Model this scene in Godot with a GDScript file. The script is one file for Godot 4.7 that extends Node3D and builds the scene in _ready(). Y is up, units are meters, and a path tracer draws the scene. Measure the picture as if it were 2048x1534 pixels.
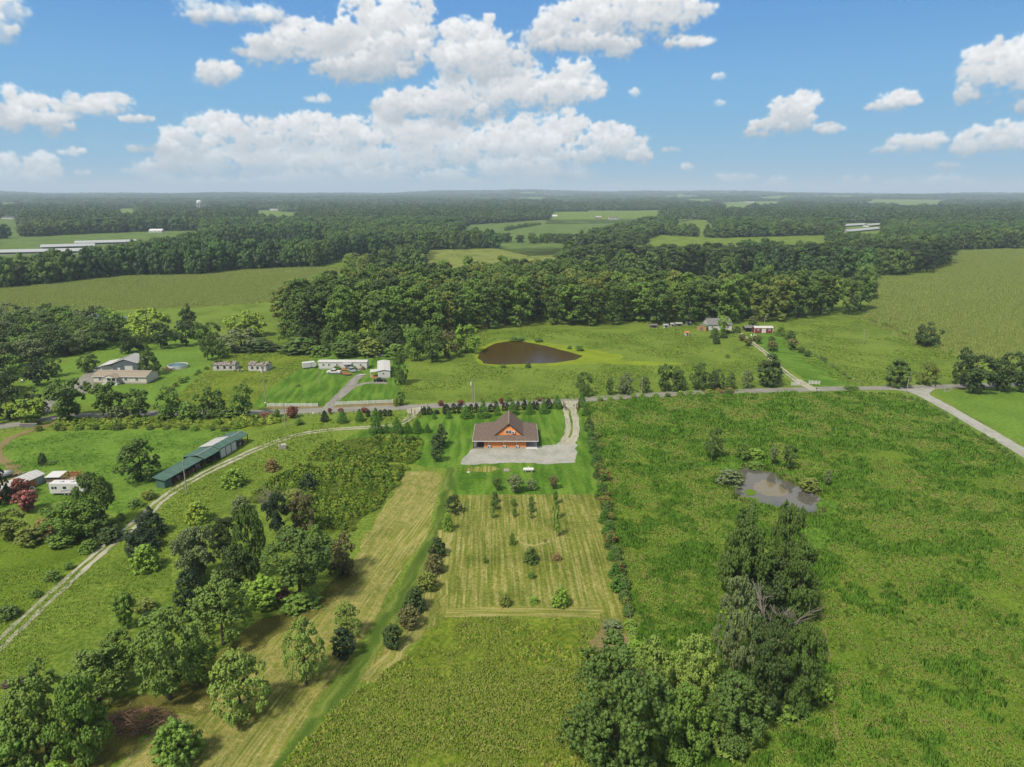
extends Node3D
# Countryside seen from 70 m up: an orange house on a mown strip, meadows, woods, farms and far ridges. Metres; the camera looks towards -Z.

const EXPOSURE := 2.35
const LIGHT := 2.05          # how much brighter than its albedo level open ground shows, to turn seen colours into albedos
var rng := RandomNumberGenerator.new()
var taken := {}
var mats := {}
var protos := {}
var bark: StandardMaterial3D

func _ready():
	rng.seed = 7
	var cam := Camera3D.new()
	cam.name = "camera"
	cam.fov = 57.12
	cam.near = 1.0
	cam.far = 60000.0
	cam.position = Vector3(0, 70, 0)
	cam.rotation_degrees = Vector3(-15.24, 0, 0)
	add_child(cam)
	var env := Environment.new()
	env.background_mode = Environment.BG_SKY
	env.tonemap_mode = Environment.TONE_MAPPER_LINEAR
	env.tonemap_exposure = EXPOSURE
	env.sdfgi_enabled = true
	env.ssao_enabled = true
	env.ssil_enabled = true
	env.fog_enabled = true
	env.fog_density = 0.0001
	env.fog_light_color = Color(0.80, 0.88, 0.95)
	var sky_mat := PanoramaSkyMaterial.new()
	sky_mat.panorama = paint_sky()
	sky_mat.energy_multiplier = 1.0 / EXPOSURE
	env.sky = Sky.new()
	env.sky.sky_material = sky_mat
	var we := WorldEnvironment.new()
	we.name = "environment"
	we.environment = env
	add_child(we)
	var sun := DirectionalLight3D.new()
	sun.name = "sun"
	sun.light_energy = 0.82
	sun.light_color = Color(1.0, 0.96, 0.89)
	sun.light_angular_distance = 9.0
	sun.shadow_enabled = true
	add_child(sun)
	sun.look_at_from_position(Vector3(-0.48, 1.0, 0.60), Vector3.ZERO)
	bark = solid("bark", shown(92, 80, 68, 1.0), 0.9)
	make_textures()
	make_prototypes()
	build_land()
	build_fields()
	build_roads()
	build_water()
	build_buildings()
	build_far_farms()
	build_fences_and_poles()
	build_vehicles()
	build_near_trees()
	build_evergreen_rows()
	build_farm_trees()
	build_woods()
	build_far_forest()
	build_ground_cover()

# ------------------------------------------------------------------ small helpers
func shown(r: float, g: float, b: float, k := 1.0) -> Color:   # a colour as it looks in daylight -> its linear albedo
	var c := Color(r / 255.0, g / 255.0, b / 255.0).srgb_to_linear()
	return Color(c.r, c.g, c.b) * (k / LIGHT)

func solid(key: String, linear: Color, rough := 0.85, tinted := false) -> StandardMaterial3D:
	if mats.has(key):
		return mats[key]
	var m := StandardMaterial3D.new()
	m.resource_name = key
	var c := linear.linear_to_srgb()
	m.albedo_color = Color(c.r, c.g, c.b, 1.0)
	m.roughness = rough
	m.vertex_color_use_as_albedo = tinted
	mats[key] = m
	return m

func leaf(key: String, r: float, g: float, b: float) -> StandardMaterial3D:
	if not mats.has(key):
		var m := solid(key, shown(r, g, b * 0.92, 3.0), 0.6, true)
		m.metallic_specular = 0.35
		m.backlight_enabled = true
		m.backlight = Color(0.3, 0.3, 0.3)
	return mats[key]

func smooth(a: float, b: float, x: float) -> float:
	return smoothstep(a, b, x)

func land_height(x: float, z: float) -> float:
	var r := sqrt(x * x + z * z)
	if r < 2600.0:
		return 0.0
	var a := atan2(x, -z)
	var far := smooth(4500, 12000, r)
	var und := smooth(2600, 4500, r) * (7.0 * sin(x * 0.0021 + 1.3) * cos(z * 0.0017) + 5.0 * sin(x * 0.0043 + z * 0.0031))
	var ridge := smooth(8000, 11000, r) * (22.0 * sin(a * 7.0 + 1.0) + 11.0 * sin(a * 19.0 + 2.2) + 6.0 * sin(a * 47.0))
	return 46.0 * far + und * (1.0 - 0.4 * far) + ridge

func numbered(called: String) -> String:
	var n: int = taken.get(called, 0)
	taken[called] = n + 1
	return called if n == 0 else "%s_%03d" % [called, n]

func tag(o: Node, label: String, category: String, group := "", kind := ""):
	if label: o.set_meta("label", label)
	if category: o.set_meta("category", category)
	if group: o.set_meta("group", group)
	if kind: o.set_meta("kind", kind)

func thing(called: String, label: String, category: String, at: Vector2, turn := 0.0, group := "") -> Node3D:
	var o := Node3D.new()
	o.name = numbered(called)
	add_child(o)
	o.position = Vector3(at.x, land_height(at.x, at.y), at.y)
	o.rotation.y = turn
	tag(o, label, category, group)
	return o

func part(parent: Node, called: String, kit: Kit, m: Material) -> MeshInstance3D:
	var o := MeshInstance3D.new()
	o.name = called
	o.mesh = kit.mesh()
	o.material_override = m
	parent.add_child(o, true)
	return o

func lay(called: String, kit: Kit, m: Material, label := "", kind := "structure") -> MeshInstance3D:
	var o := MeshInstance3D.new()
	o.name = numbered(called)
	o.mesh = kit.mesh()
	o.material_override = m
	add_child(o)
	tag(o, label, "", "", kind)
	return o

class Kit:
	var v := PackedVector3Array()
	var n := PackedVector3Array()
	var uv := PackedVector2Array()
	var uv2 := PackedVector2Array()
	var col := PackedColorArray()
	func tri(a: Vector3, b: Vector3, c: Vector3):
		var m := (c - a).cross(b - a).normalized()
		for p in [a, b, c]:
			v.append(p)
			n.append(m)
			if absf(m.y) > 0.8: uv.append(Vector2(p.x, p.z))
			elif absf(m.x) > absf(m.z): uv.append(Vector2(p.z, p.y))
			else: uv.append(Vector2(p.x, p.y))
	func quad(a: Vector3, b: Vector3, c: Vector3, d: Vector3):
		tri(a, b, c)
		tri(a, c, d)
	func box(at: Vector3, size: Vector3, turn := Basis.IDENTITY):
		var h := size / 2.0
		var p := []
		for i in 8:
			p.append(at + turn * Vector3(h.x if i & 1 else -h.x, h.y if i & 2 else -h.y, h.z if i & 4 else -h.z))
		quad(p[4], p[6], p[7], p[5])
		quad(p[1], p[3], p[2], p[0])
		quad(p[5], p[7], p[3], p[1])
		quad(p[0], p[2], p[6], p[4])
		quad(p[6], p[2], p[3], p[7])
		quad(p[0], p[4], p[5], p[1])
	func slab(a: Vector3, b: Vector3, c: Vector3, d: Vector3, thick: float):   # a..d clockwise from above, with a thickness downwards
		var t := Vector3(0, -thick, 0)
		quad(a, b, c, d)
		quad(d + t, c + t, b + t, a + t)
		var q := [a, b, c, d]
		for i in 4:
			var s: Vector3 = q[i]
			var e: Vector3 = q[(i + 1) % 4]
			quad(e, s, s + t, e + t)
	func tube(a: Vector3, b: Vector3, r0: float, r1: float, sides := 6, caps := true):
		var along := (b - a).normalized()
		var side := along.cross(Vector3.UP if absf(along.y) < 0.9 else Vector3.RIGHT).normalized()
		var over := along.cross(side)
		for i in sides:
			var t0 := TAU * i / sides
			var t1 := TAU * (i + 1) / sides
			var d0 := side * cos(t0) + over * sin(t0)
			var d1 := side * cos(t1) + over * sin(t1)
			var at := v.size()
			quad(a + d0 * r0, b + d0 * r1, b + d1 * r1, a + d1 * r0)
			for k in [[at, d0], [at + 1, d0], [at + 2, d1], [at + 3, d0], [at + 4, d1], [at + 5, d1]]:
				n[k[0]] = k[1]
			if caps:
				tri(b, b + d1 * r1, b + d0 * r1)
				tri(a, a + d0 * r0, a + d1 * r0)
	func ball(at: Vector3, size: Vector3, rings := 6, sides := 10):
		for i in rings:
			for j in sides:
				var q := []
				for k in [[i, j], [i + 1, j], [i + 1, j + 1], [i, j + 1]]:
					var a: float = PI * k[0] / rings
					var b: float = TAU * k[1] / sides
					q.append(Vector3(sin(a) * cos(b), cos(a), sin(a) * sin(b)))
				var s := v.size()
				quad(at + q[0] * size, at + q[1] * size, at + q[2] * size, at + q[3] * size)
				for k in [[0, 0], [1, 1], [2, 2], [3, 0], [4, 2], [5, 3]]:
					n[s + k[0]] = q[k[1]]
	func sweep(profile: Array, x0: float, x1: float, inset := 0.0):   # an outline in (z, y) pulled along x
		var pts := PackedVector2Array(profile)
		if Geometry2D.is_polygon_clockwise(pts):
			pts.reverse()
		var k := pts.size()
		for i in k:
			var a := pts[i]
			var b := pts[(i + 1) % k]
			quad(Vector3(x0, a.y, a.x), Vector3(x0, b.y, b.x), Vector3(x1, b.y, b.x), Vector3(x1, a.y, a.x))
		var ids := Geometry2D.triangulate_polygon(pts)
		for i in range(0, ids.size(), 3):
			var a := pts[ids[i]]
			var b := pts[ids[i + 1]]
			var c := pts[ids[i + 2]]
			tri(Vector3(x1, a.y, a.x), Vector3(x1, b.y, b.x), Vector3(x1, c.y, c.x))
			tri(Vector3(x0, a.y, a.x), Vector3(x0, c.y, c.x), Vector3(x0, b.y, b.x))
	func mesh() -> ArrayMesh:
		var a := []
		a.resize(Mesh.ARRAY_MAX)
		a[Mesh.ARRAY_VERTEX] = v
		a[Mesh.ARRAY_NORMAL] = n
		if uv.size() == v.size(): a[Mesh.ARRAY_TEX_UV] = uv
		if uv2.size() == v.size(): a[Mesh.ARRAY_TEX_UV2] = uv2
		if col.size() == v.size(): a[Mesh.ARRAY_COLOR] = col
		var m := ArrayMesh.new()
		m.add_surface_from_arrays(Mesh.PRIMITIVE_TRIANGLES, a)
		return m

# ------------------------------------------------------------------ sky
func paint_sky() -> ImageTexture:
	var r := RandomNumberGenerator.new()
	r.seed = 11
	var puff_noise := FastNoiseLite.new()
	puff_noise.seed = 5
	puff_noise.frequency = 0.55
	puff_noise.fractal_octaves = 4
	# [centre az, el, half width, half height] of the heaps of cloud in view, far ones first
	var heaps := [
		[[17.09, 0.9, 1.16, 0.45], [19.91, 0.75, 0.76, 0.37], [24.59, 0.79, 0.4, 0.33], [13.4, 1.76, 0.51, 0.37], [30.89, 0.49, 1.66, 0.45], [32.74, 0.35, 0.41, 0.33], [25.72, 0.72, 0.33, 0.37], [19.96, 0.18, 1.14, 0.41], [15.82, 1.13, 0.39, 0.24]],
		[[-34.33, 1.18, 1.59, 1.14], [-32.65, 1.52, 1.28, 0.98], [-32.17, 1.06, 0.88, 0.73], [-33.9, 0.47, 2, 0.73], [-30.69, 2.51, 0.76, 0.33], [-30.39, 1.17, 0.49, 0.24]],
		[[-26.24, 1.05, 1.66, 1.06], [-22.3, 1.67, 2.99, 1.63], [-17.84, 1.72, 3.66, 1.71], [-13.15, 1.76, 3.56, 1.71], [-8.63, 2.15, 3.61, 1.71], [-4.79, 2.9, 3.65, 1.83], [-0.93, 3.1, 3.25, 2.03], [-15.42, 0.55, 3.13, 0.81], [-20.74, 0.39, 2.65, 0.65], [-10.21, 0.78, 2.8, 0.98], [-4.84, 0.64, 3.24, 0.81], [-0.55, 1.43, 2.85, 1.3], [1.41, 0.34, 2.44, 0.41]],
		[[-23.78, 3.1, 1.84, 1.38], [-24.84, 2.21, 1.32, 1.22], [-21.71, 4.16, 2.1, 1.38], [-19.39, 3.75, 2.29, 1.46], [-15.88, 4.03, 2.34, 1.46], [-13.69, 4.56, 1.73, 1.22], [-12.29, 3.74, 2.38, 1.38], [-9.28, 4.56, 2.64, 1.46], [-7.42, 4.15, 2.42, 1.38]],
		[[2.54, 4, 2.68, 1.87], [4.06, 4.61, 1.62, 1.3], [2.95, 2.28, 2.44, 1.63], [0.62, 3.1, 2.44, 1.63], [1.4, 1.43, 2.44, 0.89]],
		[[6.76, 3.29, 1.94, 1.55], [8.67, 3.13, 2.01, 1.38], [7.3, 4.3, 1.45, 0.73], [6.03, 2.5, 1.37, 0.81], [9.82, 2.51, 0.88, 0.81], [9, 4.21, 0.72, 0.57]],
		[[-8.85, 5.84, 2.01, 1.46], [-7.34, 6.28, 2.22, 1.38], [-4.71, 6.03, 3.24, 1.87], [-1.67, 7.1, 3.66, 2.28], [1.93, 7.3, 3.09, 1.87], [4.75, 7.83, 2.11, 1.71], [4.01, 7.01, 2.43, 1.06], [6.27, 6.99, 0.89, 0.49]],
		[[-4.46, 8.99, 1.54, 1.63], [-3.31, 10.34, 2.03, 1.87], [-4.41, 11.05, 1.05, 0.98], [-1.45, 11.01, 1.22, 0.89], [-1.7, 11.98, 0.49, 0.57], [-0.71, 9.42, 2.24, 1.79], [-2.4, 8.91, 2.44, 1.63], [0.22, 9.76, 0.81, 0.73]],
		[[19.06, 4.44, 1.3, 0.57], [20.69, 5, 1.51, 1.06], [21.32, 5.97, 0.98, 0.89], [19.97, 5.55, 1.14, 0.89], [17.99, 4.05, 1, 0.41], [22.74, 4.26, 0.89, 0.45], [20.63, 5.66, 1.13, 0.81]],
		[[26.95, 5.71, 1.43, 0.73], [26.06, 5.56, 0.79, 0.41], [27.67, 5.92, 0.71, 0.49]],
		[[28.49, 3.04, 1.55, 0.65], [27.56, 3.33, 0.78, 0.49], [29.48, 3.33, 0.91, 0.49], [26.72, 2.77, 0.79, 0.33]],
		[[32.22, 2.99, 1.35, 0.98], [33.22, 3.57, 0.87, 0.98], [34.18, 3.29, 1.32, 1.06], [31.29, 2.65, 0.96, 0.57], [31.78, 3.69, 0.41, 0.41], [35.68, 2.81, 1.62, 0.98]],
		[[30.74, 1.58, 0.9, 0.28], [23.26, 4.25, 0.74, 0.41]],
		[[31.6, 7.18, 1.42, 1.63], [32.85, 7.65, 1.87, 1.63], [34.23, 7.11, 2.29, 2.03], [30.94, 6.04, 0.75, 0.65], [32.11, 8.23, 0.87, 0.98], [34.18, 5.13, 0.4, 0.57]],
		[[-33.06, 5.13, 1.47, 1.38], [-33.83, 4.38, 1.46, 1.06], [-30.46, 5.16, 1.24, 0.81], [-29, 5.42, 1.54, 0.89], [-27.93, 5.72, 1.27, 0.81], [-31.58, 4.12, 1.23, 0.81], [-32.49, 4.45, 1.35, 0.73], [-26.57, 4.71, 1.08, 0.28]],
		[[-32.84, 10.66, 1.19, 0.98], [-33.45, 9.39, 0.86, 0.98]],
		[[-21.32, 7.84, 1.35, 0.89], [-20.31, 8.15, 0.91, 0.65], [-21.93, 8.19, 0.6, 0.65]],
		[[-17.52, 9.44, 2.08, 1.06], [-15.75, 10.23, 2.33, 1.38], [-13.7, 9.81, 2.99, 1.55], [-11.98, 8.89, 2.46, 1.38], [-11.19, 10.16, 3.18, 2.28], [-9.33, 11.26, 3.68, 2.44], [-7.51, 11.7, 2.25, 2.03], [-9.82, 8.69, 2.48, 1.22], [-8.32, 9.66, 2.17, 1.87], [-12.37, 8.35, 2.37, 0.89]],
		[[2.27, 10.74, 1.79, 1.22], [3.93, 11.25, 2.51, 1.63], [6.48, 11.98, 3.39, 2.28], [9.36, 12.21, 3.6, 2.28], [11.66, 12.37, 2.38, 1.63], [7.94, 9.93, 1.53, 0.81], [5.06, 10.38, 2.43, 0.65], [12.75, 10.3, 1.34, 0.49], [2.45, 11.4, 1.06, 0.98]],
		[[-19.95, 11.71, 3.62, 0.57], [-21.27, 11.37, 2.24, 0.33], [-18.65, 11.62, 1.91, 0.49]],
		[[-14.28, 6.48, 1.02, 0.24], [9.24, 7.08, 0.4, 0.33], [15.3, 7.98, 0.62, 0.33], [15.37, 6.17, 0.47, 0.33], [-26.03, 2.78, 1.45, 0.24], [13.38, 10.34, 1.18, 0.33], [3.74, 1.17, 2.43, 0.33], [12.04, 3.03, 0.63, 0.2], [-14.72, 0.19, 4.71, 0.33], [-26.36, 0.11, 3.26, 0.28], [-0.94, 0.12, 3.66, 0.24], [24.8, 0.31, 1.47, 0.2], [28.57, 0.17, 2.48, 0.2], [34.25, 0.29, 0.86, 0.28], [8.41, 0.19, 1.61, 0.2]],
	]
	var faint := {19: 0.45, 0: 0.75, 12: 0.6, 10: 0.8, 13: 0.95, 15: 0.7, 20: 0.6}
	var puffs := []
	for h in heaps.size():
		puffs.append_array(heap_puffs(heaps[h], r, faint.get(h, 1.0)))
	var small := sky_buffer(2048, 512, 360.0, 90.0, 0.0)   # column 0 looks towards -Z
	for k in 150:      # the same fair-weather heaps go on all round and overhead
		var az := r.randf_range(-180, 180)
		var el := 3.0 + 70.0 * pow(r.randf(), 1.6)
		var big := 2.0 + el * 0.13
		if absf(az) < 42.0 and el < 19.0: continue
		var group := []
		for i in r.randi_range(4, 9):
			group.append([az + r.randf_range(-3, 3) * big / cos(deg_to_rad(el)), el + r.randf_range(-0.4, 0.9) * big, big * r.randf_range(0.7, 1.3), big * r.randf_range(0.5, 0.9)])
		paint_puffs(small, heap_puffs(group, r, 1.0), puff_noise)
	paint_puffs(small, puffs, puff_noise)
	var fine := sky_buffer(1024, 256, 90.0, 22.5, -45.0)
	paint_puffs(fine, puffs, puff_noise)
	var im := Image.create(2048, 1024, false, Image.FORMAT_RGB8)
	var low := Color(0.60, 0.70, 0.76)
	im.fill(low)
	im.blit_rect(buffer_image(small), Rect2i(0, 0, 2048, 512), Vector2i(0, 0))
	im.resize(4096, 2048, Image.INTERPOLATE_BILINEAR)
	var window := buffer_image(fine)
	im.blit_rect(window, Rect2i(22, 60, 490, 196), Vector2i(3584 + 22, 1024 - 256 + 60))
	im.blit_rect(window, Rect2i(512, 60, 490, 196), Vector2i(0, 1024 - 256 + 60))
	return ImageTexture.create_from_image(im)

func heap_puffs(heap: Array, r: RandomNumberGenerator, solid_share: float) -> Array:   # each mass grows a crown of smaller puffs
	var out := []
	var low := 1e9
	var top := -1e9
	for p in heap:
		low = minf(low, p[1] - p[3])
		top = maxf(top, p[1] + p[3])
	var rise := maxf(top - low, 0.6)
	for p in heap:
		var base: float = p[1] - p[3]
		out.append([p[0], p[1], p[2], p[3], lerpf(base, low, 0.45), solid_share, lerpf(rise, p[3] * 2.0, 0.55)])
	for p in heap:
		var base: float = p[1] - p[3]
		for k in 9:
			var a := r.randf_range(-0.3, PI + 0.3)
			var reach := r.randf_range(0.45, 0.95)
			var s := r.randf_range(0.22, 0.48)
			out.append([p[0] + cos(a) * p[2] * reach, p[1] + sin(a) * p[3] * reach, p[2] * s, maxf(p[3], p[2] * 0.6) * s, lerpf(base, low, 0.45), solid_share, lerpf(rise, p[3] * 2.0, 0.55)])
	return out

func sky_buffer(w: int, h: int, wide: float, high: float, left: float) -> Dictionary:
	var b := {"w": w, "h": h, "wide": wide, "high": high, "left": left, "c": PackedVector3Array()}
	b.c.resize(w * h)
	for y in h:
		var el: float = high * (1.0 - (y + 0.5) / h)
		var c := Vector3(0.60, 0.745, 0.825)
		for s in [[0.0, 2.5, Vector3(0.545, 0.735, 0.860)], [2.0, 7.0, Vector3(0.475, 0.705, 0.880)], [6.0, 14.0, Vector3(0.385, 0.615, 0.855)], [13.0, 60.0, Vector3(0.27, 0.50, 0.78)]]:
			c = c.lerp(s[2], smoothstep(s[0], s[1], el))
		for x in w:
			b.c[y * w + x] = c
	return b

func paint_puffs(b: Dictionary, puffs: Array, noise: FastNoiseLite):
	var w: int = b.w
	var h: int = b.h
	var kx: float = w / b.wide
	var ky: float = h / b.high
	var c: PackedVector3Array = b.c
	for p in puffs:
		var rx: float = p[2]
		var ry: float = p[3]
		var x0 := int((p[0] - rx * 1.35 - b.left) * kx)
		var x1 := int((p[0] + rx * 1.35 - b.left) * kx) + 1
		var y0 := maxi(0, int((b.high - p[1] - ry * 1.35) * ky))
		var y1 := mini(h - 1, int((b.high - p[1] + ry * 1.35) * ky) + 1)
		if b.wide < 359.0:
			x0 = maxi(x0, 0)
			x1 = mini(x1, w - 1)
		var hazy := smoothstep(5.0, 0.0, p[1]) * 0.24
		for y in range(y0, y1 + 1):
			var el: float = b.high - (y + 0.5) / ky
			var dy: float = (el - p[1]) / ry
			for x in range(x0, x1 + 1):
				var az: float = b.left + (x + 0.5) / kx
				var dx: float = (az - p[0]) / rx
				var d := sqrt(dx * dx + dy * dy)
				if d > 1.34: continue
				var q := noise.get_noise_2d(az, el * 1.25)
				var q2 := noise.get_noise_2d(az * 3.7 + 50.0, el * 4.2)
				var edge := 1.02 + q * 0.46 + q2 * 0.34
				var soft := 0.42 if dy > 0.0 else 0.70
				var a: float = smoothstep(edge, edge - soft, d) * p[5]
				if a <= 0.003: continue
				var up: float = clampf((el - p[4]) / p[6], 0.0, 1.0)
				var lit := 0.765 + 0.155 * smoothstep(0.05, 0.8, up) + 0.065 * (dy - 0.4 * dx) + q2 * 0.05 + q * 0.05
				lit = clampf(lit, 0.70, 0.985)
				var shade := Vector3(lit, lit + 0.004, lit + 0.010)
				if lit < 0.9:
					shade += Vector3(-0.035, 0.0, 0.03) * (0.9 - lit) / 0.15
				shade = shade.lerp(Vector3(0.70, 0.80, 0.855), hazy)
				var i := y * w + posmod(x, w)
				c[i] = c[i].lerp(shade, a * (0.92 - hazy))
	b.c = c

func buffer_image(b: Dictionary) -> Image:
	var bytes := PackedByteArray()
	bytes.resize(b.w * b.h * 3)
	var i := 0
	for p: Vector3 in b.c:
		bytes[i] = int(clampf(p.x, 0, 1) * 255.0)
		bytes[i + 1] = int(clampf(p.y, 0, 1) * 255.0)
		bytes[i + 2] = int(clampf(p.z, 0, 1) * 255.0)
		i += 3
	return Image.create_from_data(b.w, b.h, false, Image.FORMAT_RGB8, bytes)

# ------------------------------------------------------------------ textures: grain and colour of surfaces only
func noise_bytes(seed_: int, freq: float, size: int, octaves := 4, stretch := 1) -> PackedByteArray:
	var f := FastNoiseLite.new()
	f.seed = seed_
	f.noise_type = FastNoiseLite.TYPE_SIMPLEX
	f.frequency = freq
	f.fractal_octaves = octaves
	var im := f.get_seamless_image(size, maxi(16, size / stretch))
	if stretch > 1:
		im.resize(size, size, Image.INTERPOLATE_BILINEAR)
	im.convert(Image.FORMAT_L8)
	return im.get_data()

func grain(size: int, layers: Array, stops: Array) -> ImageTexture:   # layers: [seed, frequency, share, stretch, octaves]; stops: [at, seen colour]
	var sum := PackedFloat32Array()
	sum.resize(size * size)
	for l in layers:
		var b := noise_bytes(l[0], l[1], size, l[4] if l.size() > 4 else 4, l[3] if l.size() > 3 else 1)
		var share: float = l[2] / 255.0
		for i in b.size():
			sum[i] += b[i] * share
	var lut := PackedByteArray()
	for k in 256:
		var t := k / 255.0
		var c: Color = stops[0][1]
		for j in stops.size() - 1:
			if t >= stops[j][0]:
				c = stops[j][1].lerp(stops[j + 1][1], clampf((t - stops[j][0]) / (stops[j + 1][0] - stops[j][0]), 0, 1))
		var s := c.linear_to_srgb()
		lut.append_array([int(clampf(s.r, 0, 1) * 255.0), int(clampf(s.g, 0, 1) * 255.0), int(clampf(s.b, 0, 1) * 255.0)])
	var out := PackedByteArray()
	out.resize(size * size * 3)
	for i in sum.size():
		var k := int(clampf(sum[i], 0, 1) * 255.0) * 3
		out[i * 3] = lut[k]
		out[i * 3 + 1] = lut[k + 1]
		out[i * 3 + 2] = lut[k + 2]
	return ImageTexture.create_from_image(Image.create_from_data(size, size, false, Image.FORMAT_RGB8, out))

func ground_mat(key: String, tex: ImageTexture, tile: float, big: ImageTexture, big_tile: float, rough := 0.95) -> StandardMaterial3D:
	var m := StandardMaterial3D.new()
	m.resource_name = key
	m.roughness = rough
	m.metallic_specular = 0.2
	m.albedo_texture = tex
	m.uv1_scale = Vector3(1.0 / tile, 1.0 / tile, 1)
	if big:
		m.detail_enabled = true
		m.detail_blend_mode = BaseMaterial3D.BLEND_MODE_MUL
		m.detail_uv_layer = BaseMaterial3D.DETAIL_UV_2
		m.detail_albedo = big
		m.uv2_scale = Vector3(1.0 / big_tile, 1.0 / big_tile, 1)
	mats[key] = m
	return m

func make_textures():
	var S := func(r, g, b, k := 1.0): return shown(r, g, b * (0.88 if g > r and g > b * 1.2 else 1.0), k)   # grass keeps little blue
	var patch := grain(512, [[1, 0.012, 0.75, 1, 5], [2, 0.05, 0.35]], [[0.30, Color(0.66, 0.72, 0.62)], [0.5, Color(0.88, 0.90, 0.84)], [0.72, Color(1.0, 1.0, 1.0)]])
	var soft := grain(512, [[3, 0.010, 0.8, 1, 4], [4, 0.04, 0.25]], [[0.30, Color(0.82, 0.84, 0.80)], [0.55, Color(0.95, 0.95, 0.93)], [0.75, Color(1, 1, 1)]])
	var turf := [[10, 0.05, 0.5], [11, 0.22, 0.5, 1, 3]]
	ground_mat("pasture", grain(1024, turf, [[0.28, S.call(98, 128, 46)], [0.5, S.call(130, 156, 66)], [0.75, S.call(162, 178, 92)]]), 60, patch, 210)
	ground_mat("lawn", grain(512, turf, [[0.25, S.call(104, 142, 54)], [0.5, S.call(122, 158, 66)], [0.78, S.call(142, 172, 84)]]), 50, soft, 140)
	ground_mat("mown_lawn", grain(1024, [[12, 0.03, 0.4, 1], [13, 0.012, 0.65, 8, 3]], [[0.3, S.call(84, 126, 40)], [0.5, S.call(104, 146, 50)], [0.75, S.call(130, 164, 72)]]), 44, soft, 120)
	ground_mat("meadow", grain(1024, turf, [[0.25, S.call(92, 122, 34)], [0.48, S.call(116, 146, 46)], [0.62, S.call(130, 156, 60)], [0.8, S.call(152, 168, 82)]]), 50, patch, 160)
	ground_mat("weeds", grain(1024, [[15, 0.03, 0.5], [16, 0.16, 0.5]], [[0.25, S.call(88, 112, 34)], [0.45, S.call(122, 146, 48)], [0.6, S.call(146, 162, 66)], [0.8, S.call(166, 168, 88)]]), 40, patch, 130)
	ground_mat("hay_stubble", grain(1024, [[17, 0.045, 0.55, 24, 4], [18, 0.06, 0.28], [19, 0.3, 0.15]], [[0.30, S.call(132, 146, 68)], [0.46, S.call(158, 160, 88)], [0.57, S.call(178, 172, 104)], [0.7, S.call(200, 192, 130)]]), 36, patch, 120)
	ground_mat("orchard_grass", grain(1024, [[20, 0.045, 0.55, 28, 4], [21, 0.035, 0.36], [22, 0.3, 0.1]], [[0.30, S.call(114, 132, 56)], [0.48, S.call(142, 150, 72)], [0.60, S.call(166, 164, 92)], [0.74, S.call(194, 186, 122)]]), 40, patch, 110)
	ground_mat("track_grass", grain(512, [[23, 0.02, 0.7, 16], [24, 0.1, 0.35]], [[0.3, S.call(88, 116, 48)], [0.55, S.call(112, 136, 62)], [0.75, S.call(140, 154, 84)]]), 26, soft, 90)
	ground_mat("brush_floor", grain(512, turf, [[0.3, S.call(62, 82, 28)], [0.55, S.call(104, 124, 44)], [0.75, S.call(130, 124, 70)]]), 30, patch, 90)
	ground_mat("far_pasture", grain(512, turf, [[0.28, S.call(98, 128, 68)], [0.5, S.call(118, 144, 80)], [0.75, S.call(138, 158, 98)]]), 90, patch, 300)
	ground_mat("corn_floor", grain(1024, [[25, 0.03, 0.6, 40, 4], [26, 0.02, 0.3], [27, 0.2, 0.15]], [[0.3, S.call(116, 132, 62)], [0.5, S.call(142, 155, 82)], [0.7, S.call(166, 172, 104)]]), 120, patch, 400)
	ground_mat("asphalt", grain(512, [[28, 0.02, 0.5, 8], [29, 0.2, 0.5]], [[0.25, S.call(150, 150, 142)], [0.5, S.call(166, 164, 154)], [0.75, S.call(184, 180, 168)]]), 18, soft, 60, 0.9)
	ground_mat("gravel", grain(512, [[30, 0.02, 0.5], [31, 0.35, 0.5]], [[0.25, S.call(182, 183, 173)], [0.5, S.call(196, 196, 186)], [0.75, S.call(206, 205, 194)]]), 16, soft, 40, 0.95)
	ground_mat("chalk_gravel", grain(512, [[32, 0.03, 0.55, 6], [33, 0.3, 0.45]], [[0.30, S.call(184, 182, 158)], [0.5, S.call(200, 197, 174)], [0.75, S.call(214, 210, 188)]]), 14, soft, 40, 0.95)
	ground_mat("dirt", grain(512, [[34, 0.05, 0.6], [35, 0.3, 0.4]], [[0.25, S.call(126, 112, 72)], [0.5, S.call(158, 142, 98)], [0.75, S.call(184, 170, 124)]]), 12, soft, 40)
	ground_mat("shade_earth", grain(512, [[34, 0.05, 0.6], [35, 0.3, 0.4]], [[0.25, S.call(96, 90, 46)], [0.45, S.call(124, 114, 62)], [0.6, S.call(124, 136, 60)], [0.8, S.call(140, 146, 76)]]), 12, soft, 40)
	ground_mat("mats_of_weed", grain(512, [[36, 0.12, 0.6], [37, 0.4, 0.4]], [[0.25, S.call(88, 126, 42)], [0.5, S.call(112, 146, 52)], [0.75, S.call(134, 162, 72)]]), 14, soft, 30)
	ground_mat("yellow_bloom", grain(512, [[38, 0.06, 0.6], [39, 0.3, 0.4]], [[0.25, S.call(124, 150, 52)], [0.5, S.call(150, 172, 54)], [0.75, S.call(180, 192, 66)]]), 30, soft, 70)
	var roofing := grain(512, [[40, 0.03, 0.5, 12], [41, 0.3, 0.5, 2]], [[0.25, S.call(116, 100, 90)], [0.5, S.call(134, 117, 106)], [0.75, S.call(150, 133, 120)]])
	ground_mat("brown_shingles", roofing, 5, null, 1, 0.9)
	ground_mat("tan_shingles", grain(256, [[42, 0.06, 0.5, 4], [43, 0.3, 0.5]], [[0.25, S.call(160, 148, 130)], [0.5, S.call(180, 167, 149)], [0.75, S.call(196, 185, 168)]]), 5, null, 1, 0.9)
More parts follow.
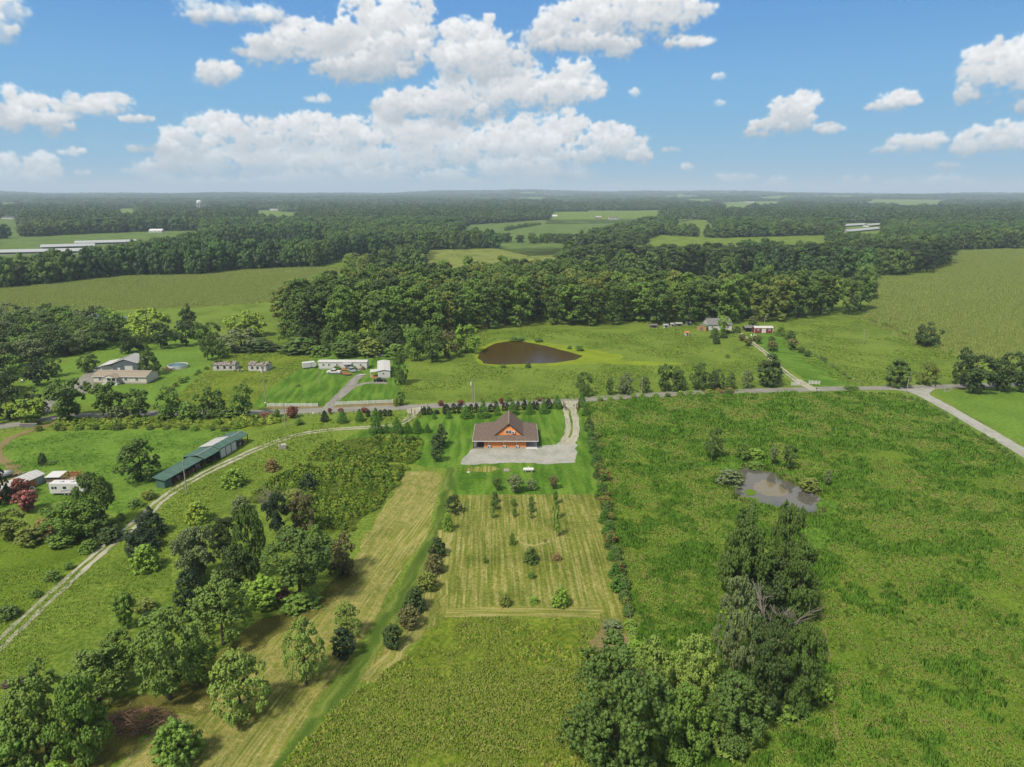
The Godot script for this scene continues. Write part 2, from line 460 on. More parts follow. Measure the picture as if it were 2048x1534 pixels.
	ground_mat("orange_siding", grain(512, [[44, 0.02, 0.6, 32], [45, 0.2, 0.4]], [[0.25, S.call(226, 136, 76, 1.6)], [0.5, S.call(236, 148, 86, 1.6)], [0.75, S.call(242, 162, 104, 1.6)]]), 4, null, 1, 0.75)
	ground_mat("weathered_white", grain(256, [[46, 0.03, 0.6, 6], [47, 0.2, 0.4]], [[0.2, S.call(206, 204, 198)], [0.5, S.call(228, 228, 224)], [0.8, S.call(240, 240, 238)]]), 6, null, 1, 0.6)
	ground_mat("green_metal", grain(256, [[48, 0.03, 0.6, 16], [49, 0.2, 0.4]], [[0.25, S.call(84, 116, 104)], [0.5, S.call(98, 131, 118)], [0.8, S.call(118, 148, 134)]]), 6, null, 1, 0.55)
	ground_mat("grey_metal", grain(256, [[50, 0.03, 0.6, 16], [51, 0.2, 0.4]], [[0.25, S.call(178, 184, 186)], [0.5, S.call(198, 202, 202)], [0.8, S.call(214, 216, 214)]]), 6, null, 1, 0.5)
	ground_mat("burnt", grain(256, [[52, 0.06, 0.6], [53, 0.25, 0.4]], [[0.3, S.call(26, 24, 24)], [0.45, S.call(110, 92, 76)], [0.58, S.call(204, 198, 190)], [0.8, S.call(232, 228, 222)]]), 9, null, 1, 0.9)

# ------------------------------------------------------------------ plants, built once in a unit box (height 1, width 1)
func crown_radius(shape: String, y: float) -> float:
	match shape:
		"cone": return pow(1.0 - y, 0.74) * (1.0 if y > 0.10 else 0.72 + y * 2.8) + 0.02
		"column": return pow(sin(PI * clampf(y * 0.86 + 0.10, 0, 1)), 0.6)
		"egg": return pow(sin(PI * clampf(pow(y, 0.8) * 0.92 + 0.05, 0, 1)), 0.75)
		"vase": return clampf(0.35 + y * 0.95, 0, 1) * sqrt(maxf(0.0, 1.0 - pow(maxf(0.0, (y - 0.45) / 0.56), 2.4)))
		"dome": return sqrt(maxf(0.0, 1.0 - pow(y, 2.2)))
		"tall": return sqrt(maxf(0.0, 1.0 - pow(absf(y - 0.6) / (0.68 if y < 0.6 else 0.405), 2.8))) * (0.72 + 0.28 * smoothstep(0.05, 0.6, y))
	return sqrt(maxf(0.0, 1.0 - pow(2.0 * y - 1.0, 2.0)))

const ICO := [Vector3(0, 1, 0), Vector3(0.894, 0.447, 0), Vector3(0.276, 0.447, 0.851), Vector3(-0.724, 0.447, 0.526), Vector3(-0.724, 0.447, -0.526), Vector3(0.276, 0.447, -0.851), Vector3(0.724, -0.447, 0.526), Vector3(-0.276, -0.447, 0.851), Vector3(-0.894, -0.447, 0), Vector3(-0.276, -0.447, -0.851), Vector3(0.724, -0.447, -0.526), Vector3(0, -1, 0)]
const ICO_FACES := [[0, 2, 1], [0, 3, 2], [0, 4, 3], [0, 5, 4], [0, 1, 5], [1, 2, 6], [2, 3, 7], [3, 4, 8], [4, 5, 9], [5, 1, 10], [6, 2, 7], [7, 3, 8], [8, 4, 9], [9, 5, 10], [10, 1, 6], [11, 6, 7], [11, 7, 8], [11, 8, 9], [11, 9, 10], [11, 10, 6]]

# clumps of leaves round a shape: bigger lobes carry the clumps, clumps carry single leaf faces
func crown_mesh(seed_: int, shape: String, clumps: int, clump_r: float, leaves: int, leaf_size: float, lobes := 0.28, droop := 0.0, tall := 1.0, boughs := 0, bough_r := 0.11) -> ArrayMesh:
	var r := RandomNumberGenerator.new()
	r.seed = seed_
	var f := FastNoiseLite.new()
	f.seed = seed_
	f.frequency = 1.0
	f.fractal_octaves = 2
	var v := PackedVector3Array()
	var n := PackedVector3Array()
	var c := PackedColorArray()
	var ends := []          # [place, direction out, radius, tone] of the boughs' leafy ends, or of the clumps themselves
	var wanted := boughs if boughs > 0 else clumps
	var reach := bough_r if boughs > 0 else clump_r
	var tries := 0
	while ends.size() < wanted and tries < wanted * 8:
		tries += 1
		var y := r.randf()
		var rad := crown_radius(shape, y)
		if r.randf() > rad + 0.12: continue
		var a := r.randf() * TAU
		var dir := Vector3(cos(a), 0, sin(a))
		var bump := f.get_noise_3d(dir.x * 1.5 + 9.0, y * 2.6, dir.z * 1.5) * 2.0
		var deep := r.randf() < 0.26
		if bump < -0.36 and not deep and lobes > 0.12: continue
		var out: float = rad * 0.5 * (1.0 + lobes * bump) * (r.randf_range(0.3, 0.7) if deep else r.randf_range(0.84, 1.02))
		out = maxf(0.0, minf(out, 0.56) - reach * 0.6)
		var at := dir * out + Vector3(0, clampf(y + lobes * 0.12 * f.get_noise_2d(a * 2.0, y * 3.0), reach * 0.5 / tall, 1.0 - reach * 0.5 / tall), 0)
		var outward := (dir * (0.5 if shape != "cone" else 0.9) + Vector3(0, 0.55, 0)).normalized()
		ends.append([at, outward, reach * r.randf_range(0.65, 1.3), r.randf_range(0.86, 1.14)])
	for made in (clumps if boughs > 0 else ends.size()):
		var e: Array = ends[made % ends.size()]
		var at: Vector3 = e[0]
		var outward: Vector3 = e[1]
		var tone: float = e[3] * r.randf_range(0.86, 1.14)
		var cr: float = e[2]
		if boughs > 0:
			var d := Vector3(r.randfn(), r.randfn(), r.randfn()).normalized()
			if d.dot(outward) < -0.35:
				d = d - outward * 2.0 * d.dot(outward)
			at += Vector3(d.x, d.y * 0.75 / tall, d.z) * e[2] * r.randf_range(0.6, 1.05)
			at.y = maxf(at.y, 0.0)
			outward = (outward * 0.5 + d).normalized()
			cr = clump_r * r.randf_range(0.6, 1.35)
		var warm := r.randf_range(0.92, 1.10)
		var spin := Basis(Vector3(r.randfn(), r.randfn(), r.randfn()).normalized(), r.randf() * TAU)
		var knob := []
		for k in ICO:
			knob.append(spin * k * r.randf_range(0.62, 1.1))
		var body := Color(tone * warm, tone, tone * (2.0 - warm) * 0.95)
		for t in ICO_FACES:
			for k in [t[0], t[2], t[1]]:
				var d: Vector3 = knob[k]
				v.append(at + Vector3(d.x, maxf(d.y * 0.82 / tall, -at.y / cr), d.z) * cr * 0.92)
				n.append((d.normalized() + Vector3(r.randfn(), r.randfn(), r.randfn()) * 0.25).normalized())
				c.append(body)
		for k in leaves:
			var d := Vector3(r.randfn(), r.randfn(), r.randfn()).normalized()
			if d.dot(outward) < -0.25:
				d = d - outward * 2.0 * d.dot(outward)
			var p := at + Vector3(d.x, d.y * 0.8 / tall, d.z) * cr * r.randf_range(0.86, 1.3)
			p.y -= droop * (p.x * p.x + p.z * p.z) * r.randf_range(0.2, 1.0)
			if p.y < 0.0: p.y *= 0.3
			var face := (d + Vector3(r.randfn(), r.randfn(), r.randfn()) * 0.6 + Vector3(0, 0.25, 0)).normalized()
			var side := face.cross(Vector3(r.randfn(), r.randfn(), r.randfn())).normalized()
			var over := face.cross(side)
			var s := leaf_size * r.randf_range(0.6, 1.25)
			side *= s * 0.5
			over *= s * r.randf_range(0.3, 0.5)
			side.y /= tall
			over.y /= tall
			var m := (d * 0.7 + face * 0.4 + Vector3(0, 0.1, 0)).normalized()
			var q := r.randf_range(0.85, 1.15) * tone
			var col := Color(q * warm, q, q * (2.0 - warm) * 0.95)
			for x in [p - side, p + over, p + side, p - side, p + side, p - over]:
				v.append(x)
				n.append(m)
				c.append(col)
	var kit := Kit.new()
	kit.v = v
	kit.n = n
	kit.col = c
	return kit.mesh()

func trunk_mesh(seed_: int, limbs: int, spread: float) -> ArrayMesh:   # unit height, bottom radius 1; limbs reach into the crown (limb reach in trunk heights is baked for a 1:1 crown)
	var r := RandomNumberGenerator.new()
	r.seed = seed_
	var k := Kit.new()
	var p := Vector3.ZERO
	var rad := 0.032
	for i in 5:
		var q := p + Vector3(r.randf_range(-0.02, 0.02), 0.19, r.randf_range(-0.02, 0.02))
		k.tube(p, q, rad * (1.35 if i == 0 else 1.0), rad * 0.78, 7)
		if i > 0:
			for j in limbs:
				var a := r.randf() * TAU
				var e := q + Vector3(cos(a) * spread, r.randf_range(0.06, 0.20), sin(a) * spread) * r.randf_range(0.5, 1.0)
				var mid := q.lerp(e, 0.5) + Vector3(0, -0.02, 0)
				k.tube(q, mid, rad * 0.5, rad * 0.36, 5, false)
				k.tube(mid, e, rad * 0.36, rad * 0.12, 5, false)
		p = q
		rad *= 0.78
	return k.mesh()

func bare_mesh(seed_: int, depth: int) -> ArrayMesh:   # a leafless tree or branch, unit height
	var k := Kit.new()
	var r := RandomNumberGenerator.new()
	r.seed = seed_
	var todo := [[Vector3.ZERO, Vector3(0.05, 0.34, 0), 0.028, depth]]
	while todo.size():
		var t = todo.pop_back()
		var e: Vector3 = t[0] + t[1]
		k.tube(t[0], e, t[2], t[2] * 0.66, 5, false)
		if t[3] > 0:
			for i in 3:
				var d: Vector3 = t[1] * r.randf_range(0.55, 0.8) + Vector3(r.randfn() * 0.055, r.randf_range(-0.02, 0.05), r.randfn() * 0.055)
				todo.append([e if i < 2 else t[0] + t[1] * 0.6, d, t[2] * 0.6, t[3] - 1])
	return k.mesh()

func make_prototypes():
	# kind -> [thing name, category, crowns, trunk]
	protos.oak = ["broadleaf_tree", "tree", [crown_mesh(101, "round", 2300, 0.028, 9, 0.022, 0.45, 0.0, 1.0, 92, 0.112), crown_mesh(102, "egg", 2300, 0.028, 9, 0.022, 0.45, 0.0, 1.0, 92, 0.108), crown_mesh(103, "vase", 2300, 0.028, 9, 0.022, 0.45, 0.0, 1.0, 88, 0.112), crown_mesh(104, "tall", 2300, 0.028, 9, 0.022, 0.5, 0.0, 1.0, 82, 0.112)], trunk_mesh(1, 3, 0.36)]
	protos.pine = ["pine_tree", "tree", [crown_mesh(111, "dome", 2300, 0.029, 6, 0.017, 0.36, 0.0, 1.0, 170, 0.076), crown_mesh(112, "egg", 2300, 0.029, 6, 0.017, 0.36, 0.0, 1.0, 170, 0.076), crown_mesh(113, "round", 2300, 0.029, 6, 0.017, 0.36, 0.0, 1.0, 170, 0.076)], trunk_mesh(2, 2, 0.3)]
	protos.birch = ["light_leaved_tree", "tree", [crown_mesh(121, "egg", 1900, 0.020, 16, 0.022, 0.4, 0.14, 1.0, 170, 0.075), crown_mesh(122, "egg", 1900, 0.020, 16, 0.022, 0.4, 0.10, 1.0, 170, 0.075)], trunk_mesh(3, 3, 0.3)]
	protos.round = ["broadleaf_tree", "tree", [crown_mesh(131, "round", 620, 0.046, 7, 0.034, 0.42, 0.0, 1.0, 40, 0.14), crown_mesh(132, "egg", 620, 0.046, 7, 0.034, 0.42, 0.0, 1.0, 40, 0.14), crown_mesh(133, "vase", 620, 0.046, 7, 0.034, 0.42, 0.0, 1.0, 40, 0.14)], trunk_mesh(4, 2, 0.34)]
	protos.tall = ["forest_tree", "tree", [crown_mesh(141, "tall", 460, 0.056, 6, 0.042, 0.42, 0.0, 1.9, 34, 0.15), crown_mesh(142, "tall", 460, 0.056, 6, 0.042, 0.42, 0.0, 1.9, 34, 0.15), crown_mesh(143, "tall", 460, 0.056, 6, 0.042, 0.42, 0.0, 1.9, 34, 0.15), crown_mesh(144, "egg", 460, 0.056, 6, 0.042, 0.42, 0.0, 1.7, 34, 0.15)], trunk_mesh(5, 2, 0.2)]
	protos.cone = ["conical_evergreen", "evergreen", [crown_mesh(151, "cone", 380, 0.05, 9, 0.036, 0.08, 0.0, 1.5), crown_mesh(152, "cone", 380, 0.05, 9, 0.036, 0.10, 0.0, 1.5)], trunk_mesh(6, 0, 0.1)]
	protos.cedar = ["cedar_tree", "evergreen", [crown_mesh(156, "egg", 1000, 0.036, 8, 0.028, 0.36, 0.0, 1.1, 60, 0.115), crown_mesh(157, "cone", 1000, 0.036, 8, 0.028, 0.36, 0.0, 1.2, 60, 0.115)], trunk_mesh(6, 1, 0.2)]
	protos.juniper = ["dark_juniper", "shrub", [crown_mesh(161, "egg", 130, 0.09, 12, 0.06, 0.12, 0.0, 1.2), crown_mesh(162, "column", 130, 0.09, 12, 0.06, 0.12, 0.0, 1.4)], trunk_mesh(6, 0, 0.1)]
	protos.bush = ["bush", "bush", [crown_mesh(171, "dome", 200, 0.08, 11, 0.05, 0.26), crown_mesh(172, "round", 200, 0.08, 11, 0.05, 0.26), crown_mesh(173, "dome", 200, 0.084, 11, 0.05, 0.34)], trunk_mesh(7, 3, 0.4)]
	protos.sapling = ["orchard_tree", "tree", [crown_mesh(181, "vase", 120, 0.095, 18, 0.055, 0.36), crown_mesh(182, "egg", 120, 0.095, 18, 0.055, 0.36), crown_mesh(183, "column", 90, 0.10, 13, 0.07, 0.30, 0.0, 1.8)], trunk_mesh(8, 2, 0.3)]
	protos.crape = ["flowering_shrub", "shrub", [crown_mesh(191, "vase", 130, 0.10, 14, 0.07, 0.34), crown_mesh(192, "round", 130, 0.10, 14, 0.07, 0.34)], trunk_mesh(9, 3, 0.35)]
	protos.blossom = [crown_mesh(195, "dome", 40, 0.075, 12, 0.06, 0.4)]
	protos.bare = [bare_mesh(201, 4), bare_mesh(202, 4)]
	var tones := {
		"dark": [52, 68, 36], "deep": [40, 56, 36], "oak": [66, 86, 40], "mid": [80, 104, 44], "fresh": [96, 122, 46], "yellow": [106, 126, 46], "pale": [106, 126, 62], "grey": [84, 96, 66],
		"pine": [84, 104, 50], "blue": [44, 62, 44], "bronze": [80, 80, 50], "olive": [90, 100, 46], "evergreen": [62, 96, 32], "ink": [26, 38, 26], "pink": [150, 84, 98], "red": [108, 46, 40], "rosy": [128, 98, 80], "plum": [92, 60, 54], "rust": [108, 94, 62], "white_bloom": [208, 206, 196], "golden": [156, 148, 40]}
	for t in tones:
		leaf(t, tones[t][0], tones[t][1], tones[t][2])
	solid("dead_wood", shown(160, 152, 138, 1.1), 0.9)

func plant(kind: String, at: Vector2, w: float, h: float, trunk_share: float, tone: String, label: String, group := "", called := "", bloom := "") -> Node3D:
	var d: Array = protos[kind]
	var o := thing(called if called else d[0], label, d[1], at, rng.randf() * TAU, group)
	var c := MeshInstance3D.new()
	c.name = "crown"
	c.mesh = d[2][rng.randi() % d[2].size()]
	c.material_override = mats[tone]
	c.position.y = trunk_share * h
	var fit := 0.87 if kind in ["oak", "pine", "birch"] else 0.94
	c.scale = Vector3(w * fit, h * (1.0 - trunk_share) * 0.97, w * fit)
	o.add_child(c, true)
	var t := MeshInstance3D.new()
	t.name = "trunk"
	t.mesh = d[3]
	t.material_override = bark
	t.scale = Vector3(w * 0.9, h * 0.92, w * 0.9)
	o.add_child(t, true)
	if bloom:
		var b := MeshInstance3D.new()
		b.name = "blossom"
		b.mesh = protos.blossom[0]
		b.material_override = mats[bloom]
		b.position.y = h * 0.42
		b.scale = Vector3(w * 1.04, h * 0.62, w * 1.04)
		o.add_child(b, true)
	return o

# ------------------------------------------------------------------ land
func build_land():
	var k := Kit.new()
	var rings := [2.0, 40.0, 120.0, 300.0, 700.0, 1300.0, 2000.0, 2600.0]
	var r := 2600.0
	while r < 27000.0:
		r *= 1.07
		rings.append(r)
	var sectors := 160
	for i in rings.size() - 1:
		for j in sectors:
			var q := []
			for e in [[i, j], [i + 1, j], [i + 1, j + 1], [i, j + 1]]:
				var a: float = TAU * e[1] / sectors
				var x: float = sin(a) * rings[e[0]]
				var z: float = -cos(a) * rings[e[0]]
				q.append(Vector3(x, land_height(x, z), z))
			k.quad(q[0], q[1], q[2], q[3])
	k.uv.resize(0)
	for p in k.v:
		k.uv.append(Vector2(p.x, p.z))
		k.uv2.append(Vector2(p.x * 0.7 + p.z * 0.3, p.z * 0.7 - p.x * 0.3))
	lay("ground", k, mats.pasture, "pale green grassland reaching to the far ridges")

func ragged(pts: Array, step: float, amount: float, seed_: int) -> PackedVector2Array:   # an edge that wanders as turf edges do
	var f := FastNoiseLite.new()
	f.seed = seed_
	f.frequency = 0.11
	var out := PackedVector2Array()
	for i in pts.size():
		var a: Vector2 = pts[i]
		var b: Vector2 = pts[(i + 1) % pts.size()]
		var m := maxi(1, int(a.distance_to(b) / step))
		var side := (b - a).normalized().orthogonal()
		for j in m:
			var p := a.lerp(b, float(j) / m)
			out.append(p + side * f.get_noise_2d(p.x, p.y) * amount * 2.0)
	if Geometry2D.triangulate_polygon(out).is_empty():
		out = PackedVector2Array(pts)
	return out

func field(called: String, label: String, pts: Array, level: float, mat: String, turn := 0.0, step := 2.5, amount := 0.5) -> PackedVector2Array:
	var edge := ragged(pts, step, amount, called.hash() % 1000)
	var ids := Geometry2D.triangulate_polygon(edge)
	var k := Kit.new()
	for i in range(0, ids.size(), 3):
		var t := [edge[ids[i]], edge[ids[i + 1]], edge[ids[i + 2]]]
		if (t[1] - t[0]).cross(t[2] - t[0]) < 0.0:
			t = [t[0], t[2], t[1]]
		for p in t:
			k.v.append(Vector3(p.x, level, p.y))
			k.n.append(Vector3.UP)
			k.uv.append(p.rotated(turn))
			k.uv2.append(p.rotated(turn * 0.5 + 0.6))
	lay(called, k, mats[mat], label)
	return edge

func ribbon(called: String, label: String, pts: Array, wide: float, level: float, mat: String, ragged_by := 0.12, parent_parts := false) -> Array:
	var c := Curve3D.new()
	for i in pts.size():
		var p: Vector2 = pts[i]
		var before: Vector2 = pts[maxi(i - 1, 0)]
		var after: Vector2 = pts[mini(i + 1, pts.size() - 1)]
		var t := (after - before) / 6.0
		c.add_point(Vector3(p.x, level, p.y), Vector3(-t.x, 0, -t.y), Vector3(t.x, 0, t.y))
	var n := maxi(4, int(c.get_baked_length() / 2.0))
	var k := Kit.new()
	var rows := []
	for i in n + 1:
		var d := c.get_baked_length() * i / n
		var p := c.sample_baked(d)
		var q := c.sample_baked(minf(d + 0.5, c.get_baked_length()))
		var o := c.sample_baked(maxf(d - 0.5, 0.0))
		var side := (q - o).normalized().cross(Vector3.UP)
		rows.append([p - side * wide * 0.5 * (1.0 + rng.randf_range(-1, 1) * ragged_by), p + side * wide * 0.5 * (1.0 + rng.randf_range(-1, 1) * ragged_by), d])
	for i in n:
		k.quad(rows[i][0], rows[i + 1][0], rows[i + 1][1], rows[i][1])
		for e in 6:
			k.n[k.n.size() - 6 + e] = Vector3.UP
		var u := PackedVector2Array([Vector2(0, rows[i][2]), Vector2(0, rows[i + 1][2]), Vector2(wide, rows[i + 1][2]), Vector2(0, rows[i][2]), Vector2(wide, rows[i + 1][2]), Vector2(wide, rows[i][2])])
		for e in 6:
			k.uv[k.uv.size() - 6 + e] = u[e]
			k.uv2.append(u[e])
	lay(called, k, mats[mat], label)
	return rows

var meadow_edge: PackedVector2Array
var weeds_edge: PackedVector2Array
var brush_edges := []
var corn_edges := []
var hay_edges := []
var pasture_edges := []
var open_far := []            # land beyond the near farms that no wood covers

func build_fields():
	pasture_edges.append(field("north_pasture", "light green pasture round the brown pond", [Vector2(-38.98, -235.1), Vector2(-44.35, -290.8), Vector2(-34.71, -310.1), Vector2(-19.25, -360.9), Vector2(46.45, -366.4), Vector2(99.61, -367.8), Vector2(116.1, -352.9), Vector2(106.4, -282), Vector2(105.8, -249.2), Vector2(67.71, -243.9), Vector2(18.45, -235.1), Vector2(-5.83, -231.5)], 0.02, "pasture", 0.4))
	pasture_edges.append(field("north_field", "short green field between the gravel lane and the corn", [Vector2(136.5, -363.6), Vector2(146.8, -380.9), Vector2(197.1, -393.4), Vector2(196.3, -350.3), Vector2(196.6, -303.1), Vector2(171.2, -258.4), Vector2(150.4, -253.4), Vector2(126.1, -253.4), Vector2(123.5, -273.7), Vector2(129.1, -326.2)], 0.024, "pasture", 0.9))
	field("lane_lawn", "mown strip beside the gravel lane to the red shed", [Vector2(116.1, -352.9), Vector2(138.5, -358.1), Vector2(134.3, -310.1), Vector2(131, -268.2), Vector2(126.8, -254.8), Vector2(111.8, -252.7), Vector2(114.8, -293.6), Vector2(115.6, -331.9)], 0.032, "mown_lawn", 0.9)
	field("corner_field", "pale green field beyond the branching road", [Vector2(152.7, -245.2), Vector2(188.1, -249.2), Vector2(240.5, -256.2), Vector2(173.6, -152.7), Vector2(146.6, -190), Vector2(148.7, -218)], 0.02, "lawn", 0.3)
	field("estate_lawn", "mown lawn round the tan home and grey garage", [Vector2(-160.8, -235.1), Vector2(-184.5, -254.8), Vector2(-188.5, -282), Vector2(-202.2, -352.9), Vector2(-196.8, -377.9), Vector2(-166.5, -370.6), Vector2(-145.2, -326.2), Vector2(-131, -326.2), Vector2(-122.7, -268.2), Vector2(-117.4, -228), Vector2(-136, -228)], 0.02, "lawn", 0.3)
	pasture_edges.append(field("burnt_lot", "overgrown lot of tall weeds round the burnt house", [Vector2(-147.5, -326.2), Vector2(-131, -326.2), Vector2(-108.6, -322.8), Vector2(-90.79, -326.2), Vector2(-86.59, -286.4), Vector2(-89.87, -241.3), Vector2(-86.59, -224.6), Vector2(-115.8, -224.6), Vector2(-122.7, -268.2), Vector2(-126.8, -315.3)], 0.028, "weeds", 0.3))
	field("trailer_lawn", "bright mown lawn in front of the white trailers", [Vector2(-87.19, -226.3), Vector2(-89.87, -241.3), Vector2(-86.59, -286.4), Vector2(-86.82, -311.1), Vector2(-73.49, -312.2), Vector2(-56.72, -307.1), Vector2(-44.35, -290.8), Vector2(-38.8, -233.9), Vector2(-57.92, -226.8)], 0.036, "mown_lawn", 0.1)
	field("roadside_bank", "strip of bare brown bank below the white fences", [Vector2(-82.42, -224.6), Vector2(-82.36, -227.4), Vector2(-64.81, -227.4), Vector2(-61.72, -228.6), Vector2(-40.49, -231.5), Vector2(-38.16, -229.7), Vector2(-39.59, -228), Vector2(-60.87, -225.1)], 0.05, "dirt", 0.1, 1.5, 0.3)
	field("paddock", "bright green paddock between hedge and green barn", [Vector2(-144, -152.7), Vector2(-146.5, -178.3), Vector2(-146.6, -194.2), Vector2(-139.7, -201.7), Vector2(-110.6, -204), Vector2(-83.11, -204), Vector2(-80.1, -200.8), Vector2(-82.58, -183.9), Vector2(-86.53, -163), Vector2(-84.86, -157), Vector2(-87.93, -144.7), Vector2(-105.1, -152.7), Vector2(-114.8, -144.7), Vector2(-123.9, -128.7)], 0.02, "lawn", 0.5)
	field("verge_strip", "tall verge between the tree row and the hedge", [Vector2(-144.2, -213.9), Vector2(-111.7, -215.9), Vector2(-85.07, -218), Vector2(-70.82, -213.9), Vector2(-81.58, -204), Vector2(-111.3, -205.5), Vector2(-138.5, -202.2)], 0.022, "weeds", 0.2)
	pasture_edges.append(field("drive_pasture", "rough grass along the gravel track", [Vector2(-74.33, -214.9), Vector2(-33.27, -219.1), Vector2(-26.2, -200.8), Vector2(-48.97, -195), Vector2(-56.05, -174), Vector2(-62.96, -149.9), Vector2(-66.71, -142.2), Vector2(-69.22, -128.7), Vector2(-61.36, -113.9), Vector2(-62.72, -97.76), Vector2(-65.79, -87.21), Vector2(-75.46, -70.96), Vector2(-90.9, -85.12), Vector2(-83.77, -100.4), Vector2(-84.57, -130.8), Vector2(-83.79, -149.9), Vector2(-80.42, -182)], 0.024, "pasture", 0.7))
	pasture_edges.append(field("west_pasture", "green pasture left of the gravel track", [Vector2(-132.2, -126.7), Vector2(-111.4, -139.8), Vector2(-88.32, -137.5), Vector2(-85.15, -152.7), Vector2(-85.18, -131.9), Vector2(-84.72, -101.8), Vector2(-87.57, -77.52)], 0.026, "meadow", 0.5))
	var hay := field("hay_strip", "strip of cut straw coloured hay stubble", [Vector2(-27.47, -170.2), Vector2(-18.4, -170.2), Vector2(-17.88, -152.7), Vector2(-18.25, -134.1), Vector2(-21.85, -117.3), Vector2(-24.45, -96.49), Vector2(-30.14, -75.79), Vector2(-31.24, -68), Vector2(-51.27, -66.59), Vector2(-48.33, -78.41), Vector2(-44.52, -85.12), Vector2(-43.05, -96.49), Vector2(-38.83, -103.2), Vector2(-34.11, -110.6), Vector2(-30.99, -122.8), Vector2(-31.05, -135.2), Vector2(-28.7, -152.7)], 0.03, "hay_stubble", -0.2)
	hay_edges.append(hay)
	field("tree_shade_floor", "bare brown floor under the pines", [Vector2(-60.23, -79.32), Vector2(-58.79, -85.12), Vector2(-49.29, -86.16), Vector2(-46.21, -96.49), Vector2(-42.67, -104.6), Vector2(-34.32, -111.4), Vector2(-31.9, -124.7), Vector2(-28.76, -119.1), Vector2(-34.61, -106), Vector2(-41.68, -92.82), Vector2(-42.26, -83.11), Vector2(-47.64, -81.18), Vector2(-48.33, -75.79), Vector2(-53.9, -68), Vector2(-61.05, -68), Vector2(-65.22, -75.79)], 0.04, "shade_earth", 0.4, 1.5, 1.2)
	field("garden_lawn", "green lawn round the orange house", [Vector2(-29.87, -218), Vector2(-3.91, -219.1), Vector2(23.01, -228), Vector2(23, -207.9), Vector2(22.28, -171.2), Vector2(20.7, -152.7), Vector2(20.28, -154.1), Vector2(-14.78, -154.9), Vector2(-16.67, -149.9), Vector2(-15.64, -172.9), Vector2(-22.87, -172.9), Vector2(-48.77, -194.2), Vector2(-46.06, -202.2), Vector2(-30.15, -207.9)], 0.034, "mown_lawn", 0.05)
	field("straw_strip", "straw coloured mown strip along the orchard's lower edge", [Vector2(-11.41, -108.1), Vector2(-2.1, -108.6), Vector2(14.5, -108.4), Vector2(15.22, -107.2), Vector2(14.48, -105.3), Vector2(-2.05, -105.7), Vector2(-11.57, -105.2)], 0.05, "hay_stubble", 1.55, 1.5, 0.4)
	ribbon("straw_swath", "curved straw swath running down to the wheel track", [Vector2(-14.04, -137.5), Vector2(-13.6, -122.8), Vector2(-13.67, -112.2), Vector2(-15.07, -103.9), Vector2(-17.82, -97.12), Vector2(-21.42, -89.17)], 3.2, 0.052, "hay_stubble", 0.35)
	var ring := []
	for i in 15:
		ring.append(Vector2(4.18, -133.4) + Vector2(cos(TAU * i / 13.0) * 3.2, sin(TAU * i / 13.0) * 3.2))
	ribbon("mower_swirl", "round mower swirl in the middle of the orchard", ring, 0.9, 0.054, "hay_stubble", 0.4)
	var orchard := field("orchard", "mown orchard ground with straw coloured stripes", [Vector2(-15.66, -155.5), Vector2(20.87, -156.1), Vector2(20.79, -137.5), Vector2(20.5, -112.2), Vector2(19, -97.5), Vector2(13.14, -96.49), Vector2(12.55, -98.41), Vector2(14.73, -103.2), Vector2(14.12, -105.2), Vector2(-10.59, -105.6), Vector2(-14.36, -101.5), Vector2(-17.53, -95.24), Vector2(-21.29, -88.51), Vector2(-24.01, -89.17), Vector2(-20.21, -97.12), Vector2(-16.75, -113.9), Vector2(-15.82, -133)], 0.038, "orchard_grass", 0.03)
	hay_edges.append(orchard)
	field("bare_patch", "pale bare patch at the end of the mown strip", [Vector2(11.69, -96.23), Vector2(12.3, -99.06), Vector2(13.97, -100.9), Vector2(15.45, -104.9), Vector2(16.44, -103.4), Vector2(18.65, -100.4), Vector2(19, -97.5), Vector2(17.41, -95.49), Vector2(14.53, -94.99)], 0.05, "dirt", 0.0, 1.2, 0.5)
	field("worn_lawn_patch", "worn yellow grass below the gravel yard", [Vector2(-12.55, -171.9), Vector2(-10.46, -174.3), Vector2(-5.16, -174), Vector2(-3.4, -171.9), Vector2(-5.05, -170.2), Vector2(-10.24, -170.2)], 0.05, "orchard_grass", 0.0, 1.0, 0.9)
	ribbon("grass_track", "dark green wheel track between hay and orchard", [Vector2(-16.04, -172.9), Vector2(-15.52, -152.7), Vector2(-16.36, -134.1), Vector2(-19.05, -117.3), Vector2(-22.32, -97.76), Vector2(-25.72, -84.11), Vector2(-29.84, -70.96)], 3.0, 0.046, "track_grass", 0.3)
	weeds_edge = field("weedy_field", "rough weedy field in front of the orchard", [Vector2(-10.97, -105.2), Vector2(13.9, -104.7), Vector2(14.4, -103.2), Vector2(12.24, -98.54), Vector2(12.74, -95.73), Vector2(16.09, -94.99), Vector2(19.47, -96.49), Vector2(15.21, -61.39), Vector2(-31.07, -61.39), Vector2(-27.79, -76.65), Vector2(-21.94, -88.07), Vector2(-20.84, -88.07), Vector2(-17.03, -94.5), Vector2(-13.84, -101.2)], 0.042, "weeds", 0.4)
	meadow_edge = field("meadow", "tall wild meadow right of the evergreen row", [Vector2(24.71, -231.5), Vector2(48.38, -236.9), Vector2(85.3, -242.6), Vector2(122, -244.6), Vector2(140, -242.6), Vector2(139.7, -228), Vector2(135.8, -174.7), Vector2(132.8, -133), Vector2(102.4, -75.79), Vector2(67.73, -58.44), Vector2(14.12, -58.44), Vector2(19.44, -94.02), Vector2(20.39, -106), Vector2(20.48, -124.7), Vector2(21.29, -152.7), Vector2(23.3, -185.9), Vector2(23.93, -207.9)], 0.028, "meadow", 0.2)
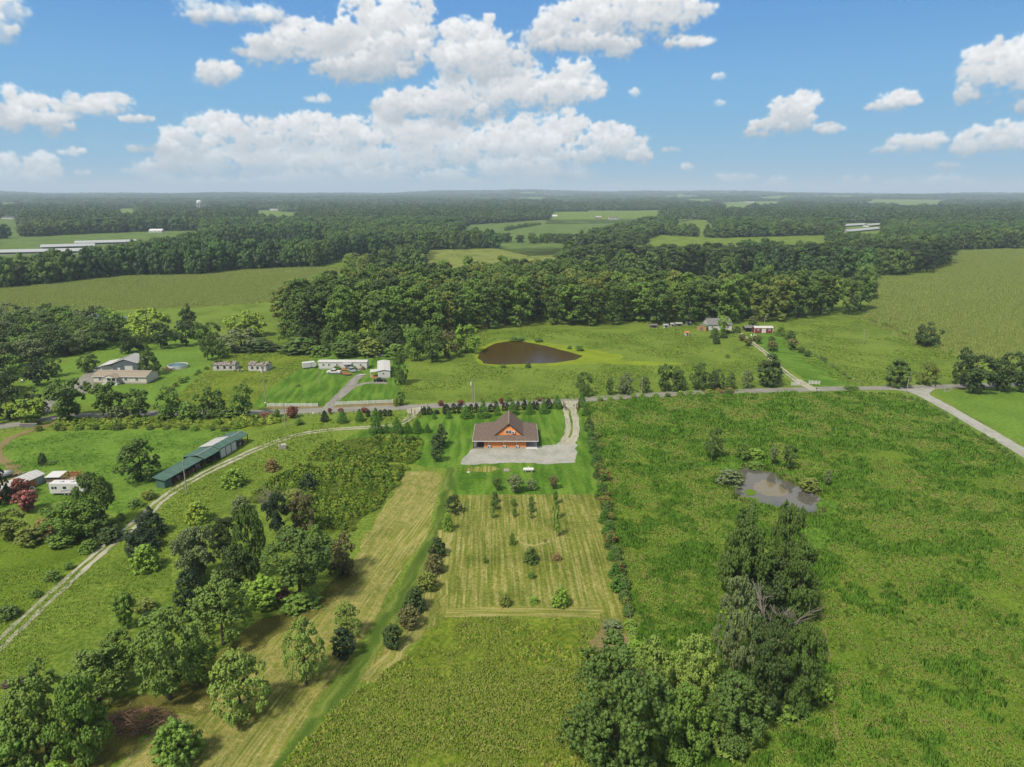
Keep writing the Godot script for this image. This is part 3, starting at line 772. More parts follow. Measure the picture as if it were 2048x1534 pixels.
	field("roadside_verge", "mown verge beside the branching road", [Vector2(139.6, -242), Vector2(143.9, -240.1), Vector2(141.5, -204), Vector2(138.4, -178.3), Vector2(136.1, -149.9), Vector2(131.9, -144.7), Vector2(134.9, -173.3), Vector2(139.1, -226.8)], 0.036, "lawn", 0.6)
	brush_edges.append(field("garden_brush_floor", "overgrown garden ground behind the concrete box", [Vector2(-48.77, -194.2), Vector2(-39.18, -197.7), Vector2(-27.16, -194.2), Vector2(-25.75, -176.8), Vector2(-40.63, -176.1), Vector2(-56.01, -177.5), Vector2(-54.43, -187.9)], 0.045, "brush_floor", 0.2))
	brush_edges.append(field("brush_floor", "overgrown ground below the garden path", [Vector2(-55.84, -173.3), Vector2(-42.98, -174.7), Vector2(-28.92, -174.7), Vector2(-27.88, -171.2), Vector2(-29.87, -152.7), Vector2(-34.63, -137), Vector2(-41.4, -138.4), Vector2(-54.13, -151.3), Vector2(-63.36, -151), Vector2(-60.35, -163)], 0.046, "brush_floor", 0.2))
	# far land that stays open
	var far_fields := [
		["corn_field", "wide green corn field above the little far pond", [Vector2(-349.1, -377.9), Vector2(-429.3, -493.1), Vector2(-381.2, -524.6), Vector2(-364.6, -550.9), Vector2(-332.5, -608.3), Vector2(-271.3, -615.8), Vector2(-262.1, -647.8), Vector2(-194.3, -683.2), Vector2(-137.2, -674), Vector2(-116.5, -580), Vector2(-134.7, -493.1), Vector2(-164.1, -456.3), Vector2(-196.1, -439.8), Vector2(-238.1, -430.1), Vector2(-307.2, -419)], "corn_floor"],
		["scrub_clearing", "light green scrub clearing at the end of the corn", [Vector2(-185.9, -687.9), Vector2(-182.4, -803.1), Vector2(-141.6, -864.8), Vector2(-111.2, -903.3), Vector2(-96.13, -743.9), Vector2(-120.6, -623.5)], "meadow"],
		["stubble_field", "long tan field behind the wood", [Vector2(-81.85, -623.5), Vector2(-108, -887.5), Vector2(-15.29, -911.4), Vector2(215.3, -945.2), Vector2(291.9, -981.7), Vector2(298.6, -887.5), Vector2(217.8, -678.6), Vector2(50.31, -674), Vector2(38.19, -593.8)], "corn_floor"],
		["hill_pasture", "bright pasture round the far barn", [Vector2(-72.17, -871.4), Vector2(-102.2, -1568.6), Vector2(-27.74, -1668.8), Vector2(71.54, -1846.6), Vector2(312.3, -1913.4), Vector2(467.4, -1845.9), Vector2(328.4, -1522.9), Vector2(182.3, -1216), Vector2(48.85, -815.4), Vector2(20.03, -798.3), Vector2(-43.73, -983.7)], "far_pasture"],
		["middle_field", "tan and green field beyond the long wood", [Vector2(85.9, -790), Vector2(247.2, -1200.7), Vector2(325, -1121.7), Vector2(534.4, -1204), Vector2(327.9, -736.3), Vector2(225.7, -708.7), Vector2(134.2, -695.7)], "pasture"],
		["corn_field", "rolling corn field right of the wood", [Vector2(300.7, -604.6), Vector2(366.9, -615.8), Vector2(460.6, -755), Vector2(537.7, -872.2), Vector2(586.1, -895.3), Vector2(685.5, -911.4), Vector2(590.1, -656.3), Vector2(239.5, -235.1), Vector2(219.2, -293.6), Vector2(196.6, -303.1), Vector2(190.6, -326.2), Vector2(198.7, -396.6), Vector2(238.5, -469.5)], "corn_floor"],
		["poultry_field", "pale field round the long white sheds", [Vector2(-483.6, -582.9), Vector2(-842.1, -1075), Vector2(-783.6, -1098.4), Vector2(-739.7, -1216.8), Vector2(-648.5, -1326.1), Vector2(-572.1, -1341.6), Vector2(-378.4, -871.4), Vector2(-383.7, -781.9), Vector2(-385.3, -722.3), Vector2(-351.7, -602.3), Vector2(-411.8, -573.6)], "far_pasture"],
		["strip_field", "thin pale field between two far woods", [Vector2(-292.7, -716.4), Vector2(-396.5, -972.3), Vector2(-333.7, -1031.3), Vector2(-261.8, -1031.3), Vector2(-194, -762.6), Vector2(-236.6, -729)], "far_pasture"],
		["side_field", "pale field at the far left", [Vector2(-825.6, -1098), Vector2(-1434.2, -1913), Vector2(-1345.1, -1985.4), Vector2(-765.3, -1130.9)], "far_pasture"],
		["shed_yard_field", "open ground round the far grey sheds", [Vector2(389.1, -851.9), Vector2(757.6, -1667.4), Vector2(868.2, -1669.2), Vector2(459.7, -891.8)], "pasture"],
		["gap_field", "small pale field in the far woods", [Vector2(266.9, -1200.3), Vector2(429, -1914.6), Vector2(506.2, -1847.5), Vector2(325.5, -1128.6)], "pasture"],
		["tower_field", "thin pale field right of the water tower", [Vector2(-549.2, -1534.2), Vector2(-991.3, -2786.5), Vector2(-938.1, -2870.9), Vector2(-682.9, -2344.2), Vector2(-440.5, -1475)], "pasture"],
		["tower_meadow", "small pale field left of the water tower", [Vector2(-917.3, -1668.6), Vector2(-1680.4, -3079.6), Vector2(-1602.3, -3109.2), Vector2(-875.3, -1703.9)], "pasture"],
		["horizon_field", "pale field near the horizon", [Vector2(751.1, -2622.4), Vector2(1437.9, -4910.7), Vector2(1969.7, -5348.4), Vector2(1033.1, -2790.2)], "pasture"],
		["horizon_field", "widest pale field near the horizon", [Vector2(1542.6, -3269.3), Vector2(2956.4, -6012.7), Vector2(3496, -5810.4), Vector2(2037.1, -3459.2)], "pasture"],
		["horizon_field", "pale field near the horizon behind the hill pasture", [Vector2(72.9, -1598.8), Vector2(134.9, -2573.3), Vector2(603.2, -2859.4), Vector2(341.3, -1669.8)], "pasture"],
		["tower_yard", "open ground at the foot of the water tower", [Vector2(-1293.4, -2913.4), Vector2(-1520.2, -3449.6), Vector2(-1451.5, -3466.9), Vector2(-1214.3, -2916.4), Vector2(-904.8, -2144.3), Vector2(-940.3, -2144.3)], "far_pasture"],
	]
	for f in far_fields:
		var e := PackedVector2Array(f[2])
		if Vector2(f[2][0]).length() < 2550.0:
			e = field(f[0], f[1], f[2], 0.06, f[3], 0.15 if f[0] == "corn_field" else 0.5, 6.0, 2.0)
		if f[0] == "corn_field":
			corn_edges.append(e)
		open_far.append(e)
	ribbon("field_path", "pale path across the corn on the right", [Vector2(554.6, -879.8), Vector2(541, -803.1), Vector2(527.4, -733), Vector2(504.7, -635.5)], 5.0, 0.12, "hay_stubble")

func build_roads():
	ribbon("road", "narrow grey country road across the middle", [Vector2(-207.9, -194.2), Vector2(-170.3, -202.2), Vector2(-153.6, -208.8), Vector2(-143.9, -215.9), Vector2(-118.3, -219.6), Vector2(-86.04, -220.7), Vector2(-63.63, -222.9), Vector2(-37.63, -226.3), Vector2(-21.03, -228.6), Vector2(-4.1, -230.3), Vector2(17.49, -233.9), Vector2(30.85, -236.9), Vector2(49.21, -241.3), Vector2(86.58, -246.6), Vector2(124.5, -249.9), Vector2(149.2, -251.3), Vector2(193, -256.2), Vector2(267.7, -265.1)], 5.6, 0.06, "asphalt", 0.09)
	ribbon("branch_road", "pale side road that leaves at the right", [Vector2(141.5, -250.6), Vector2(145.9, -245.2), Vector2(146.5, -236.3), Vector2(144.5, -208.8), Vector2(142.1, -183.6), Vector2(138.3, -152.7), Vector2(133.7, -122.8)], 4.6, 0.07, "gravel", 0.05)
	field("branch_mouth", "flared mouth of the side road", [Vector2(137.4, -249.2), Vector2(156.6, -250.6), Vector2(149.8, -243.3), Vector2(146.5, -233.9), Vector2(144.4, -236.9), Vector2(143.5, -245.9)], 0.066, "gravel", 0.0, 1.5, 0.2)
	field("gravel_yard", "grey gravel yard in front of the orange house", [Vector2(-11.58, -187.1), Vector2(-10.25, -188.7), Vector2(6.56, -189.1), Vector2(12.6, -190), Vector2(16.21, -194.2), Vector2(18.91, -193.3), Vector2(18.35, -183.9), Vector2(17.11, -176.1), Vector2(7.47, -175.7), Vector2(-3.21, -176.1), Vector2(-13.13, -174.7), Vector2(-14.11, -175.4), Vector2(-12.9, -181.3)], 0.06, "gravel", 0.0, 0.8, 0.8)
	ribbon("house_drive", "pale gravel drive from the gate to the yard", [Vector2(19.4, -233.9), Vector2(19.26, -223.4), Vector2(18.8, -207.9), Vector2(17.73, -198.5), Vector2(15.46, -190)], 4.4, 0.07, "chalk_gravel", 0.12)
	ribbon("drive_grass", "thin strip of grass between the wheel ruts of the house drive", [Vector2(18.85, -224.6), Vector2(18.92, -221.2), Vector2(18.49, -207.9), Vector2(17.73, -200.3), Vector2(16.78, -195.9)], 0.7, 0.078, "track_grass", 0.5)
	field("drive_mouth", "wide gravel mouth of the drive at the road", [Vector2(16.13, -231.5), Vector2(24.31, -234.5), Vector2(22.67, -228), Vector2(21.02, -224.6), Vector2(18.31, -224), Vector2(17.59, -228)], 0.074, "chalk_gravel", 0.0, 1.2, 0.25)
	field("drive_mouth", "gravel mouth of the track at the brick gate", [Vector2(-35.37, -224.6), Vector2(-29.37, -227.4), Vector2(-30.8, -220.2), Vector2(-31.58, -213.9), Vector2(-34.47, -211.8), Vector2(-33.6, -219.1)], 0.072, "chalk_gravel", 0.0, 1.2, 0.3)
	for s in [-0.85, 0.85]:
		ribbon("gravel_track", "pale wheel track of the long gravel lane, %s rut" % ("inner" if s < 0 else "outer"), offset([Vector2(-32.44, -220.2), Vector2(-33.52, -211.8), Vector2(-37.76, -206.9), Vector2(-46.64, -205), Vector2(-55.38, -203.1), Vector2(-63.31, -199), Vector2(-69.55, -190.8), Vector2(-75.15, -179), Vector2(-79.58, -167.2), Vector2(-82.29, -154.1), Vector2(-82.17, -142.2), Vector2(-82.82, -127.7), Vector2(-82.57, -111.4), Vector2(-82.1, -98.02), Vector2(-81.62, -85.12)], s), 1.0, 0.075, "chalk_gravel", 0.45)
	ribbon("field_lane", "brown earth lane curving to the metal shed", [Vector2(-142.9, -213.9), Vector2(-144.4, -207.9), Vector2(-146.1, -202.2), Vector2(-147.4, -196.3), Vector2(-145.9, -190), Vector2(-143.1, -183.9), Vector2(-135.8, -176.5), Vector2(-129.5, -171.2), Vector2(-126.3, -164.6), Vector2(-129.3, -158.4)], 2.6, 0.07, "dirt", 0.3)
	ribbon("trailer_drive", "grey gravel drive up to the white trailers", [Vector2(-61.88, -221.2), Vector2(-61.51, -233.3), Vector2(-60.63, -249.2), Vector2(-60.38, -263.6), Vector2(-59.65, -271.3)], 3.6, 0.076, "asphalt", 0.15)
	ribbon("trailer_drive", "short gravel spur towards the second trailer", [Vector2(-61.15, -237.5), Vector2(-58.87, -251.3), Vector2(-54.76, -257.7), Vector2(-47.06, -256.9)], 2.4, 0.08, "asphalt", 0.25)
	for s in [-0.8, 0.8]:
		ribbon("lane_track", "pale rut of the lane to the red shed, %s one" % ("inner" if s < 0 else "outer"), offset([Vector2(110.4, -250.6), Vector2(109.5, -263.6), Vector2(110.5, -282), Vector2(114.1, -310.1), Vector2(115.2, -334.2), Vector2(116.8, -358.1)], s), 0.9, 0.076, "chalk_gravel", 0.3)
	ribbon("lane_mouth", "gravel mouth of the lane between white rails", [Vector2(110.9, -247.2), Vector2(110, -254.1), Vector2(109.6, -262.8)], 3.8, 0.08, "chalk_gravel", 0.1)
	field("garage_pavement", "grey concrete yard beside the garage", [Vector2(-167, -260.6), Vector2(-170.2, -271.3), Vector2(-168.9, -282), Vector2(-161.8, -277.8), Vector2(-160.3, -272.9), Vector2(-162.8, -271.3), Vector2(-159.4, -262.1), Vector2(-155.5, -252), Vector2(-151.3, -245.9), Vector2(-154.3, -243.3), Vector2(-161.8, -251.3)], 0.06, "asphalt", 0.4, 2.0, 0.1)
	ribbon("garage_drive", "grey drive from the road past the row of trees", [Vector2(-153.3, -220.2), Vector2(-157.7, -228), Vector2(-161, -238.2), Vector2(-162.4, -249.2), Vector2(-162.8, -257.7)], 3.8, 0.064, "asphalt", 0.08)
	ribbon("animal_trail", "thin pale trail worn through the meadow beside the tall trees", [Vector2(56.43, -115.6), Vector2(52.5, -104.6), Vector2(50.01, -96.49), Vector2(45.81, -85.12), Vector2(42.35, -75.79)], 0.5, 0.06, "dirt", 0.5)
	for t in [[[Vector2(57.56, -352.9), Vector2(38.12, -337.8), Vector2(15.6, -326.2)], 0.5], [[Vector2(81.34, -356.8), Vector2(80.62, -326.2), Vector2(82.2, -300.2), Vector2(91.19, -286.4), Vector2(96.23, -276.2)], 0.5], [[Vector2(16.58, -347.7), Vector2(25.9, -337.8), Vector2(52.57, -320.7), Vector2(73.04, -313.2), Vector2(87.96, -297.3)], 0.4]]:
		ribbon("pasture_path", "thin trodden path across the pond pasture", t[0], t[1], 0.08, "track_grass", 0.4)

func offset(pts: Array, by: float) -> Array:
	var out := []
	for i in pts.size():
		var d: Vector2 = (pts[mini(i + 1, pts.size() - 1)] - pts[maxi(i - 1, 0)]).normalized().orthogonal()
		out.append(pts[i] + d * by)
	return out

func build_water():
	var water := func(key: String, c: Color, rough: float):
		var m := solid(key, c, rough)
		var f := FastNoiseLite.new()
		f.frequency = 0.02
		var nt := f.get_seamless_image(256, 256)
		nt.bump_map_to_normal_map(1.2)
		m.normal_enabled = true
		m.normal_texture = ImageTexture.create_from_image(nt)
		m.normal_scale = 0.06
		m.uv1_scale = Vector3(0.1, 0.1, 1)
		return m
	water.call("brown_water", shown(88, 70, 26), 0.16).metallic_specular = 0.3
	water.call("grey_water", shown(108, 106, 96), 0.05)
	water.call("silt", shown(142, 130, 100), 0.12)
	field("pond_bank", "bright yellow green bank of the brown pond", [Vector2(-16.32, -303.1), Vector2(-15.9, -317.4), Vector2(-9.4, -333.1), Vector2(1.48, -340.2), Vector2(14.71, -333.1), Vector2(24.9, -324), Vector2(39.67, -310.1), Vector2(48.75, -303.1), Vector2(45.17, -293.6), Vector2(32.82, -288.1), Vector2(11.65, -284.6), Vector2(-4.96, -282.9), Vector2(-14.52, -288.1)], 0.05, "yellow_bloom", 0.0, 1.5, 0.8)
	field("yellow_bloom_patch", "tongue of yellow blooming weed beside the pond", [Vector2(14.42, -326.2), Vector2(26.24, -326.2), Vector2(39.92, -312.2), Vector2(48.9, -304.1), Vector2(46.24, -293.6), Vector2(63, -291.8), Vector2(72.79, -288.1), Vector2(57.4, -284.6), Vector2(37.24, -289.9), Vector2(28.78, -289.9), Vector2(31.49, -307.1), Vector2(24.58, -319.6)], 0.056, "yellow_bloom", 0.0, 1.5, 1.0)
	field("pond_water", "brown farm pond in the pasture", [Vector2(-15.08, -300.2), Vector2(-13.51, -315.3), Vector2(-8.12, -329.6), Vector2(-0.49, -335.4), Vector2(6.27, -333.1), Vector2(15.97, -324), Vector2(24.12, -313.2), Vector2(31.33, -303.1), Vector2(27.14, -295.4), Vector2(18.2, -289.9), Vector2(5.47, -288.1), Vector2(-5.02, -286.4), Vector2(-11.82, -289)], 0.09, "brown_water", 0.0, 1.5, 0.3)
	field("pond_water", "grey meadow pond with weed at its rim", [Vector2(58.84, -171.9), Vector2(60.54, -174), Vector2(62.35, -172.2), Vector2(65.57, -170.2), Vector2(67.94, -168.8), Vector2(67.14, -165.2), Vector2(69.44, -163.3), Vector2(70.61, -159.9), Vector2(72.45, -157), Vector2(73.04, -152.7), Vector2(70.62, -147.8), Vector2(67.64, -144.5), Vector2(64.28, -146.8), Vector2(60.68, -149.4), Vector2(56.84, -151), Vector2(54.99, -153.2), Vector2(53.14, -154.9), Vector2(54.18, -159.9), Vector2(58.1, -163)], 0.09, "grey_water", 0.0, 1.2, 0.3)
	field("pond_silt", "tan silt bank showing in the meadow pond", [Vector2(60, -162.7), Vector2(63.13, -164.6), Vector2(65.25, -162.1), Vector2(66.72, -158.7), Vector2(66.47, -155.5), Vector2(63.69, -153.8), Vector2(60.79, -154.7), Vector2(59.36, -157.8)], 0.096, "silt", 0.0, 0.8, 0.7)
	field("pond_water", "small pale pond at the far left behind the thicket", [Vector2(-311.8, -393.4), Vector2(-310.2, -406.7), Vector2(-295.1, -410.1), Vector2(-282, -401.6), Vector2(-280.7, -393.4), Vector2(-293.7, -384)], 0.09, "grey_water", 0.0, 3.0, 0.3)
	field("pond_water", "narrow pale pond at the foot of the corn", [Vector2(-256.9, -410.1), Vector2(-252.1, -417.2), Vector2(-239.1, -408.4), Vector2(-220.9, -403.3), Vector2(-220.3, -396.6), Vector2(-241.2, -398.3)], 0.09, "grey_water", 0.0, 3.0, 0.3)
	var k := 0
	for p in [[Vector2(54.95, -172.9), Vector2(58.05, -177.2), Vector2(60.19, -175.4), Vector2(59.62, -171.9), Vector2(56.56, -169.5), Vector2(54.33, -169.8)], [Vector2(68.3, -169.8), Vector2(71.14, -170.5), Vector2(72.44, -167.2), Vector2(70.69, -164), Vector2(68.67, -164.6)], [Vector2(71.29, -150.5), Vector2(73.62, -152.7), Vector2(75.71, -151), Vector2(73.36, -146.3), Vector2(70.12, -143.2), Vector2(68.42, -144.7)], [Vector2(61.2, -136.1), Vector2(64.61, -137.9), Vector2(67.1, -137.5), Vector2(65.99, -133.4), Vector2(62.52, -129.1), Vector2(59.51, -128.7), Vector2(59.75, -131.9)], [Vector2(56.15, -157.3), Vector2(58.05, -159), Vector2(59.16, -157.3), Vector2(58.34, -155.5), Vector2(56.24, -154.9)], [Vector2(54.75, -154.4), Vector2(57.35, -153.2), Vector2(57.54, -151), Vector2(55.62, -151.6)]]:
		field("water_weed", "bright green mat of weed %s the meadow pond" % ["at the upper end of", "on the far rim of", "at the lower corner of", "in the meadow below", "afloat in", "along the near rim of"][k], p, 0.12 + k * 0.002, "mats_of_weed", 0.0, 1.0, 0.5)
		k += 1

# ------------------------------------------------------------------ buildings
func framed_window(o: Node, at: Vector3, w: float, h: float, panes := 2, depth := 0.08):   # faces +Z
	var k := Kit.new()
	var b := 0.11
	k.box(at + Vector3(0, h / 2 - b / 2, 0), Vector3(w, b, depth))
	k.box(at - Vector3(0, h / 2 - b / 2, 0), Vector3(w, b, depth))
	for s in [-1, 1]:
		k.box(at + Vector3(s * (w / 2 - b / 2), 0, 0), Vector3(b, h - 2 * b, depth))
	for i in range(1, panes):
		k.box(at + Vector3(-w / 2 + w * i / panes, 0, 0), Vector3(0.06, h - 2 * b, depth * 0.8))
	k.box(at, Vector3(w - 2 * b, 0.05, depth * 0.7))
	var win := part(o, "window", k, mats.white_trim)
	for i in panes:
		var g := Kit.new()
		g.box(at + Vector3(-w / 2 + w * (i + 0.5) / panes, 0, -0.012), Vector3(w / panes - 0.1, h - 2 * b + 0.02, 0.02))
		part(win, "pane", g, mats.dark_glass)

func rot_window(o: Node, at: Vector3, w: float, h: float, turn: float, panes := 2):
	var holder := Node3D.new()
	holder.name = "window"
	holder.position = at
	holder.rotation.y = turn
	o.add_child(holder, true)
	var k := Kit.new()
	for s in [-1, 1]:
		k.box(Vector3(0, s * (h / 2 - 0.05), 0), Vector3(w, 0.1, 0.08))
		k.box(Vector3(s * (w / 2 - 0.05), 0, 0), Vector3(0.1, h - 0.2, 0.08))
	if panes > 1:
		k.box(Vector3.ZERO, Vector3(0.06, h - 0.2, 0.06))
	part(holder, "frame", k, mats.white_trim)
	var g := Kit.new()
	g.box(Vector3(0, 0, -0.012), Vector3(w - 0.18, h - 0.18, 0.02))
	part(holder, "pane", g, mats.dark_glass)

func one_box(o: Node, called: String, at: Vector3, size: Vector3, m: Material) -> MeshInstance3D:
	var k := Kit.new()
	k.box(at, size)
	return part(o, called, k, m)

func gable_roof(k: Kit, x0: float, x1: float, z0: float, z1: float, eave: float, ridge: float, rz: float, thick := 0.12):   # ridge along x
	k.slab(Vector3(x0, eave, z1), Vector3(x0, ridge, rz), Vector3(x1, ridge, rz), Vector3(x1, eave, z1), thick)
	k.slab(Vector3(x0, ridge, rz), Vector3(x0, eave, z0), Vector3(x1, eave, z0), Vector3(x1, ridge, rz), thick)

func build_buildings():
	solid("white_trim", shown(236, 235, 232, 1.2), 0.6)
	solid("white_paint", shown(230, 230, 228, 1.15), 0.55)
	solid("pole_wood", shown(178, 170, 152, 1.1), 0.9)
	solid("dark_glass", shown(52, 60, 66), 0.12)
	solid("black_metal", shown(42, 36, 34), 0.6)
	solid("concrete", shown(196, 190, 174), 0.9)
	solid("grey_wood", shown(128, 122, 112), 0.9)
	solid("raw_wood", shown(196, 152, 96), 0.85)
	solid("red_wood", shown(150, 56, 48), 0.8)
	solid("slate_blue", shown(108, 120, 128), 0.7)
	solid("beige_siding", shown(224, 219, 206, 1.2), 0.8)
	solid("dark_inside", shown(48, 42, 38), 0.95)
	solid("rust_orange", shown(206, 132, 66, 1.1), 0.85)
	solid("pool_water", shown(108, 140, 130), 0.1)
	solid("clutter_red", shown(132, 62, 44), 0.85)
	solid("clutter_white", shown(220, 218, 212), 0.7)
	solid("green_roof_paint", shown(126, 156, 128), 0.6)
	solid("grey_roof", shown(136, 134, 134), 0.85)
	solid("tyre", shown(38, 38, 40), 0.9)
	orange_house()
	green_barn()
	tan_home()
	grey_garage()
	burnt_house()
	white_trailers()
	shed_group()
	red_shed_yard()
	small_yard_things()

func orange_house():
	var o := thing("orange_house", "orange sided house with brown wraparound roof and pointed gable on the gravel yard", "house", Vector2(-1.95, -187.7))
	var xl := -6.0
	var xr := 5.9
	var depth := -13.4
	# ground floor walls, front at z = 0
	var k := Kit.new()
	k.box(Vector3((xl + xr) / 2, 1.24, depth / 2), Vector3(xr - xl, 2.48, -depth))
	part(o, "wall", k, mats.orange_siding)
	one_box(o, "foundation", Vector3((xl + xr) / 2, 0.10, 0.02), Vector3(xr - xl + 0.1, 0.2, 0.14), mats.concrete)
	# the upper gable, 2 m behind the front wall
	var gz := -2.0
	var gl := -2.95
	var gr := 5.0
	var gx := (gl + gr) / 2
	k = Kit.new()
	k.sweep([Vector2(gl, 2.75), Vector2(gr, 2.75), Vector2(gr, 3.25), Vector2(gx, 6.45), Vector2(gl, 3.25)], 0, 0.16)
	var g := part(o, "gable_wall", k, mats.orange_siding)
	g.rotation.y = PI / 2
	g.position = Vector3(0, 0, gz)
	# steep main roof over the gable, ridge running back
	var back := -14.2
	k = Kit.new()
	var e := 3.2
	k.slab(Vector3(gl - 0.35, e - 0.18, gz + 0.3), Vector3(gl - 0.35, e - 0.18, back), Vector3(gx, 6.66, back), Vector3(gx, 6.66, gz + 0.3), 0.16)
	k.slab(Vector3(gx, 6.66, gz + 0.3), Vector3(gx, 6.66, back), Vector3(gr + 0.35, e - 0.18, back), Vector3(gr + 0.35, e - 0.18, gz + 0.3), 0.16)
	var roof := part(o, "main_roof", k, mats.brown_shingles)
	one_box(roof, "ridge_cap", Vector3(gx, 6.69, (gz + back) / 2 + 0.2), Vector3(0.24, 0.06, -back + gz), mats.tan_shingles)
	k = Kit.new()
	for s in [-1, 1]:
		var a := Vector3(gx, 6.50, gz + 0.34)
		var b := Vector3(gl - 0.35 if s < 0 else gr + 0.35, e - 0.34, gz + 0.34)
		k.tube(a, b, 0.09, 0.09, 4)
	part(o, "barge_board", k, mats.black_metal)
	# porch roofs: left, right and the front skirt, hips at the front corners
	var el := -9.15
	var er := 9.35
	var ev := 2.42
	var fz := 0.95
	var ti := 3.12
	k = Kit.new()
	k.slab(Vector3(el, ev, fz), Vector3(el, ev, back), Vector3(gl - 0.1, ti, back), Vector3(gl - 0.1, ti, gz), 0.14)
	part(o, "left_porch_roof", k, mats.brown_shingles)
	k = Kit.new()
	k.slab(Vector3(gr + 0.1, ti, gz), Vector3(gr + 0.1, ti, back), Vector3(er, ev, back), Vector3(er, ev, fz), 0.14)
	part(o, "right_porch_roof", k, mats.brown_shingles)
	k = Kit.new()
	k.slab(Vector3(el, ev + 0.004, fz), Vector3(gl - 0.1, ti + 0.004, gz + 0.02), Vector3(gr + 0.1, ti + 0.004, gz + 0.02), Vector3(er, ev + 0.004, fz), 0.14)
	part(o, "front_porch_roof", k, mats.brown_shingles)
	k = Kit.new()
	k.box(Vector3((el + er) / 2, ev - 0.12, fz + 0.03), Vector3(er - el, 0.2, 0.06))
	k.box(Vector3(el - 0.03, ev - 0.12, (fz + back) / 2), Vector3(0.06, 0.2, fz - back))
	k.box(Vector3(er + 0.03, ev - 0.12, (fz + back) / 2), Vector3(0.06, 0.2, fz - back))
	part(o, "fascia", k, mats.white_trim)
	for x in [el + 0.25, er - 0.25]:
		for z in [0.6, -4.2, -9.0, -13.6]:
			one_box(o, "porch_post", Vector3(x, 1.16, z), Vector3(0.16, 2.32, 0.16), mats.black_metal)
	one_box(o, "porch_floor", Vector3((xr + er) / 2, 0.07, -6.4), Vector3(er - xr - 0.1, 0.14, 15.0), mats.white_trim)
	one_box(o, "porch_floor", Vector3((xl + el) / 2, 0.05, -6.5), Vector3(xl - el - 0.1, 0.10, 14.6), mats.grey_wood)
	framed_window(o, Vector3(gx - 0.05, 4.08, gz + 0.05), 1.75, 1.05, 2, 0.14)
	var unit := one_box(o, "wall_air_conditioner", Vector3(gx + 1.35, 4.02, gz + 0.22), Vector3(0.9, 0.66, 0.36), mats.white_paint)
	k = Kit.new()
	k.tube(Vector3(gx + 1.22, 4.02, gz + 0.39), Vector3(gx + 1.22, 4.02, gz + 0.42), 0.22, 0.22, 12)
	part(unit, "fan_grille", k, mats.dark_glass)
	k = Kit.new()
	k.ball(Vector3(gx, 5.95, gz + 0.1), Vector3(0.17, 0.2, 0.14))
	part(o, "gable_lamp", k, mats.black_metal)
	k = Kit.new()
	k.ball(Vector3(0.2, 2.36, fz + 0.12), Vector3(0.16, 0.16, 0.16))
	part(o, "eave_floodlight", k, mats.white_trim)
	for x in [-4.65, -0.35, 3.3]:
		var u := one_box(o, "air_conditioner", Vector3(x + 0.12, 0.52, 0.42), Vector3(0.86, 0.62, 0.36), mats.white_paint)
		k = Kit.new()
		k.tube(Vector3(x, 0.52, 0.60), Vector3(x, 0.52, 0.625), 0.22, 0.22, 12)
		part(u, "fan_grille", k, mats.dark_glass)
		for s in [-1, 1]:
			k = Kit.new()
			k.box(Vector3(x + 0.12 + s * 0.46, 0.5, 0.4), Vector3(0.05, 1.0, 0.05))
			k.box(Vector3(x + 0.12 + s * 0.46, 0.2, 0.3), Vector3(0.05, 0.05, 0.6))
			part(u, "bracket", k, mats.black_metal)
		one_box(o, "white_conduit", Vector3(x - 0.12, 1.55, 0.05), Vector3(0.2, 1.7, 0.1), mats.white_trim)
	for z in [-3.0, -7.0, -11.0]:
		rot_window(o, Vector3(xl - 0.04, 1.5, z), 1.0, 1.2, -PI / 2)
		rot_window(o, Vector3(xr + 0.04, 1.5, z), 1.0, 1.2, PI / 2)

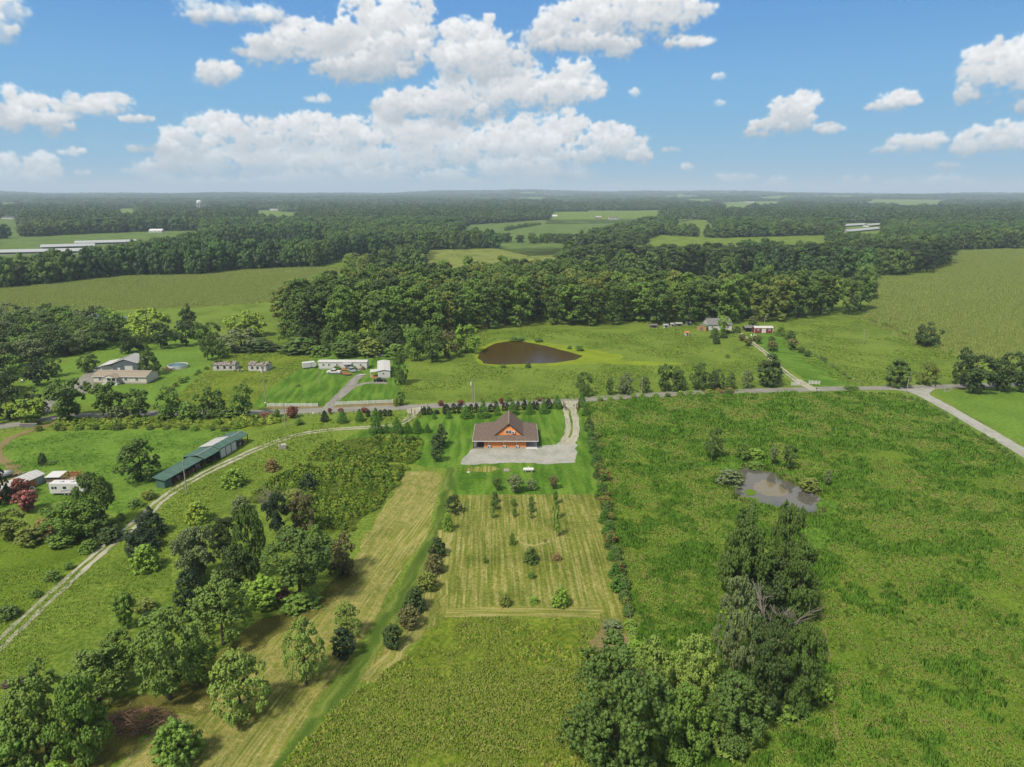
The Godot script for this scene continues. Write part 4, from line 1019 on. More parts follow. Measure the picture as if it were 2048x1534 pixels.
func green_barn():
	var o := thing("green_roof_barn", "long green roofed open barn with white doors beside the gravel track", "barn", Vector2(-84.57, -159.3), 1.35)
	# +X runs away along the track, +Z is the door side
	var k := Kit.new()
	# low lean-to at the near end
	k.slab(Vector3(-0.6, 2.35, 0.5), Vector3(-0.6, 2.9, -3.0), Vector3(14.2, 2.9, -3.4), Vector3(14.2, 2.35, 0.5), 0.12)
	part(o, "low_roof", k, mats.green_metal)
	k = Kit.new()
	k.box(Vector3(1.2, 1.15, -1.3), Vector3(2.4, 2.3, 2.5))
	part(o, "green_end_room", k, mats.green_metal)
	one_box(o, "back_wall", Vector3(9.0, 1.35, -3.0), Vector3(13.0, 2.7, 0.12), mats.weathered_white)
	for x in [2.6, 5.4, 8.2, 11.0, 13.8]:
		one_box(o, "post", Vector3(x, 1.15, 0.2), Vector3(0.18, 2.3, 0.18), mats.black_metal)
	for x in [2.6, 5.4, 8.2, 11.0]:
		k = Kit.new()
		for y in [0.5, 0.95]:
			k.box(Vector3(x + 1.4, y, 0.22), Vector3(2.6, 0.12, 0.06))
		part(o, "stall_rail", k, mats.red_wood)
	# gabled open bay
	k = Kit.new()
	gable_roof(k, 13.9, 20.6, -5.4, 1.2, 2.55, 3.35, -1.2)
	var bay := part(o, "open_bay_roof", k, mats.green_metal)
	one_box(bay, "ridge_cap", Vector3(17.2, 3.38, -1.2), Vector3(6.7, 0.06, 0.22), mats.grey_metal)
	for x in [14.2, 17.2, 20.3]:
		one_box(o, "post", Vector3(x, 1.22, 0.9), Vector3(0.18, 2.44, 0.18), mats.black_metal)
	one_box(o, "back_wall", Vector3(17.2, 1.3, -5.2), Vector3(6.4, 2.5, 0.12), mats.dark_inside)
	# closed middle with three white doors
	k = Kit.new()
	k.sweep([Vector2(-5.3, 0), Vector2(0.85, 0), Vector2(0.85, 2.75), Vector2(-1.2, 3.45), Vector2(-5.3, 2.75)], 20.6, 28.4)
	part(o, "wall", k, mats.green_metal)
	k = Kit.new()
	k.slab(Vector3(20.45, 2.84, 1.1), Vector3(20.45, 3.62, -1.2), Vector3(28.6, 3.62, -1.2), Vector3(28.6, 2.84, 1.1), 0.1)
	part(o, "front_roof", k, mats.green_metal)
	for i in 11:      # pale ribbed sheets on the back slope
		k = Kit.new()
		var x := 20.5 + i * 0.73
		k.slab(Vector3(x, 3.62, -1.22), Vector3(x, 2.78, -5.6), Vector3(x + 0.66, 2.78, -5.6), Vector3(x + 0.66, 3.62, -1.22), 0.08)
		part(o, "pale_roof_sheet", k, mats.weathered_white if i % 3 else mats.grey_metal)
	for i in 3:
		one_box(o, "white_door", Vector3(22.0 + i * 2.5, 1.25, 0.9), Vector3(2.1, 2.4, 0.08), mats.white_paint)
	# open bay at the far end
	k = Kit.new()
	gable_roof(k, 28.45, 34.2, -5.2, 1.0, 2.5, 3.2, -1.3)
	bay = part(o, "far_bay_roof", k, mats.green_metal)
	one_box(bay, "ridge_cap", Vector3(31.3, 3.23, -1.3), Vector3(5.7, 0.06, 0.22), mats.grey_metal)
	for x in [31.2, 33.9]:
		for z in [0.8, -5.0]:
			one_box(o, "post", Vector3(x, 1.2, z), Vector3(0.18, 2.4, 0.18), mats.black_metal)
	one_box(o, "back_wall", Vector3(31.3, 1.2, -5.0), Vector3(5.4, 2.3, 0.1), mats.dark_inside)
	# what is stored inside
	var store := RandomNumberGenerator.new()
	store.seed = 3
	for i in 26:
		var x := store.randf_range(3.0, 19.8) if i < 19 else store.randf_range(29.0, 33.5)
		var s := Vector3(store.randf_range(0.4, 1.2), store.randf_range(0.3, 1.0), store.randf_range(0.4, 1.0))
		var p := Vector3(x, s.y / 2 + 0.02, store.randf_range(-2.2, -0.1))
		var c := thing("stored_box", "%s stored in the open bays of the green barn" % ["white crate", "rust red drum box", "dark box"][i % 3], "box", Vector2.ZERO, 0.0, "things stored under the green barn")
		c.transform = o.transform * Transform3D(Basis(Vector3.UP, store.randf()), p - Vector3(0, s.y / 2, 0))
		one_box(c, "body", Vector3(0, s.y / 2, 0), s, [mats.clutter_white, mats.clutter_red, mats.dark_inside][i % 3])
		one_box(c, "lid", Vector3(0, s.y + 0.02, 0), Vector3(s.x + 0.06, 0.05, s.z + 0.06), [mats.white_trim, mats.grey_wood, mats.grey_wood][i % 3])

func tan_home():
	var o := thing("tan_home", "long tan house with pedimented white porch and tan roof", "house", Vector2(-147.8, -256.6), -0.04)
	var w := 20.4 / 2.0
	var d := -8.4
	var k := Kit.new()
	k.sweep([Vector2(d, 0.5), Vector2(0, 0.5), Vector2(0, 2.9), Vector2(d / 2, 4.15), Vector2(d, 2.9)], -w, w)
	part(o, "wall", k, mats.beige_siding)
	one_box(o, "foundation", Vector3(0, 0.25, d / 2), Vector3(w * 2 - 0.2, 0.5, -d - 0.2), mats.concrete)
	k = Kit.new()
	gable_roof(k, -w - 0.35, w + 0.35, d - 0.4, 0.4, 2.86, 4.30, d / 2)
	part(o, "roof", k, mats.tan_shingles)
	k = Kit.new()
	k.box(Vector3(0, 2.80, 0.44), Vector3(w * 2 + 0.7, 0.18, 0.06))
	part(o, "gutter", k, mats.white_trim)
	# porch
	var px := -2.6
	one_box(o, "porch_floor", Vector3(px, 0.35, 1.3), Vector3(5.6, 0.7, 2.5), mats.white_trim)
	k = Kit.new()
	k.sweep([Vector2(-2.9, 2.85), Vector2(2.9, 2.85), Vector2(0, 3.9)], 0, 0.2)
	var ped := part(o, "pediment", k, mats.white_trim)
	ped.rotation.y = -PI / 2
	ped.position = Vector3(px, 0, 2.35)
	k = Kit.new()
	k.slab(Vector3(px - 3.1, 2.82, 2.7), Vector3(px - 3.1, 2.82, -1.4), Vector3(px, 3.98, -1.4), Vector3(px, 3.98, 2.7), 0.12)
	k.slab(Vector3(px, 3.98, 2.7), Vector3(px, 3.98, -1.4), Vector3(px + 3.1, 2.82, -1.4), Vector3(px + 3.1, 2.82, 2.7), 0.12)
	part(o, "porch_roof", k, mats.tan_shingles)
	for i in 4:
		one_box(o, "porch_column", Vector3(px - 2.6 + i * 1.73, 1.75, 2.4), Vector3(0.2, 2.1, 0.2), mats.white_trim)
	k = Kit.new()
	for i in 22:
		k.box(Vector3(px - 2.5 + i * 0.238, 1.15, 2.42), Vector3(0.06, 0.8, 0.05))
	k.box(Vector3(px, 1.58, 2.42), Vector3(5.2, 0.08, 0.08))
	part(o, "railing", k, mats.white_trim)
	for i in 4:
		one_box(o, "porch_step", Vector3(px + 0.4, 0.6 - i * 0.16, 2.75 + i * 0.3), Vector3(1.6, 0.14, 0.3), mats.white_trim)
	one_box(o, "door", Vector3(px, 1.7, 0.04), Vector3(1.0, 2.0, 0.08), mats.slate_blue)
	for x in [-7.6, -4.4, 2.4, 6.6]:
		framed_window(o, Vector3(x, 1.85, 0.05), 1.3, 1.3)
		for s in [-1, 1]:
			one_box(o, "shutter", Vector3(x + s * 0.86, 1.85, 0.045), Vector3(0.36, 1.36, 0.06), mats.white_trim)

func grey_garage():
	var o := thing("grey_garage", "big grey metal garage with white roof behind the tan home", "garage", Vector2(-154.4, -272.9), 0.09)
	var w := 9.39 / 2.0
	var d := -11.0
	var k := Kit.new()
	k.sweep([Vector2(-w, 0), Vector2(w, 0), Vector2(w, 4.0), Vector2(0, 5.6), Vector2(-w, 4.0)], 0, -d)
	var wall := part(o, "wall", k, mats.slate_blue)
	wall.rotation.y = PI / 2
	k = Kit.new()
	k.slab(Vector3(-w - 0.3, 3.98, 0.3), Vector3(-w - 0.3, 3.98, d - 0.3), Vector3(0, 5.74, d - 0.3), Vector3(0, 5.74, 0.3), 0.1)
	k.slab(Vector3(0, 5.74, 0.3), Vector3(0, 5.74, d - 0.3), Vector3(w + 0.3, 3.98, d - 0.3), Vector3(w + 0.3, 3.98, 0.3), 0.1)
	var roof := part(o, "roof", k, mats.weathered_white)
	for s in [-1, 1]:
		k = Kit.new()
		for i in 8:
			var t := i / 8.0
			k.box(Vector3(s * (w * t + 0.3), 5.70 - 1.62 * t + 0.02, d / 2), Vector3(0.05, 0.06, -d))
		part(roof, "roof_rib", k, mats.grey_metal)
	one_box(o, "roller_door", Vector3(1.4, 1.45, 0.03), Vector3(3.0, 2.9, 0.1), mats.white_paint)
	one_box(o, "door", Vector3(-2.4, 1.1, 0.03), Vector3(1.0, 2.2, 0.1), mats.white_paint)
	# lean-to on the left, white walls
	k = Kit.new()
	k.slab(Vector3(-w - 5.4, 3.0, 0.2), Vector3(-w - 5.4, 3.0, d + 1.0), Vector3(-w - 0.3, 3.92, d + 1.0), Vector3(-w - 0.3, 3.92, 0.2), 0.1)
	part(o, "side_roof", k, mats.weathered_white)
	one_box(o, "side_room", Vector3(-w - 2.6, 1.45, d / 2), Vector3(5.0, 2.9, -d - 2.0), mats.white_paint)
	# pool and collapsed deck
	var p := thing("swimming_pool", "round above ground pool with white wall on the estate lawn", "pool", Vector2(-137.7, -282))
	k = Kit.new()
	for i in 28:
		var a := TAU * i / 28
		var b := TAU * (i + 1) / 28
		var q := []
		for e in [[3.9, 0.0], [3.9, 1.3], [3.75, 1.3], [3.75, 0.9]]:
			q.append([Vector3(cos(a) * e[0], e[1], sin(a) * e[0]), Vector3(cos(b) * e[0], e[1], sin(b) * e[0])])
		for j in 3:
			k.quad(q[j][1], q[j + 1][1], q[j + 1][0], q[j][0])
	part(p, "pool_wall", k, mats.white_paint)
	k = Kit.new()
	k.tube(Vector3(0, 0.05, 0), Vector3(0, 1.05, 0), 3.76, 3.76, 28)
	part(p, "pool_water", k, mats.pool_water)
	k = Kit.new()
	for s in [-0.25, 0.25]:
		k.tube(Vector3(s - 2.6, 0, 2.9), Vector3(s - 2.6, 2.1, 2.7), 0.03, 0.03, 5)
	for i in 4:
		k.box(Vector3(-2.6, 0.35 + i * 0.4, 2.87 - i * 0.04), Vector3(0.5, 0.05, 0.08))
	part(p, "ladder", k, mats.grey_metal)
	var dk := thing("collapsed_deck", "heap of reddish brown deck boards beside the pool", "deck", Vector2(-138.9, -277.8))
	for i in 16:
		k = Kit.new()
		k.box(Vector3(rng.randf_range(-2.6, 2.2), 0.35 + rng.randf_range(0, 0.7), rng.randf_range(-1.2, 1.2)), Vector3(rng.randf_range(1.8, 3.2), 0.06, 0.22), Basis.from_euler(Vector3(rng.randf_range(-0.3, 0.3), rng.randf_range(-0.7, 0.7), rng.randf_range(-0.35, 0.35))))
		part(dk, "plank", k, mats.grey_wood if i % 3 else mats.clutter_red)
	for i in 5:
		one_box(dk, "post", Vector3(-2.4 + i * 1.1, 0.6, 1.2 - (i % 2) * 2.0), Vector3(0.14, 1.2, 0.14), mats.grey_wood)

func burnt_house():
	for i in 2:
		var o := thing("burnt_house", ["left half of the burnt white house, its roof fallen in", "right half of the burnt white house, ragged roof over black windows"][i], "house", [Vector2(-116.6, -277), Vector2(-102.9, -276.2)][i], [0.05, -0.12][i], "the burnt house in the weeds")
		var w: float = [4.4, 3.8][i]
		var k := Kit.new()
		k.box(Vector3(0, 1.15, 0), Vector3(w * 2, 2.3, 0.2))
		k.box(Vector3(0, 0.9, -5.5), Vector3(w * 2, 1.8, 0.2))
		k.box(Vector3(-w + 0.1, 1.15, -2.75), Vector3(0.2, 2.3, 5.3))
		k.box(Vector3(w - 0.1, 1.0, -2.75), Vector3(0.2, 2.0, 5.3))
		part(o, "wall", k, mats.weathered_white)
		for x in [-w * 0.55, 0.2, w * 0.6]:
			one_box(o, "window_hole", Vector3(x, 1.3, 0.02), Vector3(0.9, 1.1, 0.22), mats.dark_inside)
		one_box(o, "charred_floor", Vector3(0, 0.2, -2.75), Vector3(w * 2 - 0.5, 0.3, 5.2), mats.dark_inside)
		for j in 5:      # torn pieces of roof
			k = Kit.new()
			var x0 := -w - 0.2 + j * (w * 2 + 0.4) / 5
			var x1 := x0 + (w * 2 + 0.4) / 5 * rng.randf_range(0.75, 1.0)
			var far_end := -rng.randf_range(1.4, 3.0)
			k.slab(Vector3(x0, 2.35, 0.3), Vector3(x0, 2.35 - far_end * 0.4, far_end), Vector3(x1, 2.3 - far_end * 0.4, far_end + rng.randf_range(-0.6, 0.6)), Vector3(x1, 2.35, 0.3), 0.08)
			k.slab(Vector3(x0, 3.5 - rng.randf_range(0.2, 1.2), -3.0), Vector3(x0, 2.2, -5.9), Vector3(x1, 2.2, -5.9), Vector3(x1, 3.4 - rng.randf_range(0, 0.8), -3.1), 0.08)
			part(o, "roof_sheet", k, mats.burnt)
		for j in 6:
			k = Kit.new()
			var x := rng.randf_range(-w, w)
			k.tube(Vector3(x, 0.4, -rng.randf_range(1, 4)), Vector3(x + rng.randf_range(-1, 1), 2.6, -rng.randf_range(1.5, 4)), 0.06, 0.05, 4)
			part(o, "charred_beam", k, mats.dark_inside)
	var d := thing("rubble_heap", "heap of charred boards between the burnt house halves", "rubble", Vector2(-109.2, -276.2))
	for i in 14:
		var k := Kit.new()
		k.box(Vector3(rng.randf_range(-3, 3), rng.randf_range(0.1, 0.7), rng.randf_range(-2, 2)), Vector3(rng.randf_range(0.8, 2.2), 0.1, 0.3), Basis.from_euler(Vector3(rng.randf(), rng.randf() * 3, rng.randf_range(-0.6, 0.6))))
		part(d, "board", k, [mats.dark_inside, mats.grey_wood, mats.clutter_white][i % 3])

func white_trailers():
	var o := thing("mobile_home", "long white single wide trailer facing the lawn, wooden deck at its door", "mobile home", Vector2(-69.11, -279.1), -0)
	var w := 19.8 / 2.0
	var k := Kit.new()
	k.box(Vector3(0, 1.75, -2.1), Vector3(w * 2, 2.5, 4.2))
	part(o, "wall", k, mats.white_paint)
	one_box(o, "skirting", Vector3(0, 0.25, -2.1), Vector3(w * 2 - 0.1, 0.5, 4.1), mats.weathered_white)
	k = Kit.new()
	gable_roof(k, -w - 0.2, w + 0.2, -4.4, 0.2, 3.02, 3.4, -2.1)
	part(o, "roof", k, mats.weathered_white)
	for x in [-7.8, -5.5, -2.2, 7.4]:
		framed_window(o, Vector3(x, 1.9, 0.05), 0.9, 1.1)
	one_box(o, "door", Vector3(2.7, 1.5, 0.05), Vector3(0.95, 2.0, 0.1), mats.slate_blue)
	var dk := one_box(o, "deck", Vector3(2.0, 0.35, 1.4), Vector3(4.2, 0.14, 2.6), mats.raw_wood)
	k = Kit.new()
	for i in 9:
		k.box(Vector3(0.0 + i * 0.5, 0.8, 2.6), Vector3(0.07, 0.8, 0.07))
	k.box(Vector3(2.0, 1.22, 2.6), Vector3(4.2, 0.08, 0.1))
	part(dk, "deck_rail", k, mats.raw_wood)
	k = Kit.new()
	k.slab(Vector3(0.2, 2.55, 2.4), Vector3(0.2, 2.85, 0.05), Vector3(4.0, 2.85, 0.05), Vector3(4.0, 2.55, 2.4), 0.08)
	part(o, "deck_awning", k, mats.grey_metal)
	for i in 4:
		var bx := thing("shrub", "low shrub %s the deck of the long white trailer" % ["planted left of", "farther left of", "planted right of", "at the far right beyond"][i], "shrub", Vector2(-69.11, -279.1) + Vector2([-1.4, -2.6, 5.0, 8.4][i], 0.9))
		for c in [["crown", protos.bush[2][i % 3], mats[["fresh", "mid", "fresh", "rust"][i]], Vector3(1.7, 1.6, 1.7)], ["trunk", protos.bush[3], bark, Vector3(1.2, 1.2, 1.2)]]:
			var m := MeshInstance3D.new()
			m.name = c[0]
			m.mesh = c[1]
			m.material_override = c[2]
			m.scale = c[3]
			bx.add_child(m, true)
	# second trailer, end on
	o = thing("mobile_home", "white trailer seen end on, with a covered side porch", "mobile home", Vector2(-49.65, -264.7), 0.13 + 0.05)
	w = 2.35
	var d := -17.0
	k = Kit.new()
	k.box(Vector3(0, 1.75, d / 2), Vector3(w * 2, 2.5, -d))
	part(o, "wall", k, mats.white_paint)
	one_box(o, "skirting", Vector3(0, 0.25, d / 2), Vector3(w * 2 - 0.1, 0.5, -d - 0.1), mats.weathered_white)
	k = Kit.new()
	k.slab(Vector3(-w - 0.2, 3.02, 0.25), Vector3(-w - 0.2, 3.02, d - 0.2), Vector3(0, 3.42, d - 0.2), Vector3(0, 3.42, 0.25), 0.1)
	k.slab(Vector3(0, 3.42, 0.25), Vector3(0, 3.42, d - 0.2), Vector3(w + 0.2, 3.02, d - 0.2), Vector3(w + 0.2, 3.02, 0.25), 0.1)
	part(o, "roof", k, mats.weathered_white)
	framed_window(o, Vector3(-0.3, 1.9, 0.05), 0.8, 0.8, 1)
	for z in [-3.0, -6.5, -10.0, -14.0]:
		rot_window(o, Vector3(w + 0.04, 1.9, z), 0.8, 1.1, PI / 2, 1)
	k = Kit.new()
	k.slab(Vector3(-w - 3.0, 2.5, -0.6), Vector3(-w - 3.0, 2.5, -5.0), Vector3(-w - 0.02, 2.75, -5.0), Vector3(-w - 0.02, 2.75, -0.6), 0.1)
	part(o, "side_porch_roof", k, mats.weathered_white)
	for z in [-0.8, -4.8]:
		one_box(o, "porch_post", Vector3(-w - 2.85, 1.25, z), Vector3(0.12, 2.4, 0.12), mats.white_trim)
	one_box(o, "porch_floor", Vector3(-w - 1.5, 0.2, -2.8), Vector3(2.9, 0.3, 4.4), mats.raw_wood)

func shed_group():
	var o := thing("metal_shed", "long pale metal shed with orange side wall at the left edge", "shed", Vector2(-119.3, -152.1), 1.35)
	var w := 11.65
	var k := Kit.new()
	k.box(Vector3(w * 0.39, 1.05, -2.2), Vector3(w * 0.78, 2.1, 4.4))
	part(o, "orange_wall", k, mats.rust_orange)
	k = Kit.new()
	k.box(Vector3(w * 0.89, 1.05, -2.2), Vector3(w * 0.22, 2.1, 4.46))
	part(o, "grey_wall", k, mats.grey_metal)
	k = Kit.new()
	gable_roof(k, -0.4, w + 0.3, -4.7, 0.3, 2.12, 2.95, -2.2)
	part(o, "roof", k, mats.weathered_white)
	for x in [w * 0.18, w * 0.45]:
		one_box(o, "door", Vector3(x, 0.95, 0.03), Vector3(2.2, 1.8, 0.08), mats.raw_wood)
	# unfinished lean-to
	var u := thing("unfinished_shed", "unfinished wooden shed with bare rafters beside the metal shed", "shed", Vector2(-115.8, -162.7), 0.07)
	w = 6.71
	one_box(u, "blue_wall", Vector3(0.7, 0.75, -1.7), Vector3(1.4, 1.5, 3.2), mats.slate_blue)
	one_box(u, "floor", Vector3(w / 2, 0.1, -1.6), Vector3(w, 0.2, 3.6), mats.concrete)
	k = Kit.new()
	k.slab(Vector3(-0.2, 1.6, 0.3), Vector3(-0.2, 1.75, -3.5), Vector3(w * 0.5, 1.75, -3.5), Vector3(w * 0.5, 1.6, 0.3), 0.1)
	part(u, "white_roof_sheet", k, mats.white_paint)
	for i in 4:
		k = Kit.new()
		k.box(Vector3(w * 0.55 + i * w * 0.15, 1.66, -1.6), Vector3(0.12, 0.14, 3.8))
		part(u, "rafter", k, mats.raw_wood)
	for z in [0.0, -3.3]:
		k = Kit.new()
		k.box(Vector3(w / 2, 1.5, z), Vector3(w, 0.14, 0.12))
		k.box(Vector3(w / 2, 0.75, z), Vector3(w, 0.12, 0.1))
		part(u, "beam", k, mats.raw_wood)
		for i in 6:
			one_box(u, "stud", Vector3(1.8 + i * (w - 1.9) / 5, 0.75, z), Vector3(0.1, 1.4, 0.1), mats.raw_wood)
	one_box(u, "back_board", Vector3(w * 0.75, 0.75, -3.4), Vector3(w * 0.5, 1.5, 0.06), mats.rust_orange)
	# white ring and lounging things
	var ring := thing("painted_tire", "white painted tyre leaning by the orange shed wall", "tyre", Vector2(-116.1, -157.6))
	var t := TorusMesh.new()
	t.inner_radius = 0.42
	t.outer_radius = 0.72
	var ri := MeshInstance3D.new()
	ri.name = "ring"
	ri.mesh = t
	ri.material_override = mats.white_paint
	ri.position.y = 0.55
	ri.rotation = Vector3(1.0, 0.3, 0)
	ring.add_child(ri, true)
	var heap := thing("scrap_heap", "pale scatter of scrap boards behind the metal shed", "scrap", Vector2(-127, -167.8))
	for i in 26:
		k = Kit.new()
		k.box(Vector3(rng.randf_range(-3.4, 3.4), rng.randf_range(0.05, 0.4), rng.randf_range(-2.6, 2.6)), Vector3(rng.randf_range(0.3, 1.6), 0.12, rng.randf_range(0.2, 0.5)), Basis.from_euler(Vector3(rng.randf_range(-0.3, 0.3), rng.randf() * 3, rng.randf_range(-0.3, 0.3))))
		part(heap, "board", k, [mats.grey_wood, mats.raw_wood, mats.concrete][i % 3])

func simple_house(o: Node, w: float, d: float, eave: float, ridge: float, wall: Material, roof: Material, windows := 3):
	var k := Kit.new()
	k.sweep([Vector2(-d, 0), Vector2(0, 0), Vector2(0, eave), Vector2(-d / 2, ridge - 0.1), Vector2(-d, eave)], -w / 2, w / 2)
	part(o, "wall", k, wall)
	k = Kit.new()
	gable_roof(k, -w / 2 - 0.3, w / 2 + 0.3, -d - 0.4, 0.4, eave - 0.06, ridge, -d / 2, 0.14)
	part(o, "roof", k, roof)
	for i in windows:
		framed_window(o, Vector3(-w / 2 + w * (i + 0.5) / windows, eave * 0.55, 0.05), minf(1.2, w / windows * 0.5), eave * 0.38, 2)

func red_shed_yard():
	var o := thing("red_shed", "red wooden shed with white roof and white doors by the lane", "shed", Vector2(128.8, -354.8))
	var w := 9.47
	var k := Kit.new()
	k.box(Vector3(0, 1.45, -1.9), Vector3(w, 2.6, 3.8))
	part(o, "wall", k, mats.red_wood)
	k = Kit.new()
	gable_roof(k, -w / 2 - 0.2, w / 2 + 0.2, -4.0, 0.2, 2.76, 3.5, -1.9)
	part(o, "roof", k, mats.weathered_white)
	for x in [-0.55, 0.55]:
		one_box(o, "door", Vector3(x, 1.25, 0.04), Vector3(1.0, 2.2, 0.08), mats.white_trim)
	for x in [-w / 2 + 0.1, w / 2 - 0.1]:
		one_box(o, "corner_board", Vector3(x, 1.45, 0.03), Vector3(0.2, 2.5, 0.06), mats.white_trim)
	for x in [-2.9, 2.9]:
		framed_window(o, Vector3(x, 1.7, 0.05), 1.0, 1.0)
	o = thing("carport", "grey open carport just left of the red shed", "carport", Vector2(123.5, -358.1))
	k = Kit.new()
	gable_roof(k, -3.4, 3.2, -5.0, 0.4, 2.3, 3.0, -2.4)
	part(o, "roof", k, mats.grey_roof)
	for x in [-3.1, 0, 2.9]:
		for z in [0.1, -4.6]:
			one_box(o, "post", Vector3(x, 1.12, z), Vector3(0.16, 2.24, 0.16), mats.grey_wood)
	one_box(o, "back_wall", Vector3(0, 1.0, -4.7), Vector3(6.2, 2.0, 0.1), mats.grey_wood)
	o = thing("grey_roof_house", "white house with grey roof at the wood's edge behind a pale tree", "house", Vector2(109, -363.6), 0.06)
	simple_house(o, 12.5, 9.0, 2.9, 5.6, mats.white_paint, mats.grey_roof)
	one_box(o, "chimney", Vector3(3.2, 5.4, -5.5), Vector3(0.7, 1.6, 0.7), mats.clutter_red)
	o = thing("green_roof_hut", "small round roofed hut with pale green roof by the white house", "hut", Vector2(100.7, -365), -0.5)
	k = Kit.new()
	var arch := [Vector2(-2.4, 0), Vector2(2.4, 0), Vector2(2.4, 1.8)]
	for i in range(1, 6):
		arch.append(Vector2(cos(PI * i / 6) * 2.4, 1.8 + sin(PI * i / 6) * 1.3))
	arch.append(Vector2(-2.4, 1.8))
	k.sweep(arch, -4.5, 0.0)
	var body := part(o, "wall", k, mats.raw_wood)
	body.rotation.y = PI / 2
	k = Kit.new()
	for i in 6:
		var a := PI * i / 6
		var b := PI * (i + 1) / 6
		k.slab(Vector3(cos(b) * 2.6, 1.8 + sin(b) * 1.5, 0.2), Vector3(cos(b) * 2.6, 1.8 + sin(b) * 1.5, 4.7), Vector3(cos(a) * 2.6, 1.8 + sin(a) * 1.5, 4.7), Vector3(cos(a) * 2.6, 1.8 + sin(a) * 1.5, 0.2), 0.08)
	part(o, "roof", k, mats.green_roof_paint)
	one_box(o, "door", Vector3(0, 1.0, 4.54), Vector3(1.4, 1.9, 0.1), mats.grey_wood)
	o = thing("orange_roof_hut", "tiny white hut with orange roof in the pond pasture", "hut", Vector2(87.96, -349))
	k = Kit.new()
	k.box(Vector3(0, 0.8, 0), Vector3(2.2, 1.6, 1.8))
	part(o, "wall", k, mats.weathered_white)
	k = Kit.new()
	gable_roof(k, -1.3, 1.3, -1.1, 1.1, 1.6, 2.3, 0.0, 0.1)
	part(o, "roof", k, mats.rust_orange)
	one_box(o, "door", Vector3(0.3, 0.7, 0.92), Vector3(0.7, 1.3, 0.06), mats.dark_inside)
	var spots := [Vector2(75.52, -370.6), Vector2(81.93, -370.6), Vector2(86.03, -373.5), Vector2(89.86, -375), Vector2(95.69, -377.9)]
	for i in 5:
		o = thing("animal_hut", "%s at the wood left of the white house" % ["largest grey tumbledown hut", "pale boxy coop", "narrow pale coop", "wide low coop with grey roof", "low coop nearest the house"][i], "coop", spots[i])
		var s: float = [4.0, 2.6, 1.8, 3.4, 2.4][i]
		one_box(o, "wall", Vector3(0, 0.7, 0), Vector3(s, 1.4, 1.8), [mats.grey_wood, mats.weathered_white, mats.concrete, mats.grey_wood, mats.weathered_white][i])
		k = Kit.new()
		k.slab(Vector3(-s / 2 - 0.2, 1.45, 1.3), Vector3(-s / 2 - 0.2, 1.85, -1.1), Vector3(s / 2 + 0.2, 1.85, -1.1), Vector3(s / 2 + 0.2, 1.45, 1.3), 0.08)
		part(o, "roof", k, mats.grey_metal if i != 0 else mats.grey_roof)
		one_box(o, "opening", Vector3(0.2, 0.65, 0.9), Vector3(s * 0.45, 1.0, 0.06), mats.dark_inside)

